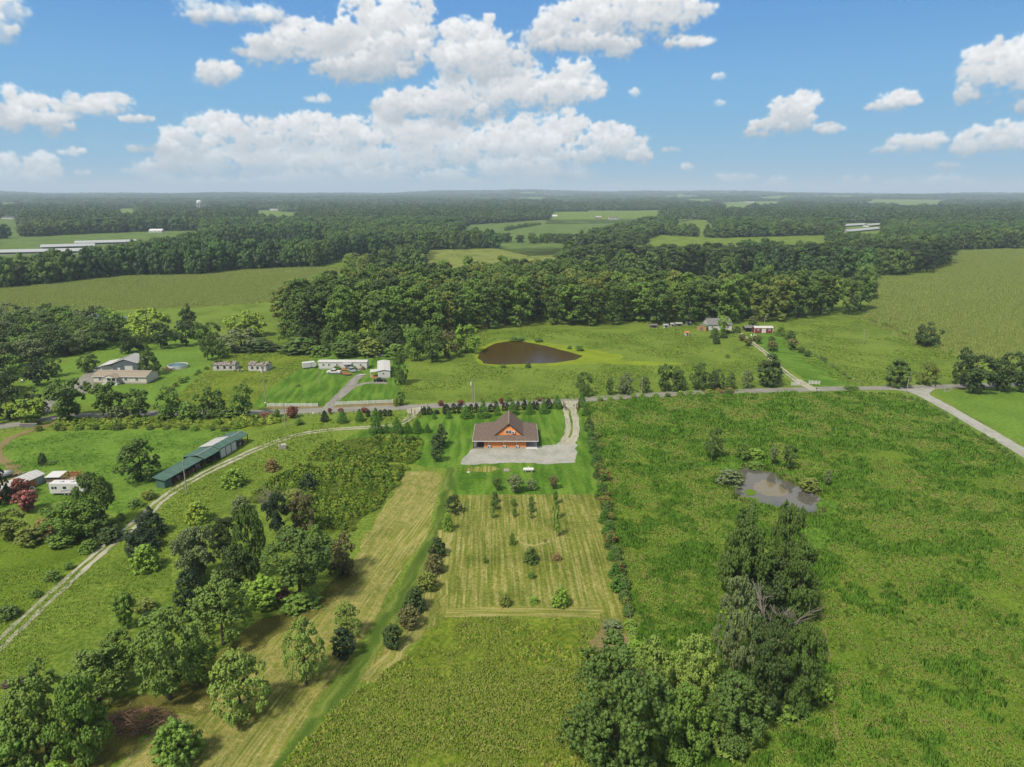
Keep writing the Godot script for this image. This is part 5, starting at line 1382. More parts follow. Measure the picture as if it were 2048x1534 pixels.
func small_yard_things():
	var o := thing("propane_tank", "white propane tank lying on the lawn below the gravel yard", "gas tank", Vector2(4.27, -169.8))
	var k := Kit.new()
	k.tube(Vector3(-1.15, 0.75, 0), Vector3(1.15, 0.75, 0), 0.46, 0.46, 16)
	k.ball(Vector3(-1.15, 0.75, 0), Vector3(0.28, 0.455, 0.455), 8, 14)
	k.ball(Vector3(1.15, 0.75, 0), Vector3(0.28, 0.455, 0.455), 8, 14)
	part(o, "tank", k, mats.white_paint)
	k = Kit.new()
	k.tube(Vector3(0, 1.15, 0), Vector3(0, 1.42, 0), 0.2, 0.2, 10)
	part(o, "valve_cover", k, mats.white_trim)
	for x in [-0.8, 0.8]:
		one_box(o, "foot", Vector3(x, 0.16, 0), Vector3(0.3, 0.32, 0.8), mats.concrete)
	o = thing("wooden_pallet", "pale wooden pallet standing in the grass near the propane tank", "pallet", Vector2(-1.43, -170.8))
	for i in 6:
		one_box(o, "slat", Vector3(-0.62 + i * 0.25, 0.16, 0), Vector3(0.18, 0.05, 1.9), mats.concrete)
	for z in [-0.85, 0, 0.85]:
		one_box(o, "bearer", Vector3(0, 0.07, z), Vector3(1.5, 0.13, 0.12), mats.grey_wood)
	o = thing("well_lid", "small white lid in the grass left of the pallet", "lid", Vector2(-11.23, -169.5))
	k = Kit.new()
	k.tube(Vector3(0, 0, 0), Vector3(0, 0.18, 0), 0.42, 0.36, 12)
	part(o, "dome", k, mats.white_paint)
	k = Kit.new()
	k.tube(Vector3(0, 0.18, 0), Vector3(0, 0.26, 0), 0.1, 0.1, 8)
	part(o, "knob", k, mats.white_trim)
	o = thing("concrete_box", "square open concrete box beside the gravel track", "well box", Vector2(-64.8, -187.1), 0.35)
	for s in [-1, 1]:
		one_box(o, "side_slab", Vector3(s * 0.9, 0.55, 0), Vector3(0.22, 1.1, 1.8), mats.concrete)
		one_box(o, "end_slab", Vector3(0, 0.53, s * 0.8), Vector3(1.58, 1.06, 0.2), mats.concrete)
	one_box(o, "top_slab", Vector3(0.35, 1.16, 0), Vector3(1.3, 0.12, 1.9), mats.concrete)
	# brush heap
	o = thing("brush_heap", "big heap of red brown dead branches under the pines", "brush pile", Vector2(-50.99, -80.61))
	var groups := [[], [], []]
	for j in 3:
		k = Kit.new()
		for i in 150:
			var a := rng.randf() * TAU
			var q := sqrt(rng.randf())
			var p := Vector3(cos(a) * 5.2 * q, 0.1 + 1.5 * (1.0 - q * q) * rng.randf(), sin(a) * 2.7 * q)
			var d := Vector3(rng.randf_range(-1, 1), rng.randf_range(-0.25, 0.4), rng.randf_range(-0.8, 0.8)).normalized() * rng.randf_range(0.7, 2.4)
			k.tube(p - d * 0.5, p + d * 0.5, rng.randf_range(0.02, 0.06), 0.012, 4, false)
		part(o, "dead_branches", k, [solid("brush_red", shown(158, 116, 92, 1.7), 0.9), solid("brush_brown", shown(140, 114, 92, 1.7), 0.9), solid("brush_dark", shown(104, 80, 66, 1.3), 0.9)][j]).set_meta("kind", "stuff")
	for i in 7:
		k = Kit.new()
		var p := Vector3(rng.randf_range(-4, 4), rng.randf_range(0.6, 1.3), rng.randf_range(-1.5, 2.0))
		var d := Vector3(rng.randf_range(-1, 1), rng.randf_range(-0.2, 0.2), rng.randf_range(-1, 1)).normalized() * rng.randf_range(1.5, 2.8)
		k.tube(p - d * 0.5, p + d * 0.5, 0.07, 0.035, 5)
		part(o, "bare_log", k, solid("log_pale", shown(190, 158, 122), 0.9))
	o = thing("log_pile", "dark pile of old boards in the grass left of the pines", "wood pile", Vector2(-73.52, -88.51), 0.5)
	for i in 18:
		k = Kit.new()
		k.box(Vector3(rng.randf_range(-0.2, 0.2), 0.1 + (i / 6) * 0.17, -0.75 + (i % 6) * 0.3), Vector3(rng.randf_range(1.8, 3.0), 0.14, 0.22), Basis.from_euler(Vector3(0, rng.randf_range(-0.2, 0.2), rng.randf_range(-0.06, 0.06))))
		part(o, "board", k, solid("old_board", shown(96, 78, 76), 0.9))

func build_far_farms():
	solid("far_white", shown(232, 232, 230, 1.15), 0.7)
	solid("far_grey", shown(196, 200, 202), 0.6)
	solid("far_red", shown(156, 92, 78), 0.8)
	solid("far_roof", shown(120, 118, 118), 0.85)
	var sheds := [[Vector2(-590, -896.4), Vector2(-538.2, -921.8), "farthest of the long white poultry sheds at the left edge", 15.0], [Vector2(-618.3, -807.1), Vector2(-496, -842.1), "nearest long white poultry shed, half behind trees", 15.0], [Vector2(-590, -967.5), Vector2(-522.9, -997.1), "long white poultry shed behind the trees right of the others", 13.0], [Vector2(666, -1455.3), Vector2(750.2, -1524.7), "long grey poultry shed on the far right, rearmost", 14.0], [Vector2(584.6, -1252.2), Vector2(695.4, -1357.8), "long grey poultry shed on the far right, nearest", 14.0], [Vector2(731.6, -1478), Vector2(799.2, -1546.2), "short pale poultry shed at the end of the grey ones", 12.0]]
	for s in sheds:
		var a: Vector2 = s[0]
		var b: Vector2 = s[1]
		var len := a.distance_to(b)
		var o := thing("poultry_shed", s[2], "shed", (a + b) / 2.0, atan2(-(b.y - a.y), b.x - a.x), "far poultry sheds")
		var k := Kit.new()
		k.box(Vector3(0, 1.5, -s[3] / 2), Vector3(len, 3.0, s[3]))
		part(o, "wall", k, mats.far_white)
		k = Kit.new()
		gable_roof(k, -len / 2 - 1, len / 2 + 1, -s[3] - 1, 1, 2.9, 5.6, -s[3] / 2, 0.2)
		part(o, "roof", k, mats.far_grey)
		k = Kit.new()
		k.box(Vector3(0, 1.5, 0.05), Vector3(len - 4.0, 1.1, 0.1))
		part(o, "curtain_opening", k, mats.dark_inside)
	var farms := [
		[Vector2(-632.3, -1275.9), 22.0, "far_white", "far_white", "far white roofed house left of a dark grove"], [Vector2(-91.65, -972.3), 9.0, "far_white", "far_roof", "tiny white house in the trees left of the red roofed one"],
		[Vector2(-41.32, -954.1), 19.0, "far_white", "far_red", "low red and white house beyond the tan field"], [Vector2(251, -1459.1), 34.0, "far_white", "far_roof", "long dark sided barn on the bright far pasture"],
		[Vector2(219.3, -1477.7), 13.0, "far_roof", "far_grey", "small dark shed left of the far barn"], [Vector2(77.16, -2106.9), 20.0, "far_white", "far_grey", "far white roof at the left top of the bright pasture"],
		[Vector2(121.4, -2067.2), 16.0, "far_white", "far_white", "far pale house right of the white roof"], [Vector2(233, -1948.2), 16.0, "far_red", "far_grey", "far small house above the bright pasture"],
		[Vector2(265.3, -1879.8), 24.0, "far_white", "far_roof", "far grey gabled house near the pasture top"], [Vector2(-57.44, -2027), 26.0, "far_white", "far_white", "far white sheds at the wood's edge"],
		[Vector2(353.5, -1785.8), 40.0, "far_white", "far_white", "far long pale roof right of the pasture"], [Vector2(-1335.9, -1914.3), 30.0, "far_white", "far_roof", "far white house beyond the leftmost field"],
		[Vector2(-914, -2785), 30.0, "far_white", "far_grey", "far pale roof right of the water tower"], [Vector2(1596.2, -4877.7), 60.0, "far_white", "far_grey", "far pale roof near the horizon field"], [Vector2(852.8, -2106.1), 36.0, "far_white", "far_white", "far white roof among the right woods"]]
	for f in farms:
		var o := thing("far_house", f[4], "house", f[0], 0.1)
		simple_house(o, f[1], minf(f[1] * 0.6, 14.0), 3.2, 6.0, mats[f[2]], mats[f[3]], 3)
	var at := Vector2(-1252, -2910.7)
	var o := thing("water_tower", "white water tower on legs above the far woods", "water tower", at)
	var k := Kit.new()
	k.ball(Vector3(0, 32, 0), Vector3(10.5, 7.0, 10.5), 10, 18)
	k.tube(Vector3(0, 27, 0), Vector3(0, 33, 0), 10.4, 10.4, 18)
	part(o, "tank", k, mats.far_white)
	for i in 6:
		k = Kit.new()
		var a := TAU * i / 6
		k.tube(Vector3(cos(a) * 11.5, -2, sin(a) * 11.5), Vector3(cos(a) * 9.8, 29, sin(a) * 9.8), 0.9, 0.8, 6)
		part(o, "leg", k, mats.far_white)
	k = Kit.new()
	k.tube(Vector3(0, -2, 0), Vector3(0, 27, 0), 1.6, 1.6, 8)
	part(o, "riser_pipe", k, mats.far_grey)
	k = Kit.new()
	for y in [10.0, 19.0]:
		for i in 6:
			var a := TAU * i / 6
			var b := TAU * (i + 1) / 6
			var q: float = 11.5 - y * 0.055
			k.tube(Vector3(cos(a) * q, y, sin(a) * q), Vector3(cos(b) * q, y, sin(b) * q), 0.25, 0.25, 4)
	part(o, "bracing", k, mats.far_grey)

# ------------------------------------------------------------------ fences, poles, vehicles
func rail_fence(label: String, a: Vector2, b: Vector2, bays: int, h: float, rails: int):
	var o := thing("rail_fence", label, "fence", a, atan2(-(b.y - a.y), b.x - a.x), "white rail fences")
	var len := a.distance_to(b)
	for i in bays + 1:
		var x := len * i / bays
		var k := Kit.new()
		k.box(Vector3(x, h / 2 + 0.05, 0), Vector3(0.22, h + 0.1, 0.22))
		k.box(Vector3(x, h + 0.12, 0), Vector3(0.28, 0.06, 0.28))
		part(o, "post", k, mats.white_trim)
		if i < bays:
			for j in rails:
				one_box(o, "rail", Vector3(x + len / bays / 2, h * (0.25 + 0.68 * j / (rails - 1)), 0), Vector3(len / bays - 0.22, 0.20, 0.07), mats.white_trim)

func pole(label: String, at: Vector2, h: float, crossarm := 0.0, drum := false, lamp := false, called := "utility_pole"):
	var o := thing(called, label, "pole", at, 0.05, "wooden utility poles")
	var k := Kit.new()
	k.tube(Vector3(0, -0.2, 0), Vector3(0, h, 0), 0.17, 0.12, 8)
	part(o, "shaft", k, mats.pole_wood)
	if crossarm > 0.0:
		one_box(o, "crossarm", Vector3(0, h - 0.5, 0), Vector3(0.12, 0.14, crossarm), mats.grey_wood)
	for s in [-1, 1]:
		k = Kit.new()
		k.tube(Vector3(0, h - 0.42, s * maxf(crossarm * 0.42, 0.16)), Vector3(0, h - 0.16, s * maxf(crossarm * 0.42, 0.16)), 0.06, 0.04, 6)
		part(o, "insulator", k, mats.white_trim)
	if drum:
		k = Kit.new()
		k.tube(Vector3(-0.4, h - 2.4, 0.1), Vector3(-0.4, h - 1.3, 0.1), 0.28, 0.28, 10)
		part(o, "transformer", k, mats.white_trim)
	if lamp:
		k = Kit.new()
		k.tube(Vector3(0, h - 0.9, 0), Vector3(0, h - 0.5, 1.2), 0.04, 0.04, 5)
		k.ball(Vector3(0, h - 0.6, 1.35), Vector3(0.2, 0.14, 0.26))
		part(o, "lamp_arm", k, mats.white_trim)

func wire(label: String, a: Vector3, b: Vector3, sag: float):
	var o := thing("power_line", label, "wire", Vector2(a.x, a.z), 0.0, "power lines")
	var k := Kit.new()
	var last := a
	for i in range(1, 13):
		var t := i / 12.0
		var p := a.lerp(b, t) - Vector3(0, sag * 4.0 * t * (1.0 - t), 0)
		k.tube(last - a + Vector3(0, a.y, 0), p - a + Vector3(0, a.y, 0), 0.022, 0.022, 4, false)
		last = p
	part(o, "cable", k, solid("cable", shown(120, 120, 112), 0.6))

func post_fence(label: String, pts: Array, gap: float, m: Material, h := 1.15):
	var o := thing("wire_fence", label, "fence", pts[0])
	var base: Vector2 = pts[0]
	var k := Kit.new()
	for i in pts.size() - 1:
		var a: Vector2 = pts[i] - base
		var b: Vector2 = pts[i + 1] - base
		var n := maxi(1, int(a.distance_to(b) / gap))
		for j in n:
			var p := a.lerp(b, float(j) / n)
			one_box(o, "post", Vector3(p.x, h / 2, p.y), Vector3(0.12, h, 0.12), m)
		for y in [0.35, 0.7, 1.05]:
			k.tube(Vector3(a.x, y, a.y), Vector3(b.x, y, b.y), 0.012, 0.012, 4, false)
	part(o, "strand", k, mats.grey_metal)

func build_fences_and_poles():
	rail_fence("white rail fence left of the trailer drive", Vector2(-82.43, -227.1), Vector2(-65.58, -227.1), 8, 1.15, 3)
	rail_fence("white rail fence right of the trailer drive", Vector2(-59.76, -228.8), Vector2(-41, -231.5), 9, 1.15, 3)
	rail_fence("short white rail fence left of the lane mouth", Vector2(104.4, -253.7), Vector2(107.4, -254.1), 3, 1.3, 3)
	rail_fence("white corner fence right of the lane mouth, high end post", Vector2(111.8, -255.9), Vector2(115.6, -255.5), 3, 1.3, 3)
	# poles along the road
	var p1 := Vector2(-84.41, -231.5)
	var p2 := Vector2(-13.55, -231.5)
	var p3 := Vector2(46.41, -242.6)
	var p4 := Vector2(141, -242)
	pole("utility pole with a white drum at the left end of the rail fence", p1, 13.24, 0.0, true)
	pole("utility pole with a white drum behind the dark junipers", p2, 8.7, 0.0, true)
	pole("thin bare utility pole between roadside trees", p3, 6.11)
	pole("utility pole with crossarm at the branching road", p4, 6.84, 1.6)
	pole("short grey pole standing next to the drum pole", Vector2(-12.64, -230.3), 7.0)
	pole("pale pole in the grass between track and paddock", Vector2(-69.95, -206.4), 7.9)
	pole("tall pale pole in front of the green barn", Vector2(-77.96, -156.1), 8.58)
	pole("utility pole with lamp behind the red shed", Vector2(133.5, -367.8), 6.96, 0.0, false, true)
	pole("lone thin pole in the middle of the short field", Vector2(166, -326.2), 7.68)
	pole("thin bare pole on the trailer lawn", Vector2(-72.2, -255.5), 7.55)
	pole("leaning thin pole at the far corner of the corn", Vector2(548.8, -887.5), 13.0)
	pole("second thin pole at the far corner of the corn", Vector2(555.2, -879.8), 12.0)
	var h1 := 13.24 - 0.4
	var h2 := 8.7 - 0.4
	var h3 := 6.11 - 0.3
	var h4 := 6.84 - 0.5
	var left := Vector2(-147.2, -226.8)
	wire("power line from the left trees to the rail fence pole", Vector3(left.x, h1, left.y), Vector3(p1.x, h1, p1.y), 1.0)
	wire("power line over the trailer drive", Vector3(p1.x, h1, p1.y), Vector3(p2.x, h2, p2.y), 1.6)
	wire("power line above the roadside trees", Vector3(p2.x, h2, p2.y), Vector3(p3.x, h3, p3.y), 1.2)
	wire("power line above the road to the branch", Vector3(p3.x, h3, p3.y), Vector3(p4.x, h4, p4.y), 1.6)
	wire("power line running off to the right trees", Vector3(p4.x, h4, p4.y), Vector3(p4.x + 90, h4, p4.y - 8), 1.2)
	post_fence("wire fence with wooden posts along the near side of the road", [Vector2(-72.73, -215.9), Vector2(-62.2, -217.5), Vector2(-48.16, -220.2), Vector2(-36.95, -221.8), Vector2(-34.55, -222.3)], 3.0, solid("brown_post", shown(112, 84, 62), 0.9))
	post_fence("old wire fence overgrown along the meadow", [Vector2(20.17, -117.3), Vector2(20.11, -107.5), Vector2(19.62, -96.49), Vector2(19.36, -87.21)], 2.6, mats.grey_wood)
	post_fence("grey field fence beside the lane lawn", [Vector2(134, -308.1), Vector2(133, -286.4), Vector2(130.8, -263.6), Vector2(131.6, -256.2)], 3.5, mats.grey_wood)
	post_fence("grey plank fence by the field lane", [Vector2(-153, -201.3), Vector2(-151.2, -203.1), Vector2(-149.1, -204), Vector2(-146.7, -205.5)], 2.4, mats.grey_wood)
	# gates
	var spots := [Vector2(-32.71, -218.6), Vector2(-31.36, -217), Vector2(-29.79, -221.2), Vector2(-27.9, -223.4), Vector2(17.73, -225.1), Vector2(17.38, -227.4), Vector2(22.51, -226.3), Vector2(21.47, -224)]
	for i in 8:
		var o := thing("gate_post", "%s brown wooden gate post at the %s" % [["nearer left", "farther left", "tallest", "right", "left", "farther left", "right", "nearer right"][i], "track gate by the tall cones" if i < 4 else "mouth of the house drive"], "gate post", spots[i], 0.0, "brown gate posts")
		one_box(o, "shaft", Vector3(0, 0.95, 0), Vector3(0.2, 1.9, 0.2), mats.brown_post)
		one_box(o, "cap", Vector3(0, 1.93, 0), Vector3(0.28, 0.08, 0.28), mats.brown_post)
	for g in [["brown plank gate panel left of the house drive", Vector2(17.64, -226.3), Vector2(17.85, -222.3)], ["brown plank gate panel right of the house drive", Vector2(22.62, -227.4), Vector2(21.66, -222.3)], ["brown plank fence beside the track gate", Vector2(-29.69, -221.8), Vector2(-29.99, -213.9)]]:
		var a: Vector2 = g[1]
		var b: Vector2 = g[2]
		var o := thing("plank_gate", g[0], "gate", a, atan2(-(b.y - a.y), b.x - a.x))
		for y in [0.4, 0.85, 1.3]:
			one_box(o, "plank", Vector3(a.distance_to(b) / 2, y, 0), Vector3(a.distance_to(b), 0.16, 0.06), mats.brown_post)
		for x in [0.1, a.distance_to(b) - 0.1]:
			one_box(o, "upright", Vector3(x, 0.75, 0.06), Vector3(0.14, 1.5, 0.06), mats.brown_post)
	var boxes := [[Vector2(20.74, -225.1), "black mailbox on a post at the house drive", "black_metal"], [Vector2(18.18, -224.6), "white mailbox beside the house drive", "white_trim"], [Vector2(-64.02, -216.4), "white mailbox by the road left of the trailer drive", "white_trim"], [Vector2(110.5, -245.9), "dark mailbox across from the lane mouth", "black_metal"], [Vector2(155.8, -249.9), "dark mailbox at the branching road", "black_metal"], [Vector2(-83.4, -228), "pale box on a post at the rail fence end", "white_trim"]]
	for b in boxes:
		var o := thing("mailbox", b[1], "mailbox", b[0])
		one_box(o, "post", Vector3(0, 0.5, 0), Vector3(0.1, 1.0, 0.1), mats.grey_wood)
		var k := Kit.new()
		k.box(Vector3(0, 1.1, 0), Vector3(0.5, 0.2, 0.24))
		k.tube(Vector3(-0.25, 1.2, 0), Vector3(0.25, 1.2, 0), 0.12, 0.12, 10)
		part(o, "box", k, mats[b[2]])
	var o := thing("dish_frame", "white square frame standing on the corner lawn", "frame", Vector2(157.5, -245.2))
	for s in [-1, 1]:
		one_box(o, "upright", Vector3(s * 1.1, 1.0, 0), Vector3(0.18, 2.0, 0.18), mats.concrete)
	for y in [0.3, 1.9]:
		one_box(o, "bar", Vector3(0, y, 0), Vector3(2.1, 0.18, 0.16), mats.concrete)
	o = thing("bird_house_pole", "white bird house on a pole on the estate lawn", "bird house", Vector2(-177.5, -246.6))
	var k := Kit.new()
	k.tube(Vector3.ZERO, Vector3(0, 3.4, 0), 0.06, 0.05, 6)
	part(o, "shaft", k, mats.grey_metal)
	one_box(o, "house", Vector3(0, 3.7, 0), Vector3(0.6, 0.6, 0.5), mats.white_paint)
	k = Kit.new()
	gable_roof(k, -0.4, 0.4, -0.4, 0.4, 4.0, 4.3, 0.0, 0.05)
	part(o, "roof", k, mats.white_trim)
	o = thing("culvert_wall", "grey concrete wall at the field lane", "wall", Vector2(-148.7, -205.7), 0.05)
	one_box(o, "slab", Vector3(0, 0.6, 0), Vector3(5.0, 1.2, 0.3), mats.grey_roof)
	one_box(o, "coping", Vector3(0, 1.23, 0), Vector3(5.1, 0.08, 0.4), mats.concrete)

func wheels(o: Node, xs: Array, half: float, r: float):
	for x in xs:
		for s in [-1, 1]:
			var k := Kit.new()
			k.tube(Vector3(x, r, s * (half - 0.2)), Vector3(x, r, s * half), r, r, 14)
			var w := part(o, "wheel", k, mats.tyre)
			k = Kit.new()
			k.tube(Vector3(x, r, s * (half - 0.02)), Vector3(x, r, s * (half + 0.012)), r * 0.55, r * 0.5, 10)
			part(w, "rim", k, mats.grey_metal)

func car(called: String, label: String, at: Vector2, turn: float, paint: Material, profile: Array, cabin: Array, length: float, wide := 1.85, cat := "car", bed := false) -> Node3D:
	# profile and cabin: outlines in (along, up), front at +X
	var o := thing(called, label, cat, at, turn)
	var k := Kit.new()
	k.sweep(profile, -wide / 2, wide / 2)
	var body := part(o, "body", k, paint)
	body.rotation.y = PI / 2
	k = Kit.new()
	k.sweep(cabin, -wide / 2 + 0.14, wide / 2 - 0.14)
	var glass := part(o, "window_band", k, mats.dark_glass)
	glass.rotation.y = PI / 2
	var top := -1e9
	var x0 := 1e9
	var x1 := -1e9
	for p in cabin: top = maxf(top, p.y)
	for p in cabin:
		if p.y > top - 0.05:
			x0 = minf(x0, p.x)
			x1 = maxf(x1, p.x)
	one_box(o, "roof", Vector3((x0 + x1) / 2, top + 0.02, 0), Vector3(x1 - x0 + 0.12, 0.07, wide - 0.24), paint)
	for s in [-1, 1]:
		k = Kit.new()
		for x in [x0, (x0 + x1) / 2, x1]:
			k.box(Vector3(x, top - 0.24, s * (wide / 2 - 0.14)), Vector3(0.1, 0.5, 0.05))
		part(o, "door_pillar", k, paint)
		one_box(o, "headlight", Vector3(length / 2 - 0.04, 0.72, s * (wide / 2 - 0.28)), Vector3(0.1, 0.18, 0.34), mats.white_trim)
		one_box(o, "tail_light", Vector3(-length / 2 + 0.03, 0.8, s * (wide / 2 - 0.16)), Vector3(0.08, 0.26, 0.16), mats.clutter_red)
		one_box(o, "mirror", Vector3(x1 + 0.25, top - 0.5, s * (wide / 2 + 0.1)), Vector3(0.12, 0.14, 0.2), paint)
	for x in [-length / 2, length / 2]:
		one_box(o, "bumper", Vector3(x, 0.45, 0), Vector3(0.16, 0.22, wide - 0.1), mats.grey_metal)
	wheels(o, [-length * 0.3, length * 0.31], wide / 2 + 0.01, 0.36)
	if bed:
		one_box(o, "cargo_bed", Vector3(-length * 0.31, 1.03, 0), Vector3(length * 0.33, 0.06, wide - 0.3), mats.dark_inside)
	return o

func build_vehicles():
	var pickup := [Vector2(-2.75, 0.4), Vector2(2.75, 0.4), Vector2(2.75, 1.05), Vector2(1.3, 1.15), Vector2(0.9, 1.15), Vector2(-0.9, 1.15), Vector2(-2.75, 1.1)]
	var pickup_cab := [Vector2(1.2, 1.15), Vector2(0.55, 1.78), Vector2(-0.75, 1.78), Vector2(-1.0, 1.15)]
	var suv := [Vector2(-2.3, 0.38), Vector2(2.3, 0.38), Vector2(2.3, 0.95), Vector2(1.2, 1.08), Vector2(-2.3, 1.08)]
	var suv_cab := [Vector2(1.15, 1.08), Vector2(0.45, 1.68), Vector2(-2.0, 1.66), Vector2(-2.28, 1.08)]
	var sedan := [Vector2(-2.3, 0.36), Vector2(2.3, 0.36), Vector2(2.3, 0.78), Vector2(1.0, 0.92), Vector2(-1.6, 0.94), Vector2(-2.3, 0.9)]
	var sedan_cab := [Vector2(0.95, 0.92), Vector2(0.3, 1.4), Vector2(-1.0, 1.4), Vector2(-1.6, 0.94)]
	solid("silver_paint", shown(186, 192, 196), 0.35)
	solid("black_paint", shown(34, 34, 36), 0.35)
	solid("blue_paint", shown(96, 112, 136), 0.4)
	solid("orange_deck", shown(200, 130, 84), 0.8)
	car("pickup_truck", "white pickup truck parked on the lawn before the long trailer", Vector2(-70.98, -272.1), PI - 0.05, mats.white_paint, pickup, pickup_cab, 5.5, 1.95, "pickup truck", true)
	car("parked_car", "silver car parked nose out by the trailer deck", Vector2(-64.52, -274.9), -0.95, mats.silver_paint, suv, suv_cab, 4.6)
	car("parked_car", "black car parked at the end of the second trailer", Vector2(-50.42, -259.8), 0.15, mats.black_paint, sedan, sedan_cab, 4.6)
	car("parked_car", "blue grey old car under the wood's edge behind the trailers", Vector2(-58.02, -303.1), -0.6, mats.blue_paint, sedan, sedan_cab, 4.6)
	car("parked_car", "grey car half hidden in the bushes behind the long trailer", Vector2(-70.13, -306.1), 0.5, mats.silver_paint, sedan, sedan_cab, 4.6)
	car("parked_car", "white car beside the grey garage", Vector2(-166.6, -276.6), 0.7, mats.white_paint, suv, suv_cab, 4.6)
	car("parked_car", "dark car under the wood beside the white house", Vector2(110.5, -355.5), 0.1, mats.black_paint, sedan, sedan_cab, 4.6)
	for i in 2:
		var o := thing("flatbed_trailer", ["orange decked flatbed trailer next to the pickup truck", "orange flatbed trailer nearest the gravel drive"][i], "trailer", [Vector2(-67.79, -272.1), Vector2(-65.26, -269.7)][i], -0.55)
		for j in 7:
			one_box(o, "plank", Vector3(0, 0.62, -0.82 + j * 0.27), Vector3(3.6, 0.06, 0.24), mats.orange_deck if (i + j) % 3 else mats.clutter_red)
		one_box(o, "frame", Vector3(0, 0.52, 0), Vector3(3.7, 0.12, 1.9), mats.black_metal)
		var k := Kit.new()
		k.tube(Vector3(1.8, 0.5, 0.7), Vector3(3.0, 0.45, 0), 0.05, 0.05, 5)
		k.tube(Vector3(1.8, 0.5, -0.7), Vector3(3.0, 0.45, 0), 0.05, 0.05, 5)
		part(o, "tow_bar", k, mats.black_metal)
		wheels(o, [-0.5, 0.4], 1.12, 0.3)
	var g := thing("grill", "grey barbecue grill at the head of the gravel drive", "grill", Vector2(-61.33, -274.1))
	one_box(g, "firebox", Vector3(0, 0.9, 0), Vector3(1.1, 0.5, 0.6), mats.silver_paint)
	for x in [-0.45, 0.45]:
		one_box(g, "leg", Vector3(x, 0.33, 0), Vector3(0.08, 0.66, 0.5), mats.black_metal)
	var kk := Kit.new()
	kk.ball(Vector3(0, 1.15, 0), Vector3(0.56, 0.3, 0.32))
	part(g, "lid", kk, mats.black_paint)
	var tb := thing("white_bench", "white plank bench on the grass by the second trailer", "bench", Vector2(-58.81, -268.2), 0.6)
	one_box(tb, "seat", Vector3(0, 0.5, 0), Vector3(2.4, 0.08, 0.5), mats.white_trim)
	for x in [-0.9, 0.9]:
		one_box(tb, "leg", Vector3(x, 0.23, 0), Vector3(0.12, 0.46, 0.44), mats.white_trim)
	# cargo trailer left of the long trailer
	var c := thing("cargo_trailer", "white enclosed cargo trailer left of the long white trailer", "trailer", Vector2(-83.27, -281.2), 0.45)
	var k := Kit.new()
	k.sweep([Vector2(-2.7, 0.5), Vector2(2.1, 0.5), Vector2(2.7, 1.0), Vector2(2.7, 2.0), Vector2(2.2, 2.6), Vector2(-2.7, 2.6)], -1.1, 1.1)
	var b := part(c, "body", k, mats.white_paint)
	b.rotation.y = PI / 2
	one_box(c, "door", Vector3(0.6, 1.5, 1.12), Vector3(0.7, 1.7, 0.05), mats.weathered_white)
	one_box(c, "tow_bar", Vector3(3.2, 0.5, 0), Vector3(1.0, 0.1, 0.1), mats.black_metal)
	wheels(c, [-0.9, -0.1], 1.16, 0.34)
	# caravan by the unfinished shed
	var rv := thing("caravan", "white travel caravan parked below the unfinished shed", "caravan", Vector2(-106.1, -156.4), 0.02)
	k = Kit.new()
	k.sweep([Vector2(-4.0, 0.6), Vector2(3.6, 0.6), Vector2(4.0, 1.4), Vector2(3.8, 3.0), Vector2(-4.0, 3.05)], -1.2, 1.2)
	b = part(rv, "body", k, mats.white_paint)
	b.rotation.y = PI / 2
	for x in [-3.2, -2.5, -0.4, 2.6]:
		one_box(rv, "window", Vector3(x, 2.0, 1.21), Vector3(0.5 if x != -0.4 else 0.8, 0.6, 0.05), mats.dark_glass)
	one_box(rv, "door", Vector3(1.3, 1.65, 1.21), Vector3(0.7, 1.9, 0.05), mats.weathered_white)
	k = Kit.new()
	k.box(Vector3(0.2, 1.35, 1.215), Vector3(3.4, 0.1, 0.03), Basis(Vector3(0, 0, 1), 0.16))
	part(rv, "stripe", k, mats.slate_blue)
	for x in [-1.5, 1.0]:
		one_box(rv, "roof_vent", Vector3(x, 3.14, 0), Vector3(0.7, 0.2, 0.6), mats.weathered_white)
	one_box(rv, "tow_bar", Vector3(4.5, 0.55, 0), Vector3(1.2, 0.1, 0.1), mats.black_metal)
	wheels(rv, [-0.6, 0.3], 1.22, 0.34)
	# boat under a white cover at the left edge
	var bo := thing("covered_boat", "white covered boat on a trailer at the left edge", "boat", Vector2(-128.7, -165.2), 0.7)
	k = Kit.new()
	k.ball(Vector3(0, 1.3, 0), Vector3(2.7, 0.8, 1.1), 8, 14)
	part(bo, "cover", k, mats.white_paint)
	k = Kit.new()
	k.ball(Vector3(0, 1.0, 0), Vector3(2.5, 0.6, 0.95), 8, 14)
	part(bo, "hull", k, mats.slate_blue)
	wheels(bo, [-0.8], 1.1, 0.32)
	one_box(bo, "tow_bar", Vector3(3.4, 0.45, 0), Vector3(1.8, 0.1, 0.1), mats.black_metal)

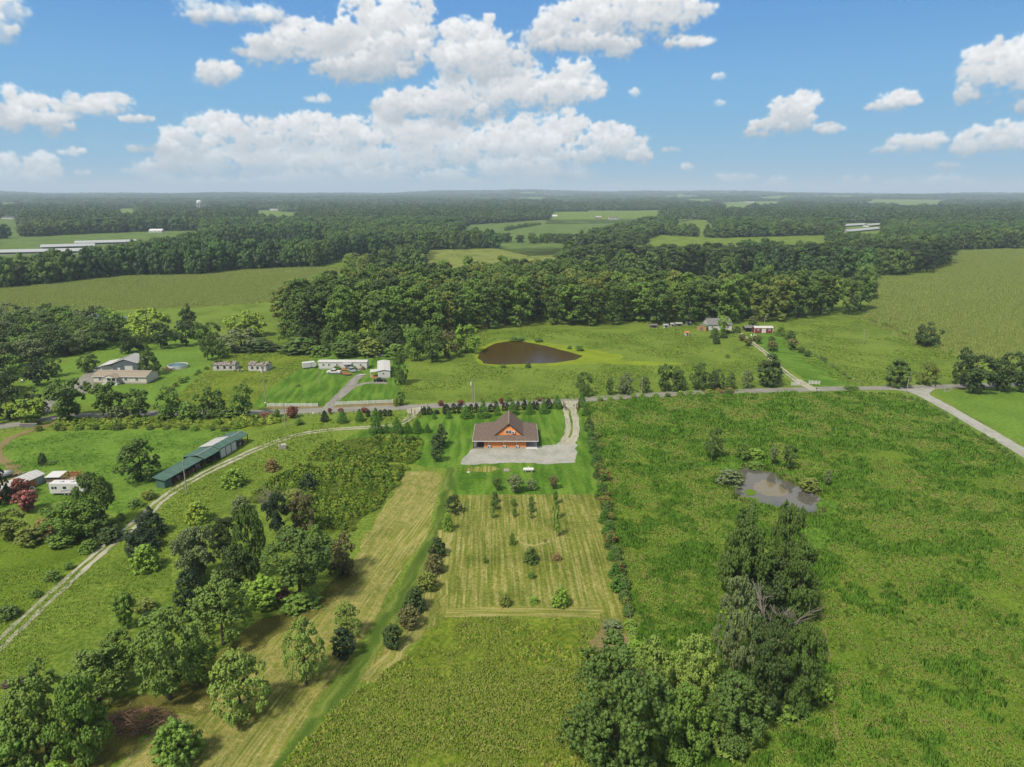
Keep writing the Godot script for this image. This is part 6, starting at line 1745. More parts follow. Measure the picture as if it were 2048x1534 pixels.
# ------------------------------------------------------------------ trees that stand alone or in small groups
func build_near_trees():
	# front left
	plant("birch", Vector2(-30.38, -88.68), 6.69, 11.16, 0.06, "pale", "airy pale tree alone on the mown hay strip, trunk showing")
	plant("birch", Vector2(-37.25, -81.64), 8.22, 10.83, 0.04, "pale", "biggest airy pale tree at the foot of the hay strip")
	plant("birch", Vector2(-26.69, -99.63), 4.68, 6.8, 0.04, "pale", "airy pale tree rising behind a dark round juniper")
	plant("juniper", Vector2(-26.27, -94.82), 4.18, 5.28, 0, "deep", "dark round juniper under the pale tree on the hay strip")
	plant("bush", Vector2(-42.18, -73.73), 5.79, 6.39, 0, "mid", "big rounded green bush beside the brush heap", "", "broadleaf_bush")
	plant("pine", Vector2(-46.22, -97.92), 9.52, 12.61, 0.22, "pine", "broad pine with bare trunk at the hay strip, apart from the others")
	plant("pine", Vector2(-48.79, -85.16), 8.67, 14.1, 0.12, "pine", "largest pine, standing just above the brush heap")
	plant("oak", Vector2(-45.65, -88.14), 5.65, 9.33, 0.1, "mid", "slim green tree squeezed right of the largest pine")
	plant("pine", Vector2(-58.81, -84.98), 8.44, 8.37, 0.16, "pine", "spreading pine left of the largest pine")
	plant("pine", Vector2(-57.88, -89.45), 6.02, 8.51, 0.2, "pine", "pine peering out behind two others")
	plant("pine", Vector2(-59.33, -74.48), 8.65, 14.01, 0.08, "pine", "big pine at the lower left corner behind a dense green tree")
	plant("oak", Vector2(-53.99, -73.59), 7.22, 12.86, 0.04, "mid", "dense green broadleaf tree in front of the corner pine")
	plant("bush", Vector2(-55.03, -69.32), 4.69, 4.1, 0, "fresh", "light green bush cut by the bottom edge")
	plant("bush", Vector2(-62.16, -71.52), 6.13, 7.88, 0, "mid", "low green growth under the corner pine", "", "thicket_bush")
	plant("sapling", Vector2(-64.03, -102.1), 3.62, 6.6, 0.05, "mid", "young green tree in the rough grass above the pines")
	plant("bush", Vector2(-63.37, -107.3), 3.8, 2.08, 0, "olive", "low olive scrub right of the young tree")
	plant("bush", Vector2(-59.56, -104.7), 5.41, 1.75, 0, "mid", "flat scrub patch behind the largest pine")
	plant("bush", Vector2(-70.27, -121.1), 5.35, 5.35, 0, "fresh", "round yellow green bush beside the gravel track")
	# grove left of the hay strip
	plant("oak", Vector2(-58.44, -115.8), 9.13, 11.15, 0.03, "grey", "dark grey green tree at the left side of the grove")
	plant("juniper", Vector2(-54.19, -104.5), 4.52, 9.44, 0, "deep", "tall dark ivy grown column behind the lone pine")
	plant("oak", Vector2(-48.35, -117.1), 6.05, 15.17, 0.05, "oak", "tall deep green tree in the middle of the grove")
	plant("oak", Vector2(-56.5, -123.9), 5.8, 9.62, 0.3, "dark", "dark leaning crown on the left of the grove's tall tree")
	plant("oak", Vector2(-47.86, -130.7), 5.87, 11.44, 0.3, "deep", "dark crown with pale bare limbs at the top of the grove")
	plant("oak", Vector2(-43.71, -134.3), 6.66, 9.6, 0.05, "bronze", "bronze tinted tree at the upper right of the grove")
	plant("oak", Vector2(-37.48, -110.7), 12.76, 13.27, 0.22, "oak", "wide crowned tree with grey trunk leading the grove")
	plant("oak", Vector2(-38.4, -124), 6.42, 7.4, 0.1, "mid", "green crown right behind the wide crowned tree")
	plant("round", Vector2(-32.25, -119.5), 6.21, 9.22, 0, "bronze", "bronze round tree at the hay edge right of the grove")
	plant("round", Vector2(-51.36, -116.1), 6.43, 7.58, 0, "dark", "dark undergrowth tree below the grove's tall tree")
	plant("bush", Vector2(-41.39, -111.5), 3.57, 2.3, 0, "plum", "purple brown shrub at the foot of the grove")
	plant("bush", Vector2(-43.98, -109.1), 6.98, 5.3, 0, "fresh", "bright undergrowth in the grove's shade", "", "thicket_bush")
	plant("bush", Vector2(-37.04, -108.8), 6.99, 2.28, 0, "mid", "undergrowth round the grey trunk of the grove", "", "thicket_bush")
	plant("bush", Vector2(-61.59, -146.8), 4.53, 3.71, 0, "grey", "grey green scrub above the grove")
	plant("bush", Vector2(-69.13, -141.8), 5.27, 4.61, 0, "yellow", "yellow green bush above the grove, near the track")
	plant("bush", Vector2(-68.73, -161.1), 5.41, 4.55, 0, "fresh", "round green bush right of the green barn")
	plant("bush", Vector2(-62.48, -170.9), 3.76, 3.32, 0, "rust", "brown thinning bush near the concrete box")
	plant("bush", Vector2(-49.66, -158.8), 4.13, 4.13, 0, "deep", "dark bush inside the overgrown garden")
	plant("bush", Vector2(-51.88, -154.1), 6.16, 1.87, 0, "olive", "olive scrub behind the grove at the garden's edge")
	var limb := [[Vector2(-51.63, -139.3), 8.5, 0.4, "pale dead limb standing in the top of the grove"], [Vector2(-54.01, -142.2), 6.5, 2.2, "second pale dead limb forking left in the grove"]]
	for l in limb:
		var o := thing("dead_tree", l[3], "dead tree", l[0], l[2])
		var m := MeshInstance3D.new()
		m.name = "branches"
		m.mesh = protos.bare[0]
		m.material_override = mats.dead_wood
		m.scale = Vector3(l[1], l[1], l[1])
		o.add_child(m, true)
	# left edge by the sheds
	plant("cedar", Vector2(-93.09, -164.2), 9.96, 11.06, 0, "oak", "big rounded cedar in the paddock left of the barn")
	plant("cedar", Vector2(-76.5, -135.5), 7.37, 6.61, 0, "deep", "upper dark tree between the hedge and the gravel track")
	plant("cedar", Vector2(-75.16, -128.9), 8.06, 6.07, 0, "deep", "lower dark tree leaning over the gravel track")
	plant("oak", Vector2(-89, -138), 8.5, 12.9, 0.1, "oak", "tall tree right of the white caravan")
	plant("oak", Vector2(-91.67, -133), 11.37, 8.41, 0, "mid", "spreading tree below the white caravan")
	plant("round", Vector2(-86.12, -134.5), 6.49, 5.74, 0, "oak", "tree at the fence corner right of the spreading one")
	plant("round", Vector2(-105.1, -133.7), 6.86, 6.38, 0, "olive", "tree cut by the left edge below the flowering shrubs")
	plant("bush", Vector2(-97.83, -134.5), 5.45, 4.2, 0, "rust", "orange brown bush in the left thicket")
	plant("bush", Vector2(-99.08, -131.1), 5.53, 3.8, 0, "olive", "olive bush low in the left thicket", "", "thicket_bush")
	plant("bush", Vector2(-92.28, -130.9), 5.53, 2.66, 0, "mid", "green bush low in the left thicket near the fence", "", "thicket_bush")
	plant("bush", Vector2(-83.92, -132.8), 5.19, 3.11, 0, "dark", "dark bush where the left thicket meets the track", "", "thicket_bush")
	plant("bush", Vector2(-124.5, -174.8), 2.12, 3.55, 0, "dark", "small upright dark bush in the paddock")
	plant("bush", Vector2(-122.9, -175.3), 3.19, 0.94, 0, "mid", "low green mound beside the small upright bush")
	plant("crape", Vector2(-109.5, -146.2), 5.07, 5.2, 0.1, "plum", "pink flowering shrub nearest the caravan", "", "", "pink")
	plant("crape", Vector2(-117.6, -156), 3.82, 4.02, 0.05, "plum", "dark red shrub against the orange shed wall", "", "", "red")
	plant("crape", Vector2(-118.3, -152.6), 3.05, 3.21, 0.05, "plum", "dull red shrub at the left edge beside a taller dark red one", "", "", "red")
	plant("cedar", Vector2(-118.4, -149.9), 5.05, 11.01, 0, "deep", "dark evergreen at the left edge before the covered boat")
	# big trees right of the evergreen row
	plant("oak", Vector2(13.35, -73.56), 13.85, 16.76, 0.03, "oak", "biggest tree, at the bottom edge right of the weedy field")
	plant("birch", Vector2(19.82, -84.75), 6.3, 10.66, 0.05, "pale", "pale topped tree behind the biggest tree, left one")
	plant("birch", Vector2(25.67, -84.93), 7.3, 10.88, 0.05, "pale", "pale topped tree behind the biggest tree, right one")
	plant("oak", Vector2(28.97, -77.36), 8.98, 9.8, 0.02, "oak", "rounded tree right beside the biggest tree")
	plant("oak", Vector2(21.85, -74.6), 7.58, 10.59, 0, "mid", "filling crown between the biggest tree and the rounded tree")
	plant("birch", Vector2(27.36, -75.69), 5.49, 2.93, 0, "pale", "low pale bush at the foot of the rounded tree")
	plant("oak", Vector2(35.5, -82.55), 7.49, 14.9, 0.05, "dark", "dark tree under the dead branches, left half")
	plant("oak", Vector2(39.07, -81.42), 5.93, 14.89, 0.05, "oak", "dark tree under the dead branches, right half")
	plant("birch", Vector2(33.13, -90.93), 7.36, 16.61, 0.1, "grey", "greyish tree with dead top branches")
	plant("oak", Vector2(38.99, -105), 8.28, 20.54, 0.12, "oak", "tallest tree in the meadow, left crown")
	plant("oak", Vector2(45.99, -106), 6, 20.61, 0.2, "oak", "tallest tree in the meadow, middle crown")
	plant("oak", Vector2(47.44, -103.3), 6.74, 15.58, 0.1, "oak", "tallest tree group in the meadow, low right crown")
	plant("oak", Vector2(38.56, -111.6), 4.93, 12.78, 0.2, "mid", "narrow crown at the left of the meadow's tallest tree")
	plant("oak", Vector2(43.54, -104.7), 9.19, 11.82, 0.04, "dark", "dark lower crown of the meadow's tall trees")
	plant("bush", Vector2(38.31, -82.76), 6.26, 2.23, 0, "mid", "green undergrowth below the dark meadow trees", "", "thicket_bush")
	plant("bush", Vector2(43.58, -85.4), 3.91, 5.42, 0, "fresh", "bright undergrowth right of the dark meadow trees", "", "thicket_bush")
	plant("bush", Vector2(37.82, -105.3), 5.09, 3.88, 0, "fresh", "bright undergrowth between the greyish tree and the dark trees", "", "thicket_bush")
	for l in [[Vector2(40.54, -105.3), 9.0, 0.3, "bare grey branches at the top of the greyish tree"], [Vector2(40.43, -96.49), 9.5, 1.6, "bare silver branches over the dark meadow trees"], [Vector2(41.82, -95.73), 8.5, 4.0, "bare silver branches reaching right over the dark meadow trees"]]:
		var o := thing("dead_tree", l[3], "dead tree", l[0], l[2])
		var m := MeshInstance3D.new()
		m.name = "branches"
		m.mesh = protos.bare[1]
		m.material_override = mats.dead_wood
		m.scale = Vector3(l[1], l[1], l[1])
		o.add_child(m, true)
	# round the meadow pond
	plant("round", Vector2(54.4, -178), 4.82, 9.43, 0.1, "oak", "tallest small tree beside the meadow pond, farthest left")
	plant("round", Vector2(61.65, -177.1), 3.48, 5.67, 0.1, "mid", "small tree at the pond's upper end, second from the left")
	plant("sapling", Vector2(65.34, -177.6), 4.43, 3.53, 0.05, "fresh", "pale low tree at the meadow pond")
	plant("sapling", Vector2(68.65, -173.3), 2.62, 5.81, 0.3, "grey", "thin grey sapling at the meadow pond")
	plant("round", Vector2(72.04, -171.7), 4.55, 6.88, 0.15, "oak", "dark round tree at the right of the meadow pond")
	plant("sapling", Vector2(76.94, -159.5), 1.95, 4.72, 0.3, "grey", "lone grey sapling right of the meadow pond")
	plant("bush", Vector2(53.86, -161.9), 6.92, 3.91, 0, "grey", "grey green reed bed at the left of the meadow pond", "", "reed_clump")
	plant("bush", Vector2(63.87, -173), 5.26, 1.58, 0, "mid", "low growth along the far rim of the meadow pond", "", "rim_bush")
	plant("bush", Vector2(71.89, -157.6), 4.83, 3.39, 0, "olive", "brownish growth on the right rim of the meadow pond", "", "rim_bush")
	plant("bush", Vector2(16.7, -102.4), 3.49, 1.18, 0, "grey", "thin grey bush on the bare patch at the mown strip's end")

func build_evergreen_rows():
	var cones := [[Vector2(-59.06, -211.5), 2.52, 3.88, 0], [Vector2(-53.2, -210), 3.13, 4.32, 0], [Vector2(-48.02, -211.5), 2.52, 4.38, 0], [Vector2(-43.08, -212), 3.16, 4.52, 0], [Vector2(-40.6, -199.7), 3.88, 5.67, 0], [Vector2(-37.67, -200.5), 2.4, 3.06, 0], [Vector2(-34.41, -199.7), 3.73, 5.52, 0], [Vector2(-31.44, -200.5), 2.85, 3.51, 0], [Vector2(-28.48, -200.5), 3, 4.8, 0], [Vector2(-25.41, -200.9), 1.8, 3.11, 0], [Vector2(-24.77, -213.9), 1.43, 2.8, 0], [Vector2(-20.27, -214.5), 1.92, 2.95, 0], [Vector2(-14.64, -215.1), 3.68, 4.38, 0], [Vector2(-9.21, -215.6), 3.68, 5.42, 0], [Vector2(-4.69, -217.6), 1.94, 3.51, 0], [Vector2(0.24, -218.2), 3.4, 4.98, 0], [Vector2(5.78, -219.2), 2.77, 4.69, 0], [Vector2(10.44, -219.8), 2.94, 4.87, 0], [Vector2(15.1, -225.3), 3.17, 4.78, 0], [Vector2(-25.46, -201.3), 1.51, 2.82, 0]]
	var which := ["dark rounded evergreen leftmost in the row along the road", "wide evergreen left of the track gate, next to a dark rounded one", "small neat evergreen midway left of the track gate", "evergreen standing behind the tallest cone by the track", "tallest cone of the group beside the gravel track, leftmost", "small cone between the two tall ones beside the track", "second tall cone beside the gravel track", "small cone right of the second tall one by the track", "slim tall cone at the right of the track group", "small lone cone between track group and dark ornamental trees", "smallest cone right of the track gate", "small cone in front of the dark junipers", "broad cone left behind the orange house's lawn", "broadest cone left of the house roof peak", "small cone close left of the house roof peak", "cone right beside the house roof peak", "cone second right from the house roof peak", "cone third right from the house roof peak, before the drive", "cone beside the left gate of the house drive", "small cone above the dark ornamental trees"]
	for i in cones.size():
		var c: Array = cones[i]
		plant("cone", c[0], c[1] * 1.4, c[2], 0.02, "ink" if i == 0 else "evergreen", which[i], "cone evergreens along the road")
	var edge := [[Vector2(23.59, -227), 2.85, 5.89, 0], [Vector2(23.76, -217.6), 2.59, 4.5, 0], [Vector2(23.48, -205.6), 2.76, 3.94, 0], [Vector2(22.96, -194.3), 2.77, 3.58, 0], [Vector2(22.64, -183.7), 2.63, 3.87, 0], [Vector2(22.13, -174.4), 2.51, 4.14, 0], [Vector2(21.6, -166), 2.27, 4.26, 0], [Vector2(21.04, -153.7), 2.71, 4.34, 0], [Vector2(20.09, -140.9), 2.18, 3.6, 0], [Vector2(20.37, -135.9), 2.65, 2.78, 0], [Vector2(19.86, -129.7), 2.34, 3.21, 0], [Vector2(19.8, -125.1), 2.17, 2.29, 0], [Vector2(19.35, -118.5), 2.44, 3.17, 0], [Vector2(18.89, -113.3), 1.99, 2.93, 0], [Vector2(19.73, -110.1), 1.68, 2.03, 0]]
	var nth := ["first", "second", "third", "fourth", "fifth", "sixth", "seventh", "eighth", "ninth", "tenth", "eleventh", "twelfth", "thirteenth", "fourteenth", "fifteenth"]
	for i in edge.size():
		var c: Array = edge[i]
		plant("cone" if i < 13 else "juniper", c[0], c[1] * 1.32, c[2], 0.02, "evergreen" if i % 4 != 2 else "oak", "%s evergreen from the road in the row between orchard and meadow" % nth[i], "evergreens between orchard and meadow")
	hedge("shrub from the road in the mixed hedge under the evergreen row", [Vector2(23.62, -207.9), Vector2(23.08, -183.9), Vector2(22.13, -164.6), Vector2(21.42, -147.3), Vector2(20.73, -130.8), Vector2(20.17, -117.3), Vector2(20.13, -109.8)], 2.3, 1.7, "oak")
	var reds := [[Vector2(23.05, -164.1), 2, 2, 0], [Vector2(21.61, -154), 2.01, 1.58, 0], [Vector2(21.2, -148.6), 2.06, 1.92, 0], [Vector2(21.69, -141.9), 1.54, 1.26, 0], [Vector2(20.26, -130.6), 1.84, 1.84, 0], [Vector2(19.94, -119.2), 1.32, 1.81, 0], [Vector2(24.84, -186), 1.4, 1.4, 0], [Vector2(25.17, -196), 1.47, 1.14, 0]]
	for i in reds.size():
		var c: Array = reds[i]
		plant("crape", c[0], c[1] * 1.4, c[2] * 1.5, 0.1, "mid", "%s red flowering shrub from the house yard in the evergreen row" % ["third", "fourth", "brightest, fifth", "sixth", "large deep red, seventh", "last", "second", "nearest, tiny"][i], "red shrubs in the evergreen row", "", "red" if i < 6 else "rust")
	var inks := [[Vector2(-28.54, -218.1), 1.95, 3, 0], [Vector2(-26.9, -218.7), 2.11, 2.64, 0], [Vector2(-24.81, -219.5), 2.61, 1.3, 0], [Vector2(-21.37, -218.8), 3.09, 3.62, 0], [Vector2(-19.01, -219.7), 2.12, 3.53, 0], [Vector2(-17.14, -219.8), 2.29, 3.34, 0], [Vector2(-13.38, -219.7), 1.96, 3.36, 0], [Vector2(-11.61, -220.3), 1.96, 3.37, 0], [Vector2(-6.91, -221.4), 2.63, 2.81, 0], [Vector2(-5.12, -222.4), 1.65, 3.24, 0], [Vector2(-2.81, -222.4), 1.32, 2.91, 0], [Vector2(-1.57, -222.4), 1.82, 3.06, 0], [Vector2(1.99, -223), 1.65, 3.25, 0], [Vector2(4.15, -223.6), 2.32, 3.39, 0], [Vector2(7.15, -224.1), 1.66, 3.09, 0], [Vector2(8.38, -223.5), 1.82, 3.07, 0], [Vector2(12.24, -224.7), 2.5, 3.75, 0], [Vector2(-46.3, -216), 1.93, 2.63, 0], [Vector2(-42.28, -216), 1.61, 2.48, 0], [Vector2(-40.93, -216.6), 1.93, 2.46, 0], [Vector2(-39.32, -216.6), 1.93, 2.29, 0]]
	for i in inks.size():
		var c: Array = inks[i]
		plant("juniper", c[0], c[1], c[2], 0.0, "ink", "%s dark juniper %s behind the cones" % ["%s" % (nth[i] if i < 15 else ["sixteenth", "last", "single low", "left of three low", "middle of three low", "right of three low"][i - 15]), "right of the track gate" if i < 17 else "left of the track gate"], "dark junipers behind the cones")
	var crapes := [[Vector2(-70.25, -215.1), 3.52, 3.87, 0, "red", "dark red shrub by the road left of the trailer drive"], [Vector2(-55.48, -218.2), 1.95, 2.3, 0, "red", "small red shrub right of the trailer drive"], [Vector2(-48.49, -220.4), 2.29, 1.75, 0, "red", "low red brown shrub behind the fence posts"], [Vector2(-17.51, -229.4), 2.38, 1.62, 0, "red", "red shrub above the junipers beside the drum pole"], [Vector2(-3.67, -230.4), 1.88, 2.06, 0, "red", "red shrub above the junipers left of the roof peak"], [Vector2(-24.01, -228.1), 2.03, 2.03, 0, "rust", "thin brown shrub by the road right of the track gate"], [Vector2(9.5, -233.4), 1.73, 1.35, 0, "rust", "brown shrub behind the cones near the drive"], [Vector2(-75.55, -216), 1.93, 2.62, 0, "mid", "small green bush by the road near the pale pole"], [Vector2(-66.35, -208.1), 2.8, 2.1, 0, "mid", "small green bush in the rough grass by the road"], [Vector2(-78.82, -215.6), 4.17, 1.57, 0, "rust", "thin red brown scrub by the road at the tree row's end"], [Vector2(-59.4, -219.2), 1.47, 1.99, 0, "plum", "thin purple shrub next to the dark rounded evergreen"]]
	for c in crapes:
		plant("crape", c[0], c[1], c[2], 0.05, "plum" if c[4] != "mid" else "mid", c[5], "", "", c[4] if c[4] != "mid" else "")
	var ornament := [[Vector2(-21.05, -186.6), 4.21, 4.68, 0.1], [Vector2(-20.05, -177), 3.74, 5.82, 0.1], [Vector2(-20.05, -189.4), 3.7, 5.85, 0.1], [Vector2(-21.84, -204.2), 1.53, 1.7, 0]]
	for i in 4:
		var c: Array = ornament[i]
		plant("juniper", c[0], c[1], c[2], c[3], "dark", "%s dark clipped ornamental tree left of the orange house" % ["middle", "nearest", "tallest", "tiny farthest"][i], "clipped ornamental trees")
	# orchard
	var orchard := [[Vector2(-3.63, -158.1), 2.42, 3.35, 0.15, "sapling", "oak", "leftmost of four small trees below the propane tank"], [Vector2(0.84, -156.7), 4.08, 4.46, 0.15, "sapling", "grey", "widest of four small trees below the propane tank"], [Vector2(4.73, -158.4), 2.91, 2.91, 0.1, "sapling", "grey", "third of four small trees below the propane tank"], [Vector2(10.14, -158.9), 2.79, 3.49, 0.2, "sapling", "bronze", "rightmost of four small trees below the propane tank"], [Vector2(-4.01, -151), 1.74, 2.99, 0.1, "sapling", "oak", "upper sapling of the left orchard row"], [Vector2(-4.1, -147.5), 1.82, 2.33, 0.1, "sapling", "oak", "middle sapling of the left orchard row"], [Vector2(-4.16, -143.2), 1.44, 2.62, 0.1, "sapling", "mid", "lower sapling of the left orchard row"], [Vector2(0.29, -149.1), 1.26, 2.09, 0.2, "sapling", "mid", "thin sapling of the second orchard row"], [Vector2(0.5, -143.8), 1.22, 2.38, 0.1, "sapling", "mid", "lower sapling of the second orchard row"], [Vector2(4.45, -150.1), 1.27, 2.17, 0.1, "sapling", "oak", "upper sapling of the third orchard row"], [Vector2(4.41, -146.3), 1.58, 2.5, 0.1, "sapling", "oak", "middle sapling of the third orchard row"], [Vector2(4.31, -142.8), 1.11, 2.38, 0.1, "sapling", "oak", "lower sapling of the third orchard row"], [Vector2(10, -150.3), 1.5, 3.59, 0.1, "sapling", "mid", "upper slim tree of the right orchard row"], [Vector2(9.6, -142.8), 1.77, 4.52, 0.1, "sapling", "mid", "middle slim tree of the right orchard row"], [Vector2(9.28, -134.2), 1.67, 6.02, 0.2, "sapling", "pale", "tall slim pale tree at the end of the right orchard row"], [Vector2(3.61, -123.8), 2.93, 3.18, 0, "bush", "oak", "dark bush in the middle of the mown orchard"], [Vector2(-5.27, -123.6), 0.98, 1.59, 0, "bush", "mid", "tiny bush in the left of the mown orchard"], [Vector2(3.7, -118), 1.59, 1.47, 0, "bush", "mid", "low bush in the lower middle of the orchard"], [Vector2(8.81, -124.8), 2.07, 1.53, 0, "bush", "rust", "brown low bush in the right of the orchard"], [Vector2(-1.18, -108.9), 2.01, 2.37, 0, "bush", "olive", "olive bush at the lower edge of the orchard"], [Vector2(3.87, -109.7), 1.94, 1.28, 0, "bush", "fresh", "low leafy plant between two bushes at the orchard's lower edge"], [Vector2(8.46, -108.8), 2.97, 3.79, 0, "bush", "fresh", "bright round bush at the orchard's lower edge"], [Vector2(-13.02, -145.5), 3.59, 4.66, 0, "cedar", "dark", "dark pointed bush at the upper left orchard corner"], [Vector2(-13.74, -137.1), 2.34, 4.36, 0, "bush", "fresh", "thin bright weeds below the dark pointed bush"], [Vector2(0, -130.8), 1.23, 2.93, 0, "bush", "mid", "thin plant in the left middle of the orchard"]]
	for t in orchard:
		plant(t[4], t[0], t[1], t[2], t[3], t[5], t[6])
	var diag := [[Vector2(-14.86, -126.2), 3.57, 4.19, 0], [Vector2(-14.78, -119.8), 3.79, 4.04, 0], [Vector2(-15.34, -114), 3.81, 3.57, 0], [Vector2(-16.83, -107.6), 3.97, 4.44, 0], [Vector2(-17.19, -102.7), 3.82, 3.82, 0], [Vector2(-18.97, -96.94), 3.16, 4.27, 0]]
	for i in diag.size():
		var c: Array = diag[i]
		plant("bush", c[0], c[1], c[2], 0.0, ["dark", "bronze", "olive", "dark", "bronze", "dark"][i], "%s bush of the slanting row beside the dark wheel track" % ["topmost dark", "second, bronze", "third, rounded olive", "fourth, dark and tall", "fifth, bronze", "lowest dark"][i], "slanting row of bushes", "row_bush")

func build_farm_trees():
	var row := [[Vector2(-139.9, -212.3), 12.88, 13.88, 0.06, "oak", "round", "widest tree of the row before the tan home, by the drive"], [Vector2(-129.3, -215.2), 10.35, 11.84, 0.04, "oak", "round", "tree of the row in front of the white porch"], [Vector2(-119.5, -215.3), 7.98, 9.73, 0.04, "oak", "round", "smaller tree of the row right of the porch"], [Vector2(-108.9, -214.1), 8.24, 11.39, 0.04, "mid", "round", "tree of the row at the corner of the weedy lot"], [Vector2(-95.89, -215.1), 8.92, 11.42, 0.04, "oak", "round", "dark tree of the row below the burnt house"], [Vector2(-85.97, -216.1), 8.16, 11.34, 0.04, "mid", "round", "last tree of the row, nearest the rail fence"], [Vector2(-103.3, -214.5), 7.01, 5.62, 0, "mid", "bush", "low scrub between two trees of the row"], [Vector2(-125.5, -214.4), 6.06, 4.67, 0, "grey", "bush", "grey scrub under the row near the porch tree"], [Vector2(-90.46, -215.6), 6.42, 3.55, 0, "mid", "bush", "scrub at the right end of the row"], [Vector2(-150.6, -209.7), 9.98, 8.14, 0, "yellow", "round", "yellow topped tree at the left road bend"], [Vector2(-159.4, -212.6), 10.4, 11.07, 0, "dark", "round", "dark tree left of the yellow topped one"], [Vector2(-154.8, -218.6), 7.12, 8.83, 0, "dark", "round", "dark tree rising behind the yellow topped one"], [Vector2(-177.8, -235.6), 6.59, 10.2, 0, "grey", "round", "grey green tree at the left edge above the road bend"], [Vector2(-177.4, -253.9), 8.54, 11.64, 0.1, "deep", "round", "dark round tree on the estate lawn, left of a greener one"], [Vector2(-180.3, -266.7), 7.21, 9.71, 0.05, "oak", "round", "greener tree beside the dark round tree on the estate lawn"], [Vector2(-170.5, -275), 7.82, 8.45, 0.05, "oak", "round", "round tree alone above the concrete yard"], [Vector2(-143.3, -269.4), 9.42, 12.92, 0.05, "oak", "cedar", "pyramid tree touching the grey garage"], [Vector2(-172.1, -308.9), 8.05, 11.61, 0.05, "dark", "round", "left of two dark trees behind the garage lawn"], [Vector2(-169.6, -313.7), 6.81, 8.65, 0.05, "dark", "round", "right of two dark trees behind the garage lawn"], [Vector2(-162.7, -319.5), 10.38, 12.17, 0.05, "dark", "round", "dark tree before the yellow green crown"], [Vector2(-176, -336.6), 19.85, 15.58, 0.03, "yellow", "round", "wide yellow green tree at the back of the estate lawn"], [Vector2(-203.9, -359.4), 12.64, 12.76, 0.03, "fresh", "round", "lighter tree by the narrow far pond"], [Vector2(-170.9, -367.5), 12.12, 13.6, 0.03, "dark", "cedar", "dark ragged tree at the corn's near edge"], [Vector2(-153.2, -324.4), 10.76, 12.22, 0.08, "dark", "round", "dark tree with short trunk on the back lawn"], [Vector2(-146.3, -323.8), 6.07, 11.44, 0.05, "mid", "round", "slim green tree on the back lawn"], [Vector2(-142.5, -328.6), 8.06, 10.54, 0.05, "oak", "round", "round tree at the back lawn's right end"], [Vector2(-130.7, -295), 5.56, 10.59, 0.1, "oak", "round", "left of a pair of trees at the weedy lot's edge"], [Vector2(-126.7, -296.7), 6.45, 11.12, 0.1, "oak", "round", "right of a pair of trees at the weedy lot's edge"], [Vector2(-133.1, -346.5), 18.67, 14.48, 0.03, "yellow", "round", "yellow green tree at the left end of the big wood"], [Vector2(-123.8, -314.6), 18.21, 10.07, 0, "grey", "round", "spreading grey green crown at the weedy lot"], [Vector2(-255.5, -384.5), 11.85, 8.74, 0, "grey", "bush", "grey willow like bush by the left far pond"], [Vector2(-270.1, -390.9), 11.21, 5.43, 0, "fresh", "bush", "bright bush at the left far pond"],
		[Vector2(-79.96, -330.5), 14.28, 13.99, 0.05, "yellow", "round", "yellow green round tree in front of the wood, left of a smaller one"], [Vector2(-68.24, -330.9), 10.5, 11.05, 0.05, "yellow", "round", "smaller yellow green tree in front of the wood"], [Vector2(-58.21, -330.1), 12.83, 15.06, 0.05, "mid", "round", "tall fresh tree in the wood's front above the long trailer"], [Vector2(-73.46, -302.1), 11.84, 7.19, 0, "oak", "bush", "wide bush behind the long trailer"], [Vector2(-62.39, -304), 11.9, 8.18, 0, "olive", "bush", "olive bush cluster behind the long trailer"], [Vector2(-50.57, -300.1), 10.46, 6.29, 0, "mid", "bush", "bushes at the wood's foot above the second trailer"], [Vector2(-41.58, -292.8), 9.33, 14.91, 0.02, "mid", "round", "left crown of the green clump at the pasture corner"], [Vector2(-34.15, -292.8), 10.61, 15.32, 0.02, "oak", "round", "middle crown of the green clump at the pasture corner"], [Vector2(-27.86, -300.5), 8.71, 12.12, 0.02, "bronze", "round", "bronze crown of the green clump at the pasture corner"], [Vector2(-20.51, -308.4), 10.7, 13.28, 0.02, "fresh", "round", "light crown at the right end of the pasture corner clump"], [Vector2(-41.87, -255.1), 6.15, 12.97, 0.03, "oak", "cedar", "tall narrow tree beside the second trailer"], [Vector2(-37.9, -228.8), 3.38, 5.35, 0.03, "mid", "sapling", "young tree at the right rail fence's end"], [Vector2(-84.77, -303.9), 8.83, 4.59, 0, "mid", "bush", "bush at the upper left corner of the trailer lawn"], [Vector2(-95.61, -311.2), 18.04, 6.9, 0, "oak", "bush", "dark bank of scrub above the weedy lot", ], [Vector2(-115.1, -315.1), 18.27, 5.22, 0, "dark", "bush", "dark scrub left along the weedy lot's top"], [Vector2(-79.82, -252.8), 1.86, 1.46, 0, "pale", "bush", "small white flowered planting on the trailer lawn"], [Vector2(-39.04, -228.1), 2.37, 2.73, 0, "olive", "bush", "olive scrub by the road at the pasture's corner"]]
	for t in row:
		plant(t[5], t[0], t[1], t[2], t[3], t[4], t[6])
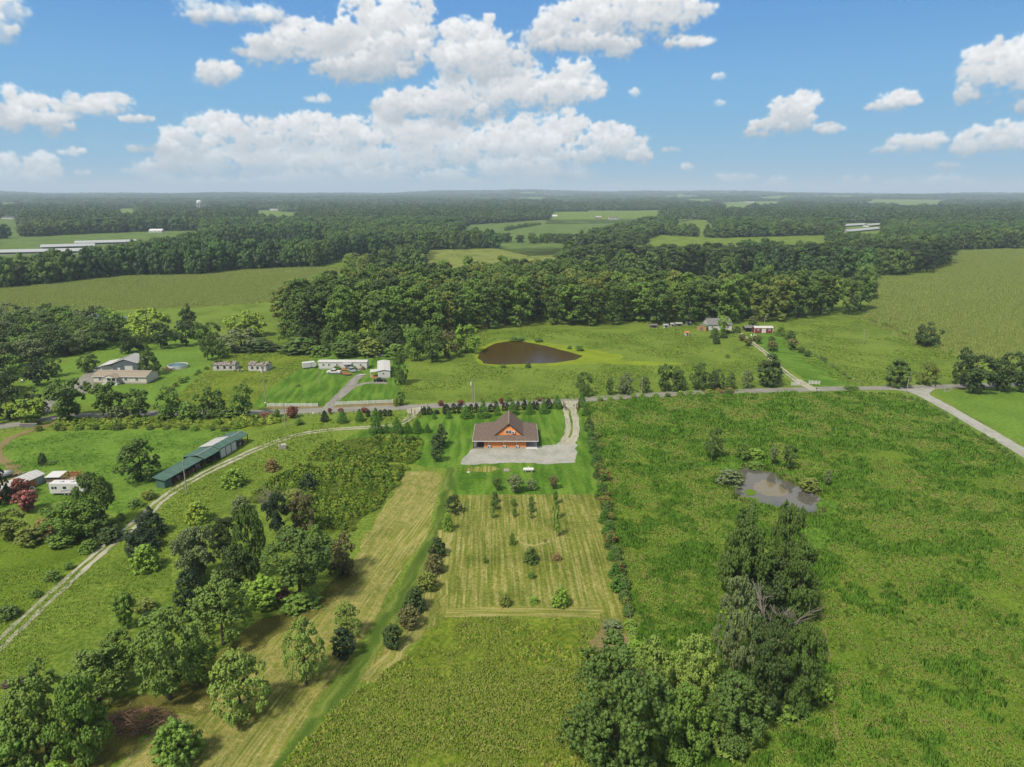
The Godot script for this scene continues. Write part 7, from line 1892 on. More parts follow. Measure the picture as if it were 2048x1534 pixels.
	var road := [[Vector2(25.4, -239.8), 5.65, 8.79, 0.06, "oak", "round", "round tree just across the road from the house drive"], [Vector2(34.85, -241.5), 3.2, 6.39, 0, "oak", "juniper", "slim tree across the road right of the drive tree"], [Vector2(40.48, -243.1), 6.97, 8.3, 0, "grey", "round", "grey green round tree across the road"], [Vector2(47.88, -244.1), 4.13, 6.23, 0, "oak", "juniper", "small tree behind the thin bare pole"], [Vector2(55.57, -245.9), 7.22, 10.39, 0.03, "oak", "round", "left tree of the thick pair across the road"], [Vector2(60.61, -246.5), 6.15, 9.88, 0.03, "oak", "round", "right tree of the thick pair across the road"], [Vector2(68.54, -248.5), 6.56, 10.13, 0.03, "oak", "round", "tallest of the trees midway across the road"], [Vector2(74.36, -248.8), 6.94, 7.96, 0.03, "dark", "round", "dark low tree right of the tallest one across the road"], [Vector2(80.07, -248.8), 4.02, 6.52, 0, "oak", "juniper", "small pointed tree across the road"], [Vector2(86.53, -250.2), 4.41, 6.92, 0, "grey", "juniper", "grey pointed sapling tree left of the dense dark tree"], [Vector2(95.65, -253.1), 10.19, 12.58, 0.02, "dark", "juniper", "dense dark tree at the lane mouth"], [Vector2(142.6, -251.5), 9.95, 11.05, 0.03, "oak", "juniper", "dense tree behind the pole at the branching road"], [Vector2(155.5, -255), 7.66, 8.9, 0.03, "olive", "cedar", "pointed tree right of the branching road pole"], [Vector2(168.5, -255.2), 6.71, 14.45, 0.03, "dark", "cedar", "dark pointed tree at the left of the right hand clump"], [Vector2(166.1, -244.4), 13.6, 14.47, 0.06, "dark", "round", "broad dark tree in the right hand clump"], [Vector2(176.6, -246.7), 9.93, 15.13, 0.06, "dark", "round", "dark tree with grey trunk at the right edge"], [Vector2(184.4, -246.1), 11.71, 14.49, 0.05, "dark", "round", "dark tree cut by the right edge by the road"], [Vector2(193.9, -322.8), 10.95, 12.03, 0.03, "dark", "round", "wind bent dark tree between short field and corn"], [Vector2(106.9, -350.6), 6.56, 9.63, 0.05, "fresh", "round", "pale fresh tree in front of the white house"], [Vector2(100.4, -342.9), 4.95, 5.2, 0, "oak", "bush", "dark bush left of the pale tree by the white house"], [Vector2(97.2, -328.6), 3.33, 4.31, 0, "dark", "bush", "small dark bush on the white house's lawn"], [Vector2(105, -342.9), 3.96, 2.93, 0, "dark", "bush", "dark shrub under the pale tree by the white house"], [Vector2(115.3, -355.7), 4.1, 3.57, 0, "oak", "bush", "bush between white house and carport"], [Vector2(135, -347.9), 5.02, 5.02, 0, "mid", "bush", "bush right of the red shed"], [Vector2(136, -338.1), 5.37, 4.86, 0, "oak", "bush", "bush beside the lane lawn fence, uppermost"], [Vector2(124.2, -330.9), 3.35, 3.35, 0, "oak", "bush", "small bush below the red shed"], [Vector2(124.6, -249.1), 5.51, 1.59, 0, "mid", "bush", "low hedge along the road right of the lane mouth", ], [Vector2(93.91, -299.4), 2.18, 1.72, 0, "mid", "bush", "tiny bush in the pond pasture"]]
	for t in road:
		plant(t[5], t[0], t[1], t[2], t[3], t[4], t[6])
	var yard := [[Vector2(111.6, -335.6), 3.88, 3.38, 0, "rosy", "pinkish shrub beside the lane, upper one"], [Vector2(110.9, -324.2), 3.99, 3.75, 0, "rosy", "pink shrub at the head of the lane ruts"], [Vector2(117.3, -335.6), 3.15, 3.4, 0, "white_bloom", "white flowering shrub right of the lane"], [Vector2(117.2, -328.6), 3.33, 4.31, 0, "rust", "reddish shrub below the carport"], [Vector2(118.6, -313.4), 4.55, 4.55, 0, "rosy", "rosy shrub on the lane lawn"], [Vector2(128.3, -315.6), 5.03, 5.03, 0, "rosy", "dusky pink shrub along the lane lawn fence"], [Vector2(130, -309.2), 3.14, 3.14, 0, "mid", "green shrub along the lane lawn fence"], [Vector2(129.5, -301.3), 3.07, 3.07, 0, "oak", "dark shrub along the lane lawn fence"], [Vector2(130.1, -375.1), 4.85, 5.4, 0, "rust", "brownish shrub tree against the wood by the carport"]]
	for t in yard:
		plant("crape", t[0], t[1], t[2], t[3], "oak", t[5], "", "", t[4])
	# scrub round the brown pond
	var rim := [[Vector2(2.19, -336.4), 7.3, 2.09, 0], [Vector2(12.78, -333.5), 4.34, 2.29, 0], [Vector2(26.49, -317.6), 2.3, 1.82, 0], [Vector2(30.71, -313.5), 4.1, 2.65, 0], [Vector2(6.58, -281.3), 2.47, 2.47, 0], [Vector2(-3.7, -281.4), 2.47, 1.58, 0]]
	for i in rim.size():
		var c: Array = rim[i]
		plant("bush", c[0], c[1], c[2], 0.0, "mid" if i != 4 else "oak", "%s scrub at the brown pond" % ["wide low far bank", "round far bank", "small right bank", "wider right bank", "round near bank", "tiny near bank"][i], "", "rim_bush")
	# hedge lines of scrub, each bush its own
	hedge("bush from the left in the hedge between paddock and tall verge", [Vector2(-144.5, -202.2), Vector2(-133, -203.1), Vector2(-116.7, -204), Vector2(-102.8, -203.6), Vector2(-85.45, -202.2)], 3.6, 1.6, "oak")
	hedge("bush from the road along the fence of the weedy lot", [Vector2(-122.9, -235.1), Vector2(-125.2, -256.2), Vector2(-124.5, -282), Vector2(-126.8, -315.3)], 4.5, 1.5, "mid")
	hedge("bush from the barn along the fence beside the gravel track", [Vector2(-85.04, -156.1), Vector2(-86.81, -144.7), Vector2(-85.6, -130.8), Vector2(-85.52, -119.1), Vector2(-85.72, -108.1), Vector2(-86.2, -103.9)], 4.0, 1.8, "mid")
	hedge("bush from the junction along the verge of the branching road", [Vector2(139.5, -237.5), Vector2(139.9, -222.3), Vector2(138.4, -204), Vector2(137.2, -188.3), Vector2(135.6, -174.7)], 2.9, 1.5, "mid")
	hedge("bush from the wood between the short field and the corn", [Vector2(200.8, -393.4), Vector2(200.7, -363.6), Vector2(196.6, -328.5), Vector2(196.7, -307.1)], 5.5, 2.0, "fresh")
	hedge("bush from the left across the road from the junipers", [Vector2(-10.98, -231.5), Vector2(1.04, -233.9), Vector2(13.29, -236.3), Vector2(22.25, -238.8)], 3.4, 1.4, "mid")
	hedge("bush from the drive on the meadow's road edge", [Vector2(28.75, -233.9), Vector2(39.52, -236.3), Vector2(52.27, -238.8), Vector2(65.26, -241.3), Vector2(79.92, -242.6)], 3.6, 1.5, "fresh")
	hedge("bush from the left in the dry pinkish weeds at the road", [Vector2(69.53, -242.6), Vector2(74.92, -243.9), Vector2(80.52, -244.6)], 1.6, 1.6, "rust")
	hedge("bush from the shed along the lane lawn fence", [Vector2(134.4, -309.1), Vector2(133.2, -291.8), Vector2(131.9, -274.5), Vector2(130.4, -260.6)], 3.6, 1.2, "mid")
	hedge("bush from the top along the overgrown meadow fence", [Vector2(19.81, -111.3), Vector2(20.05, -106), Vector2(19.74, -99.06), Vector2(19.57, -95.24)], 1.8, 1.2, "fresh")
	hedge("bush from the left in the hill pasture's hedge", [Vector2(-12.89, -1325.2), Vector2(15.95, -1436.8), Vector2(63.89, -1589.6)], 16.0, 7.0, "oak")

func hedge(label: String, pts: Array, gap: float, size: float, tone: String):
	var count := 0
	for i in pts.size() - 1:
		var a: Vector2 = pts[i]
		var b: Vector2 = pts[i + 1]
		var n := maxi(1, int(a.distance_to(b) / gap))
		for j in n:
			var p := a.lerp(b, (j + rng.randf_range(0.2, 0.8)) / n) + Vector2(rng.randfn(), rng.randfn()) * 0.3
			var s := size * rng.randf_range(0.7, 1.35)
			plant("bush", p, s * rng.randf_range(1.1, 1.7), s, 0.0, tone if rng.randf() < 0.7 else ["oak", "olive", "fresh"][rng.randi() % 3], "%s %s" % [ordinal(count), label], label.replace("bush", "bushes"), "hedge_bush")
			count += 1

# ------------------------------------------------------------------ woods
func inside(p: Vector2, zones: Array) -> bool:
	for z in zones:
		if Geometry2D.is_point_in_polygon(p, z):
			return true
	return false

func stand(label: String, group: String, edge: Array, gap: float, h0: float, h1: float, w0: float, w1: float, tones: Array, called := "forest_tree", kind := "tall", low := 0.0):
	var poly := PackedVector2Array(edge)
	var lo := Vector2(1e9, 1e9)
	var hi := -lo
	for p in poly:
		lo = lo.min(p)
		hi = hi.max(p)
	var spots := []
	var y := lo.y
	var odd := 0
	while y < hi.y:
		var x := lo.x + (gap * 0.5 if odd % 2 else 0.0)
		while x < hi.x:
			var p := Vector2(x, y) + Vector2(rng.randf_range(-1, 1), rng.randf_range(-1, 1)) * gap * 0.32
			if Geometry2D.is_point_in_polygon(p, poly):
				spots.append(p)
			x += gap
		y += gap * 0.87
		odd += 1
	var names := {"oak": "mid green", "dark": "dark green", "mid": "bright green", "fresh": "light green", "deep": "blackish green", "grey": "grey green", "olive": "olive", "yellow": "yellow green"}
	var front := {}      # the trees nearest the viewer, one per strip across, are told apart by their place
	for p: Vector2 in spots:
		var strip := int(floor(atan2(p.x, -p.y) / atan2(gap * 0.8, -p.y)))
		if not front.has(strip) or front[strip].y < p.y: front[strip] = p
	var order := front.values()
	order.sort_custom(func(a, b): return atan2(a.x, -a.y) < atan2(b.x, -b.y))
	for p in spots:
		var tone: String = tones[rng.randi() % tones.size()]
		var h := rng.randf_range(h0, h1)
		var nth := order.find(p)
		plant(kind, p, rng.randf_range(w0, w1), h, low, tone, "%s %s" % [names[tone], label] if nth < 0 else "%s from the left, %s" % [ordinal(nth), label], "%s, %s" % [group, names[tone]] if nth < 0 else "front " + group, called)

func ordinal(i: int) -> String:
	var small := ["first", "second", "third", "fourth", "fifth", "sixth", "seventh", "eighth", "ninth", "tenth", "eleventh", "twelfth", "thirteenth", "fourteenth", "fifteenth", "sixteenth", "seventeenth", "eighteenth", "nineteenth"]
	if i < 19: return small[i]
	var tens: String = ["twenty", "thirty", "forty", "fifty", "sixty", "seventy", "eighty"][mini((i + 1) / 10 - 2, 6)]
	return tens.replace("y", "ieth") if (i + 1) % 10 == 0 else tens + " " + small[(i + 1) % 10 - 1]

func build_woods():
	stand("tall tree in the wood behind the brown pond", "trees of the wood behind the brown pond", [Vector2(-109.7, -326.2), Vector2(-95.51, -326.2), Vector2(-76.6, -326.2), Vector2(-52.28, -321.7), Vector2(-37.01, -331.9), Vector2(-24.28, -358.1), Vector2(-6.45, -373.5), Vector2(47.67, -376.5), Vector2(102.2, -377.9), Vector2(149.1, -387.1), Vector2(202.3, -406.7), Vector2(217.5, -435.9), Vector2(162.8, -424.5), Vector2(112.3, -417.2), Vector2(59.53, -424.5), Vector2(44.62, -498.1), Vector2(-26.59, -505.8), Vector2(-63.91, -488.2), Vector2(-90.03, -443.9), Vector2(-112.9, -410.1), Vector2(-126.1, -377.9)], 12.2, 22.0, 28.5, 12.0, 17.0, ["oak", "oak", "oak", "mid", "mid", "dark", "olive"], "forest_tree", "tall", 0.05)
	stand("small edge tree below the wood behind the trailers", "edge trees behind the trailers", [Vector2(-119.9, -335.4), Vector2(-86.82, -311.1), Vector2(-69.6, -315.3), Vector2(-50.33, -309.1), Vector2(-37.08, -311.1), Vector2(-29.32, -326.2), Vector2(-43.5, -326.2), Vector2(-76.6, -326.2), Vector2(-100.9, -328.5)], 8.0, 7.0, 12.0, 7.0, 9.5, ["oak", "mid", "dark"], "edge_tree", "round")
	stand("tree in the thicket left of the estate lawn", "trees of the left thicket", [Vector2(-203.3, -254.8), Vector2(-292.5, -375), Vector2(-275, -380.9), Vector2(-253.2, -385.5), Vector2(-224, -377.9), Vector2(-203.5, -358.1), Vector2(-188.9, -326.2), Vector2(-188.5, -309.1), Vector2(-191.1, -300.2), Vector2(-197, -299.2), Vector2(-202.1, -293.6), Vector2(-199.3, -273.7), Vector2(-195.1, -259.1)], 9.0, 8.0, 12.0, 9.0, 12.0, ["oak", "oak", "dark", "mid", "grey"], "thicket_tree", "round")
	stand("tree at the left edge beside the thicket", "trees of the left thicket", [Vector2(-185.2, -235.1), Vector2(-190.2, -254.8), Vector2(-179, -241.3), Vector2(-167.9, -218)], 7.0, 8.0, 11.0, 7.0, 10.0, ["oak", "dark"], "thicket_tree", "round")
	stand("tall tree in the long wood beyond the strip of field", "trees of the long second wood", [Vector2(46.64, -623.5), Vector2(101.3, -635.5), Vector2(158.7, -597.4), Vector2(246, -604.6), Vector2(295.7, -619.7), Vector2(378.3, -635.5), Vector2(446.9, -727.7), Vector2(460.5, -766.5), Vector2(356.2, -697.4), Vector2(225.9, -674), Vector2(110.9, -697.4), Vector2(50.97, -683.2)], 18.0, 22.0, 28.0, 17.0, 23.0, ["oak", "dark", "dark", "deep"], "forest_tree", "tall", 0.06)

func scatter_trees(called: String, label: String, mesh: Mesh, tone: String, spots: Array):
	var mm := MultiMesh.new()
	mm.transform_format = MultiMesh.TRANSFORM_3D
	mm.use_colors = true
	mm.mesh = mesh
	mm.instance_count = spots.size()
	for i in spots.size():
		var s: Array = spots[i]
		var p: Vector2 = s[0]
		mm.set_instance_transform(i, Transform3D(Basis(Vector3.UP, s[3]).scaled_local(Vector3(s[1], s[2], s[1])), Vector3(p.x, land_height(p.x, p.y), p.y)))
		mm.set_instance_color(i, s[4])
	var o := MultiMeshInstance3D.new()
	o.name = numbered(called)
	o.multimesh = mm
	o.material_override = mats[tone]
	add_child(o)
	tag(o, label, "woodland", "", "stuff")

func build_far_forest():
	var near_meshes := [crown_mesh(301, "tall", 80, 0.15, 16, 0.085, 0.34, 0.0, 1.6), crown_mesh(302, "egg", 80, 0.15, 16, 0.085, 0.3, 0.0, 1.4), crown_mesh(303, "round", 80, 0.15, 16, 0.085, 0.34, 0.0, 1.2)]
	var far_mesh := crown_mesh(304, "dome", 60, 0.17, 12, 0.12, 0.4, 0.0, 0.7)
	var lots := [[], [], [], []]
	var kinds := FastNoiseLite.new()
	kinds.seed = 21
	kinds.frequency = 0.004
	var gaps := FastNoiseLite.new()
	gaps.seed = 22
	gaps.frequency = 0.0016
	var shut := [PackedVector2Array([Vector2(-303.1, -315.3), Vector2(-423.4, -447.9), Vector2(-349, -478.6), Vector2(-271.4, -493.1), Vector2(-221, -498.1), Vector2(-185.7, -519.1), Vector2(-152.3, -560.3), Vector2(-122, -608.3), Vector2(-82.98, -639.5), Vector2(39.22, -590.3), Vector2(45.54, -608.3), Vector2(99.45, -623.5), Vector2(156, -586.8), Vector2(292.1, -593.8), Vector2(288.8, -580), Vector2(161.2, -315.3)])]
	shut.append(PackedVector2Array([Vector2(44.68, -608.3), Vector2(100.1, -627.5), Vector2(156.9, -590.3), Vector2(243.1, -597.4), Vector2(292.2, -612.1), Vector2(372.3, -623.5), Vector2(449, -727.7), Vector2(468.5, -778.3), Vector2(361.1, -707.3), Vector2(228.9, -683.2), Vector2(112.4, -707.3), Vector2(50.68, -692.6)]))
	shut.append_array(open_far)
	var boxes := []
	for z in shut:
		var b := Rect2(z[0], Vector2.ZERO)
		for p in z:
			b = b.expand(p)
		boxes.append(b)
	var r := 470.0
	while r < 14500.0:
		var gap := 8.6 + maxf(0.0, r - 900.0) * 0.0062
		var steps := int(1.62 * r / gap)
		for i in steps:
			var a := -0.81 + 1.62 * (i + rng.randf_range(0.1, 0.9)) / steps
			var d := r + rng.randf_range(-0.45, 0.45) * gap
			var p := Vector2(sin(a) * d, -cos(a) * d)
			var open := false
			for z in shut.size():
				if boxes[z].has_point(p) and Geometry2D.is_point_in_polygon(p, shut[z]):
					open = true
					break
			if open: continue
			if d > 2300.0 and gaps.get_noise_2d(p.x * 0.55, p.y * 1.7) > (0.16 if p.x > 0.0 else 0.22): continue
			if d > 2900.0 and gaps.get_noise_2d(p.x * 0.5 + 9000.0, p.y * 0.42) > (-0.02 if p.x > -400.0 else 0.12): continue
			var q: float = kinds.get_noise_2dv(p)
			var w := gap * rng.randf_range(1.05, 1.65)
			var h := rng.randf_range(15, 24) * (1.0 + q * 0.25)
			var t := rng.randf_range(0.75, 1.2)
			var pineish := 1.0 if q > 0.12 else 0.0
			var c := Color(t * (1.0 - 0.22 * pineish), t * (1.0 - 0.08 * pineish), t * (1.0 + 0.1 * pineish))
			if d > 1500.0:
				lots[3].append([p, w * 1.1, h * rng.randf_range(0.75, 1.1), rng.randf() * TAU, c])
			else:
				lots[rng.randi() % 3].append([p, w, h, rng.randf() * TAU, c])
		r += gap * 0.9
	for i in 3:
		scatter_trees("forest", ["broad crowned trees of the woods beyond the fields", "egg shaped crowns of the woods beyond the fields", "round crowns of the woods beyond the fields"][i], near_meshes[i], ["oak", "dark", "oak"][i], lots[i])
	scatter_trees("far_forest", "hazy woods covering the land to the horizon", far_mesh, "dark", lots[3])
	# open scrub in the clearing
	stand("scrub tree in the light clearing at the corn's end", "scrub trees of the clearing", [Vector2(-176.3, -678.6), Vector2(-169.3, -743.9), Vector2(-148.6, -803.1), Vector2(-109.5, -850.3), Vector2(-108.1, -755), Vector2(-127.3, -635.5)], 26.0, 7.0, 13.0, 9.0, 14.0, ["fresh", "oak", "mid", "olive"], "scrub_tree", "round")
	stand("tree of the belt below the hill pasture", "trees of the belt below the hill pasture", [Vector2(-79.3, -954.1), Vector2(-66.29, -1010.8), Vector2(-16.93, -1010.8), Vector2(52.58, -991.2), Vector2(81.81, -1010.8), Vector2(79.39, -1074.6), Vector2(18.7, -1031.3), Vector2(-47.93, -1074.6), Vector2(-76.31, -1052.5)], 17.0, 10.0, 15.0, 11.0, 16.0, ["oak", "dark"], "belt_tree", "round")
	stand("tree of the belt between the tan and the middle field", "trees of the belt by the middle field", [Vector2(68.13, -919.6), Vector2(115.2, -936.5), Vector2(185.6, -963.1), Vector2(197.9, -991.2), Vector2(120.6, -981.7), Vector2(71.29, -963.1)], 15.0, 13.0, 18.0, 13.0, 18.0, ["oak", "dark"], "belt_tree", "round")

# ------------------------------------------------------------------ ground cover
func blade_mesh(seed_: int, blades: int, spread: float, lean: float, wide: float) -> ArrayMesh:   # a tuft of upright blades, unit height
	var r := RandomNumberGenerator.new()
	r.seed = seed_
	var k := Kit.new()
	for i in blades:
		var a := r.randf() * TAU
		var q := sqrt(r.randf()) * spread
		var p := Vector3(cos(a) * q, 0, sin(a) * q)
		var h := r.randf_range(0.55, 1.0)
		var tip := p + Vector3(r.randfn() * lean, h, r.randfn() * lean)
		var b := r.randf() * TAU
		var side := Vector3(cos(b), 0, sin(b)) * wide * r.randf_range(0.6, 1.2)
		var mid := p.lerp(tip, 0.55) + Vector3(0, 0.06, 0)
		var t := r.randf_range(0.8, 1.2)
		for e in [p - side, mid + side * 0.7, p + side, p - side, mid - side * 0.7, mid + side * 0.7, mid - side * 0.7, tip, mid + side * 0.7]:
			k.v.append(e)
			k.n.append(Vector3.UP)
			k.col.append(Color(t, t, t))
	for i in range(0, k.v.size(), 3):      # show the upper face of every leaning blade
		var m := (k.v[i + 2] - k.v[i]).cross(k.v[i + 1] - k.v[i]).normalized()
		if m.y < 0.0:
			var e := k.v[i + 1]
			k.v[i + 1] = k.v[i + 2]
			k.v[i + 2] = e
			m = -m
		for j in 3:
			k.n[i + j] = (m * 0.6 + Vector3(0, 0.8, 0)).normalized()
	return k.mesh()

func cover(called: String, label: String, mesh: Mesh, mat: Material, zone: Array, gap: float, size: Vector2, tall: Vector2, tints: Array, clump := 0.02, cut := -0.1, holes := [], widen := 1.8, thin := []):
	var poly := PackedVector2Array(zone)
	var lo := Vector2(1e9, 1e9)
	var hi := -lo
	for p in poly:
		lo = lo.min(p)
		hi = hi.max(p)
	var f := FastNoiseLite.new()
	f.seed = called.hash() % 977
	f.frequency = clump
	f.fractal_octaves = 4
	var g := FastNoiseLite.new()
	g.seed = f.seed + 1
	g.frequency = 0.22
	var where: Array[Transform3D] = []
	var tint := PackedColorArray()
	var z := hi.y
	while z > lo.y:
		var far := absf(z)
		var step := gap * clampf(far / 120.0, 0.8, widen)
		var x := lo.x
		while x < hi.x:
			var p := Vector2(x + rng.randf_range(-0.5, 0.5) * step, z + rng.randf_range(-0.5, 0.5) * step)
			x += step
			if absf(p.x) > -p.y * 0.86 + 6.0 or p.y > -52.0: continue
			var q := f.get_noise_2dv(p) * 0.8 + g.get_noise_2dv(p) * 0.4
			if q + rng.randf_range(-0.12, 0.12) < cut: continue
			if not Geometry2D.is_point_in_polygon(p, poly): continue
			if inside(p, holes): continue
			if thin.size() and q < cut + 0.34 and inside(p, thin): continue
			var grow := clampf((q - cut) * 2.2 + 0.45, 0.4, 1.25) * (1.0 + (step / gap - 1.0) * 0.35)
			var w := rng.randf_range(size.x, size.y) * grow * clampf(step / gap, 1.0, 1.8)
			var h := rng.randf_range(tall.x, tall.y) * grow
			where.append(Transform3D(Basis(Vector3.UP, rng.randf() * TAU).scaled_local(Vector3(w, h, w)), Vector3(p.x, 0.03, p.y)))
			var c: Color = tints[rng.randi() % tints.size()]
			tint.append(c * rng.randf_range(0.85, 1.15))
		z -= step
	var mm := MultiMesh.new()
	mm.transform_format = MultiMesh.TRANSFORM_3D
	mm.use_colors = true
	mm.mesh = mesh
	mm.instance_count = where.size()
	for i in where.size():
		mm.set_instance_transform(i, where[i])
		mm.set_instance_color(i, tint[i])
	var o := MultiMeshInstance3D.new()
	o.name = numbered(called)
	o.multimesh = mm
	o.material_override = mat
	add_child(o)
	tag(o, label, called.replace("_", " "), "", "stuff")

func build_ground_cover():
	var white := StandardMaterial3D.new()
	white.resource_name = "blades"
	white.roughness = 0.7
	white.metallic_specular = 0.25
	white.vertex_color_use_as_albedo = true
	white.backlight_enabled = true
	white.backlight = Color(0.5, 0.5, 0.5)
	var C := func(r, g, b): return shown(r, g, b, 1.5)
	var D := func(r, g, b): return shown(r, g, b, 1.66)
	var tuft := blade_mesh(1, 20, 0.5, 0.14, 0.045)
	var tuft_b := blade_mesh(2, 16, 0.55, 0.26, 0.06)
	var weed := crown_mesh(401, "dome", 12, 0.26, 7, 0.24, 0.3, 0.0, 0.8)
	var pond2 := PackedVector2Array([Vector2(55.7, -176.5), Vector2(63.15, -174.7), Vector2(69.21, -169.5), Vector2(71.82, -163), Vector2(75.95, -151.3), Vector2(72.68, -144.7), Vector2(67.34, -143.2), Vector2(61.25, -147.8), Vector2(52.63, -153.2), Vector2(53.9, -161.5)])
	var weedmat := PackedVector2Array([Vector2(61.2, -136.1), Vector2(64.61, -137.9), Vector2(67.1, -137.5), Vector2(65.99, -133.4), Vector2(62.52, -129.1), Vector2(59.51, -128.7), Vector2(59.75, -131.9)])
	var greens := [D.call(86, 126, 34), D.call(78, 118, 30), D.call(94, 134, 38), D.call(86, 126, 34), D.call(106, 136, 46)]
	var lights := [D.call(108, 144, 50), D.call(102, 138, 46), D.call(122, 150, 62), D.call(112, 144, 54), D.call(136, 146, 66), D.call(138, 134, 80)]
	var flat := [PackedVector2Array([Vector2(55.73, -113.1), Vector2(71, -123.7), Vector2(105.1, -130.8), Vector2(131.1, -110.6), Vector2(78.34, -58.44), Vector2(32.7, -58.44)])]
	cover("meadow_grass", "tall dark green grass clumps of the wild meadow", tuft, white, Array(meadow_edge), 0.40, Vector2(0.6, 1.0), Vector2(0.55, 1.05), greens, 0.06, -0.06, [pond2, weedmat], 1.8, flat)
	cover("low_meadow_grass", "low pale grass between the meadow's tall clumps", tuft_b, white, Array(meadow_edge), 0.60, Vector2(0.6, 1.0), Vector2(0.16, 0.36), lights, 0.03, -0.5, [pond2, weedmat])
	cover("field_weeds", "leafy weeds of the rough field before the orchard", weed, white, Array(weeds_edge), 0.42, Vector2(0.3, 0.8), Vector2(0.2, 0.55), [D.call(104, 132, 40), D.call(118, 144, 46), D.call(92, 122, 38), D.call(134, 152, 60), D.call(124, 126, 62), D.call(142, 160, 60), D.call(150, 158, 70)], 0.05, 0.0)
	cover("field_grass", "thin grass stems of the rough field", tuft_b, white, Array(weeds_edge), 0.45, Vector2(0.5, 0.9), Vector2(0.25, 0.55), [D.call(130, 150, 56), D.call(146, 160, 72), D.call(114, 142, 48), D.call(152, 158, 84)], 0.04, -0.22)
	cover("meadow_weeds", "leafy weeds dotted over the flattened part of the meadow", weed, white, Array(flat[0]), 1.1, Vector2(0.5, 1.3), Vector2(0.3, 0.8), [C.call(96, 130, 40), C.call(112, 142, 48), C.call(84, 114, 36)], 0.12, 0.10)
	for e in brush_edges:
		cover("garden_brush", "yellow green brush of the overgrown garden", weed, white, Array(e), 0.75, Vector2(0.7, 1.5), Vector2(0.45, 1.05), [C.call(100, 126, 40), C.call(88, 116, 36), C.call(118, 136, 48), C.call(76, 104, 34), C.call(106, 128, 42)], 0.05, -0.28)
	cover("straw_wisps", "dry straw wisps lying on the hay strip", blade_mesh(5, 9, 0.6, 0.8, 0.03), white, Array(hay_edges[0]), 0.6, Vector2(0.5, 0.8), Vector2(0.04, 0.10), [C.call(196, 184, 116), C.call(170, 166, 92), C.call(128, 146, 58)], 0.06, -0.25)
	cover("orchard_stubble", "short stubble on the mown orchard", blade_mesh(6, 9, 0.6, 0.5, 0.03), white, Array(hay_edges[1]), 0.6, Vector2(0.5, 0.8), Vector2(0.04, 0.11), [C.call(130, 146, 60), C.call(184, 178, 112), C.call(116, 138, 52)], 0.05, -0.25)
	var wet := [PackedVector2Array([Vector2(-17.22, -299.2), Vector2(-16, -319.6), Vector2(-8.31, -337.8), Vector2(6.49, -345.2), Vector2(27.97, -333.1), Vector2(50.78, -309.1), Vector2(74.08, -293.6), Vector2(69.08, -281.2), Vector2(45.18, -286.4), Vector2(11.45, -279.5), Vector2(-13.31, -284.6)])]
	for e in pasture_edges:
		cover("pasture_tufts", "scattered tufts of the rough pastures", tuft_b, white, Array(e), 0.75, Vector2(0.6, 1.0), Vector2(0.12, 0.38), [C.call(118, 148, 50), C.call(128, 156, 58), C.call(110, 142, 48), C.call(142, 162, 70)], 0.03, -0.12, wet)
	var corn := blade_mesh(7, 26, 0.5, 0.12, 0.028)
	for e in [corn_edges[0], corn_edges[1]]:
		cover("corn_plants", "standing corn with pale tassels", corn, white, Array(e), 1.0, Vector2(0.6, 0.9), Vector2(0.9, 1.15), [C.call(144, 160, 82), C.call(140, 157, 79), C.call(148, 162, 86), C.call(136, 154, 76)], 0.006, -0.7, [], 1.3)
	var mat_weed := crown_mesh(402, "dome", 10, 0.3, 6, 0.28, 0.2, 0.0, 0.6)
	cover("pond_weed", "bright leafy weed round the meadow pond", mat_weed, white, Array(weedmat), 0.5, Vector2(0.5, 1.0), Vector2(0.2, 0.45), [C.call(104, 142, 46), C.call(94, 132, 42)], 0.1, -0.5)
	cover("paddock_grass", "short uneven grass of the paddock", tuft_b, white, [Vector2(-127.5, -152.7), Vector2(-141.2, -174.7), Vector2(-145.4, -192.5), Vector2(-138.8, -200.3), Vector2(-109.9, -202.6), Vector2(-83.35, -202.6), Vector2(-80.65, -199.4), Vector2(-83.02, -184.3), Vector2(-87.61, -164), Vector2(-86.07, -157), Vector2(-88.48, -145.7), Vector2(-105.1, -152.7), Vector2(-114.8, -144.7)], 0.62, Vector2(0.5, 0.9), Vector2(0.10, 0.26), [C.call(104, 148, 48), C.call(118, 156, 58), C.call(96, 140, 44)], 0.05, -0.16)
	cover("verge_weeds", "tall weeds of the verge behind the paddock hedge", weed, white, [Vector2(-143.6, -212.8), Vector2(-111.2, -214.9), Vector2(-84.69, -217), Vector2(-71.3, -212.8), Vector2(-81.76, -204.5), Vector2(-111.6, -205.9), Vector2(-138.5, -202.6)], 0.9, Vector2(0.7, 1.3), Vector2(0.4, 0.9), [C.call(116, 140, 48), C.call(132, 150, 60), C.call(100, 128, 44)], 0.05, -0.3)
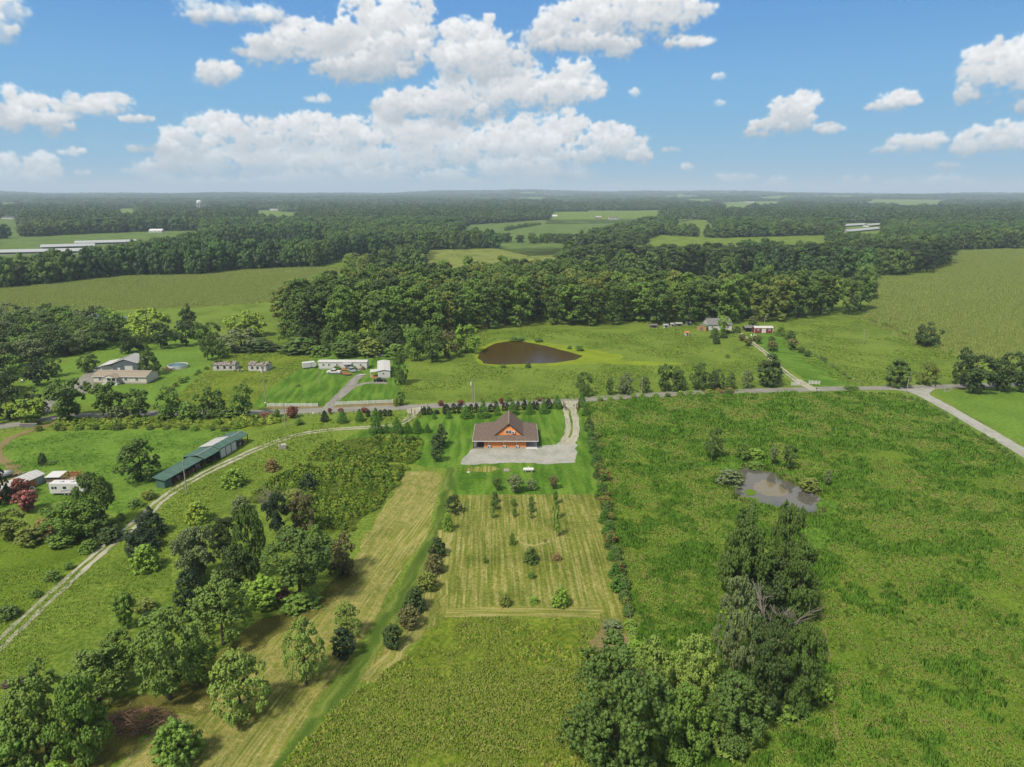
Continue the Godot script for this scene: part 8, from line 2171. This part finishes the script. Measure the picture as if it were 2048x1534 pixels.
	var rims := [[Vector2(54.95, -172.9), Vector2(58.05, -177.2), Vector2(60.19, -175.4), Vector2(59.62, -171.9), Vector2(56.56, -169.5), Vector2(54.33, -169.8)], [Vector2(68.3, -169.8), Vector2(71.14, -170.5), Vector2(72.44, -167.2), Vector2(70.69, -164), Vector2(68.67, -164.6)], [Vector2(71.29, -150.5), Vector2(73.62, -152.7), Vector2(75.71, -151), Vector2(73.36, -146.3), Vector2(70.12, -143.2), Vector2(68.42, -144.7)]]
	for e in rims:
		cover("pond_weed", "bright leafy weed at the rim of the meadow pond", mat_weed, white, e, 0.5, Vector2(0.5, 1.0), Vector2(0.2, 0.45), [C.call(104, 142, 46), C.call(92, 130, 42)], 0.1, -0.5)
	var bank := PackedVector2Array([Vector2(58.84, -171.9), Vector2(60.54, -174), Vector2(62.35, -172.2), Vector2(65.57, -170.2), Vector2(67.94, -168.8), Vector2(67.14, -165.2), Vector2(69.44, -163.3), Vector2(70.61, -159.9), Vector2(72.45, -157), Vector2(73.04, -152.7), Vector2(70.62, -147.8), Vector2(67.64, -144.5), Vector2(64.28, -146.8), Vector2(60.68, -149.4), Vector2(56.84, -151), Vector2(54.99, -153.2), Vector2(53.14, -154.9), Vector2(54.18, -159.9), Vector2(58.1, -163)])
	cover("pond_reeds", "tall reeds and sedge along the rim of the meadow pond", tuft, white, [Vector2(57.74, -172.6), Vector2(61.21, -176.1), Vector2(63.7, -174.3), Vector2(69.19, -170.8), Vector2(71.17, -165.9), Vector2(72.44, -160.9), Vector2(73.89, -157.3), Vector2(74.33, -152.7), Vector2(71.32, -146.3), Vector2(67.36, -142.7), Vector2(63.26, -144.7), Vector2(58.78, -147.3), Vector2(55.09, -149.9), Vector2(51.68, -153.2), Vector2(53.04, -160.2), Vector2(56.9, -164)], 0.42, Vector2(0.5, 0.9), Vector2(0.5, 1.1), [C.call(96, 128, 44), C.call(112, 136, 56), C.call(128, 130, 72), C.call(86, 118, 40)], 0.1, -0.2, [bank])
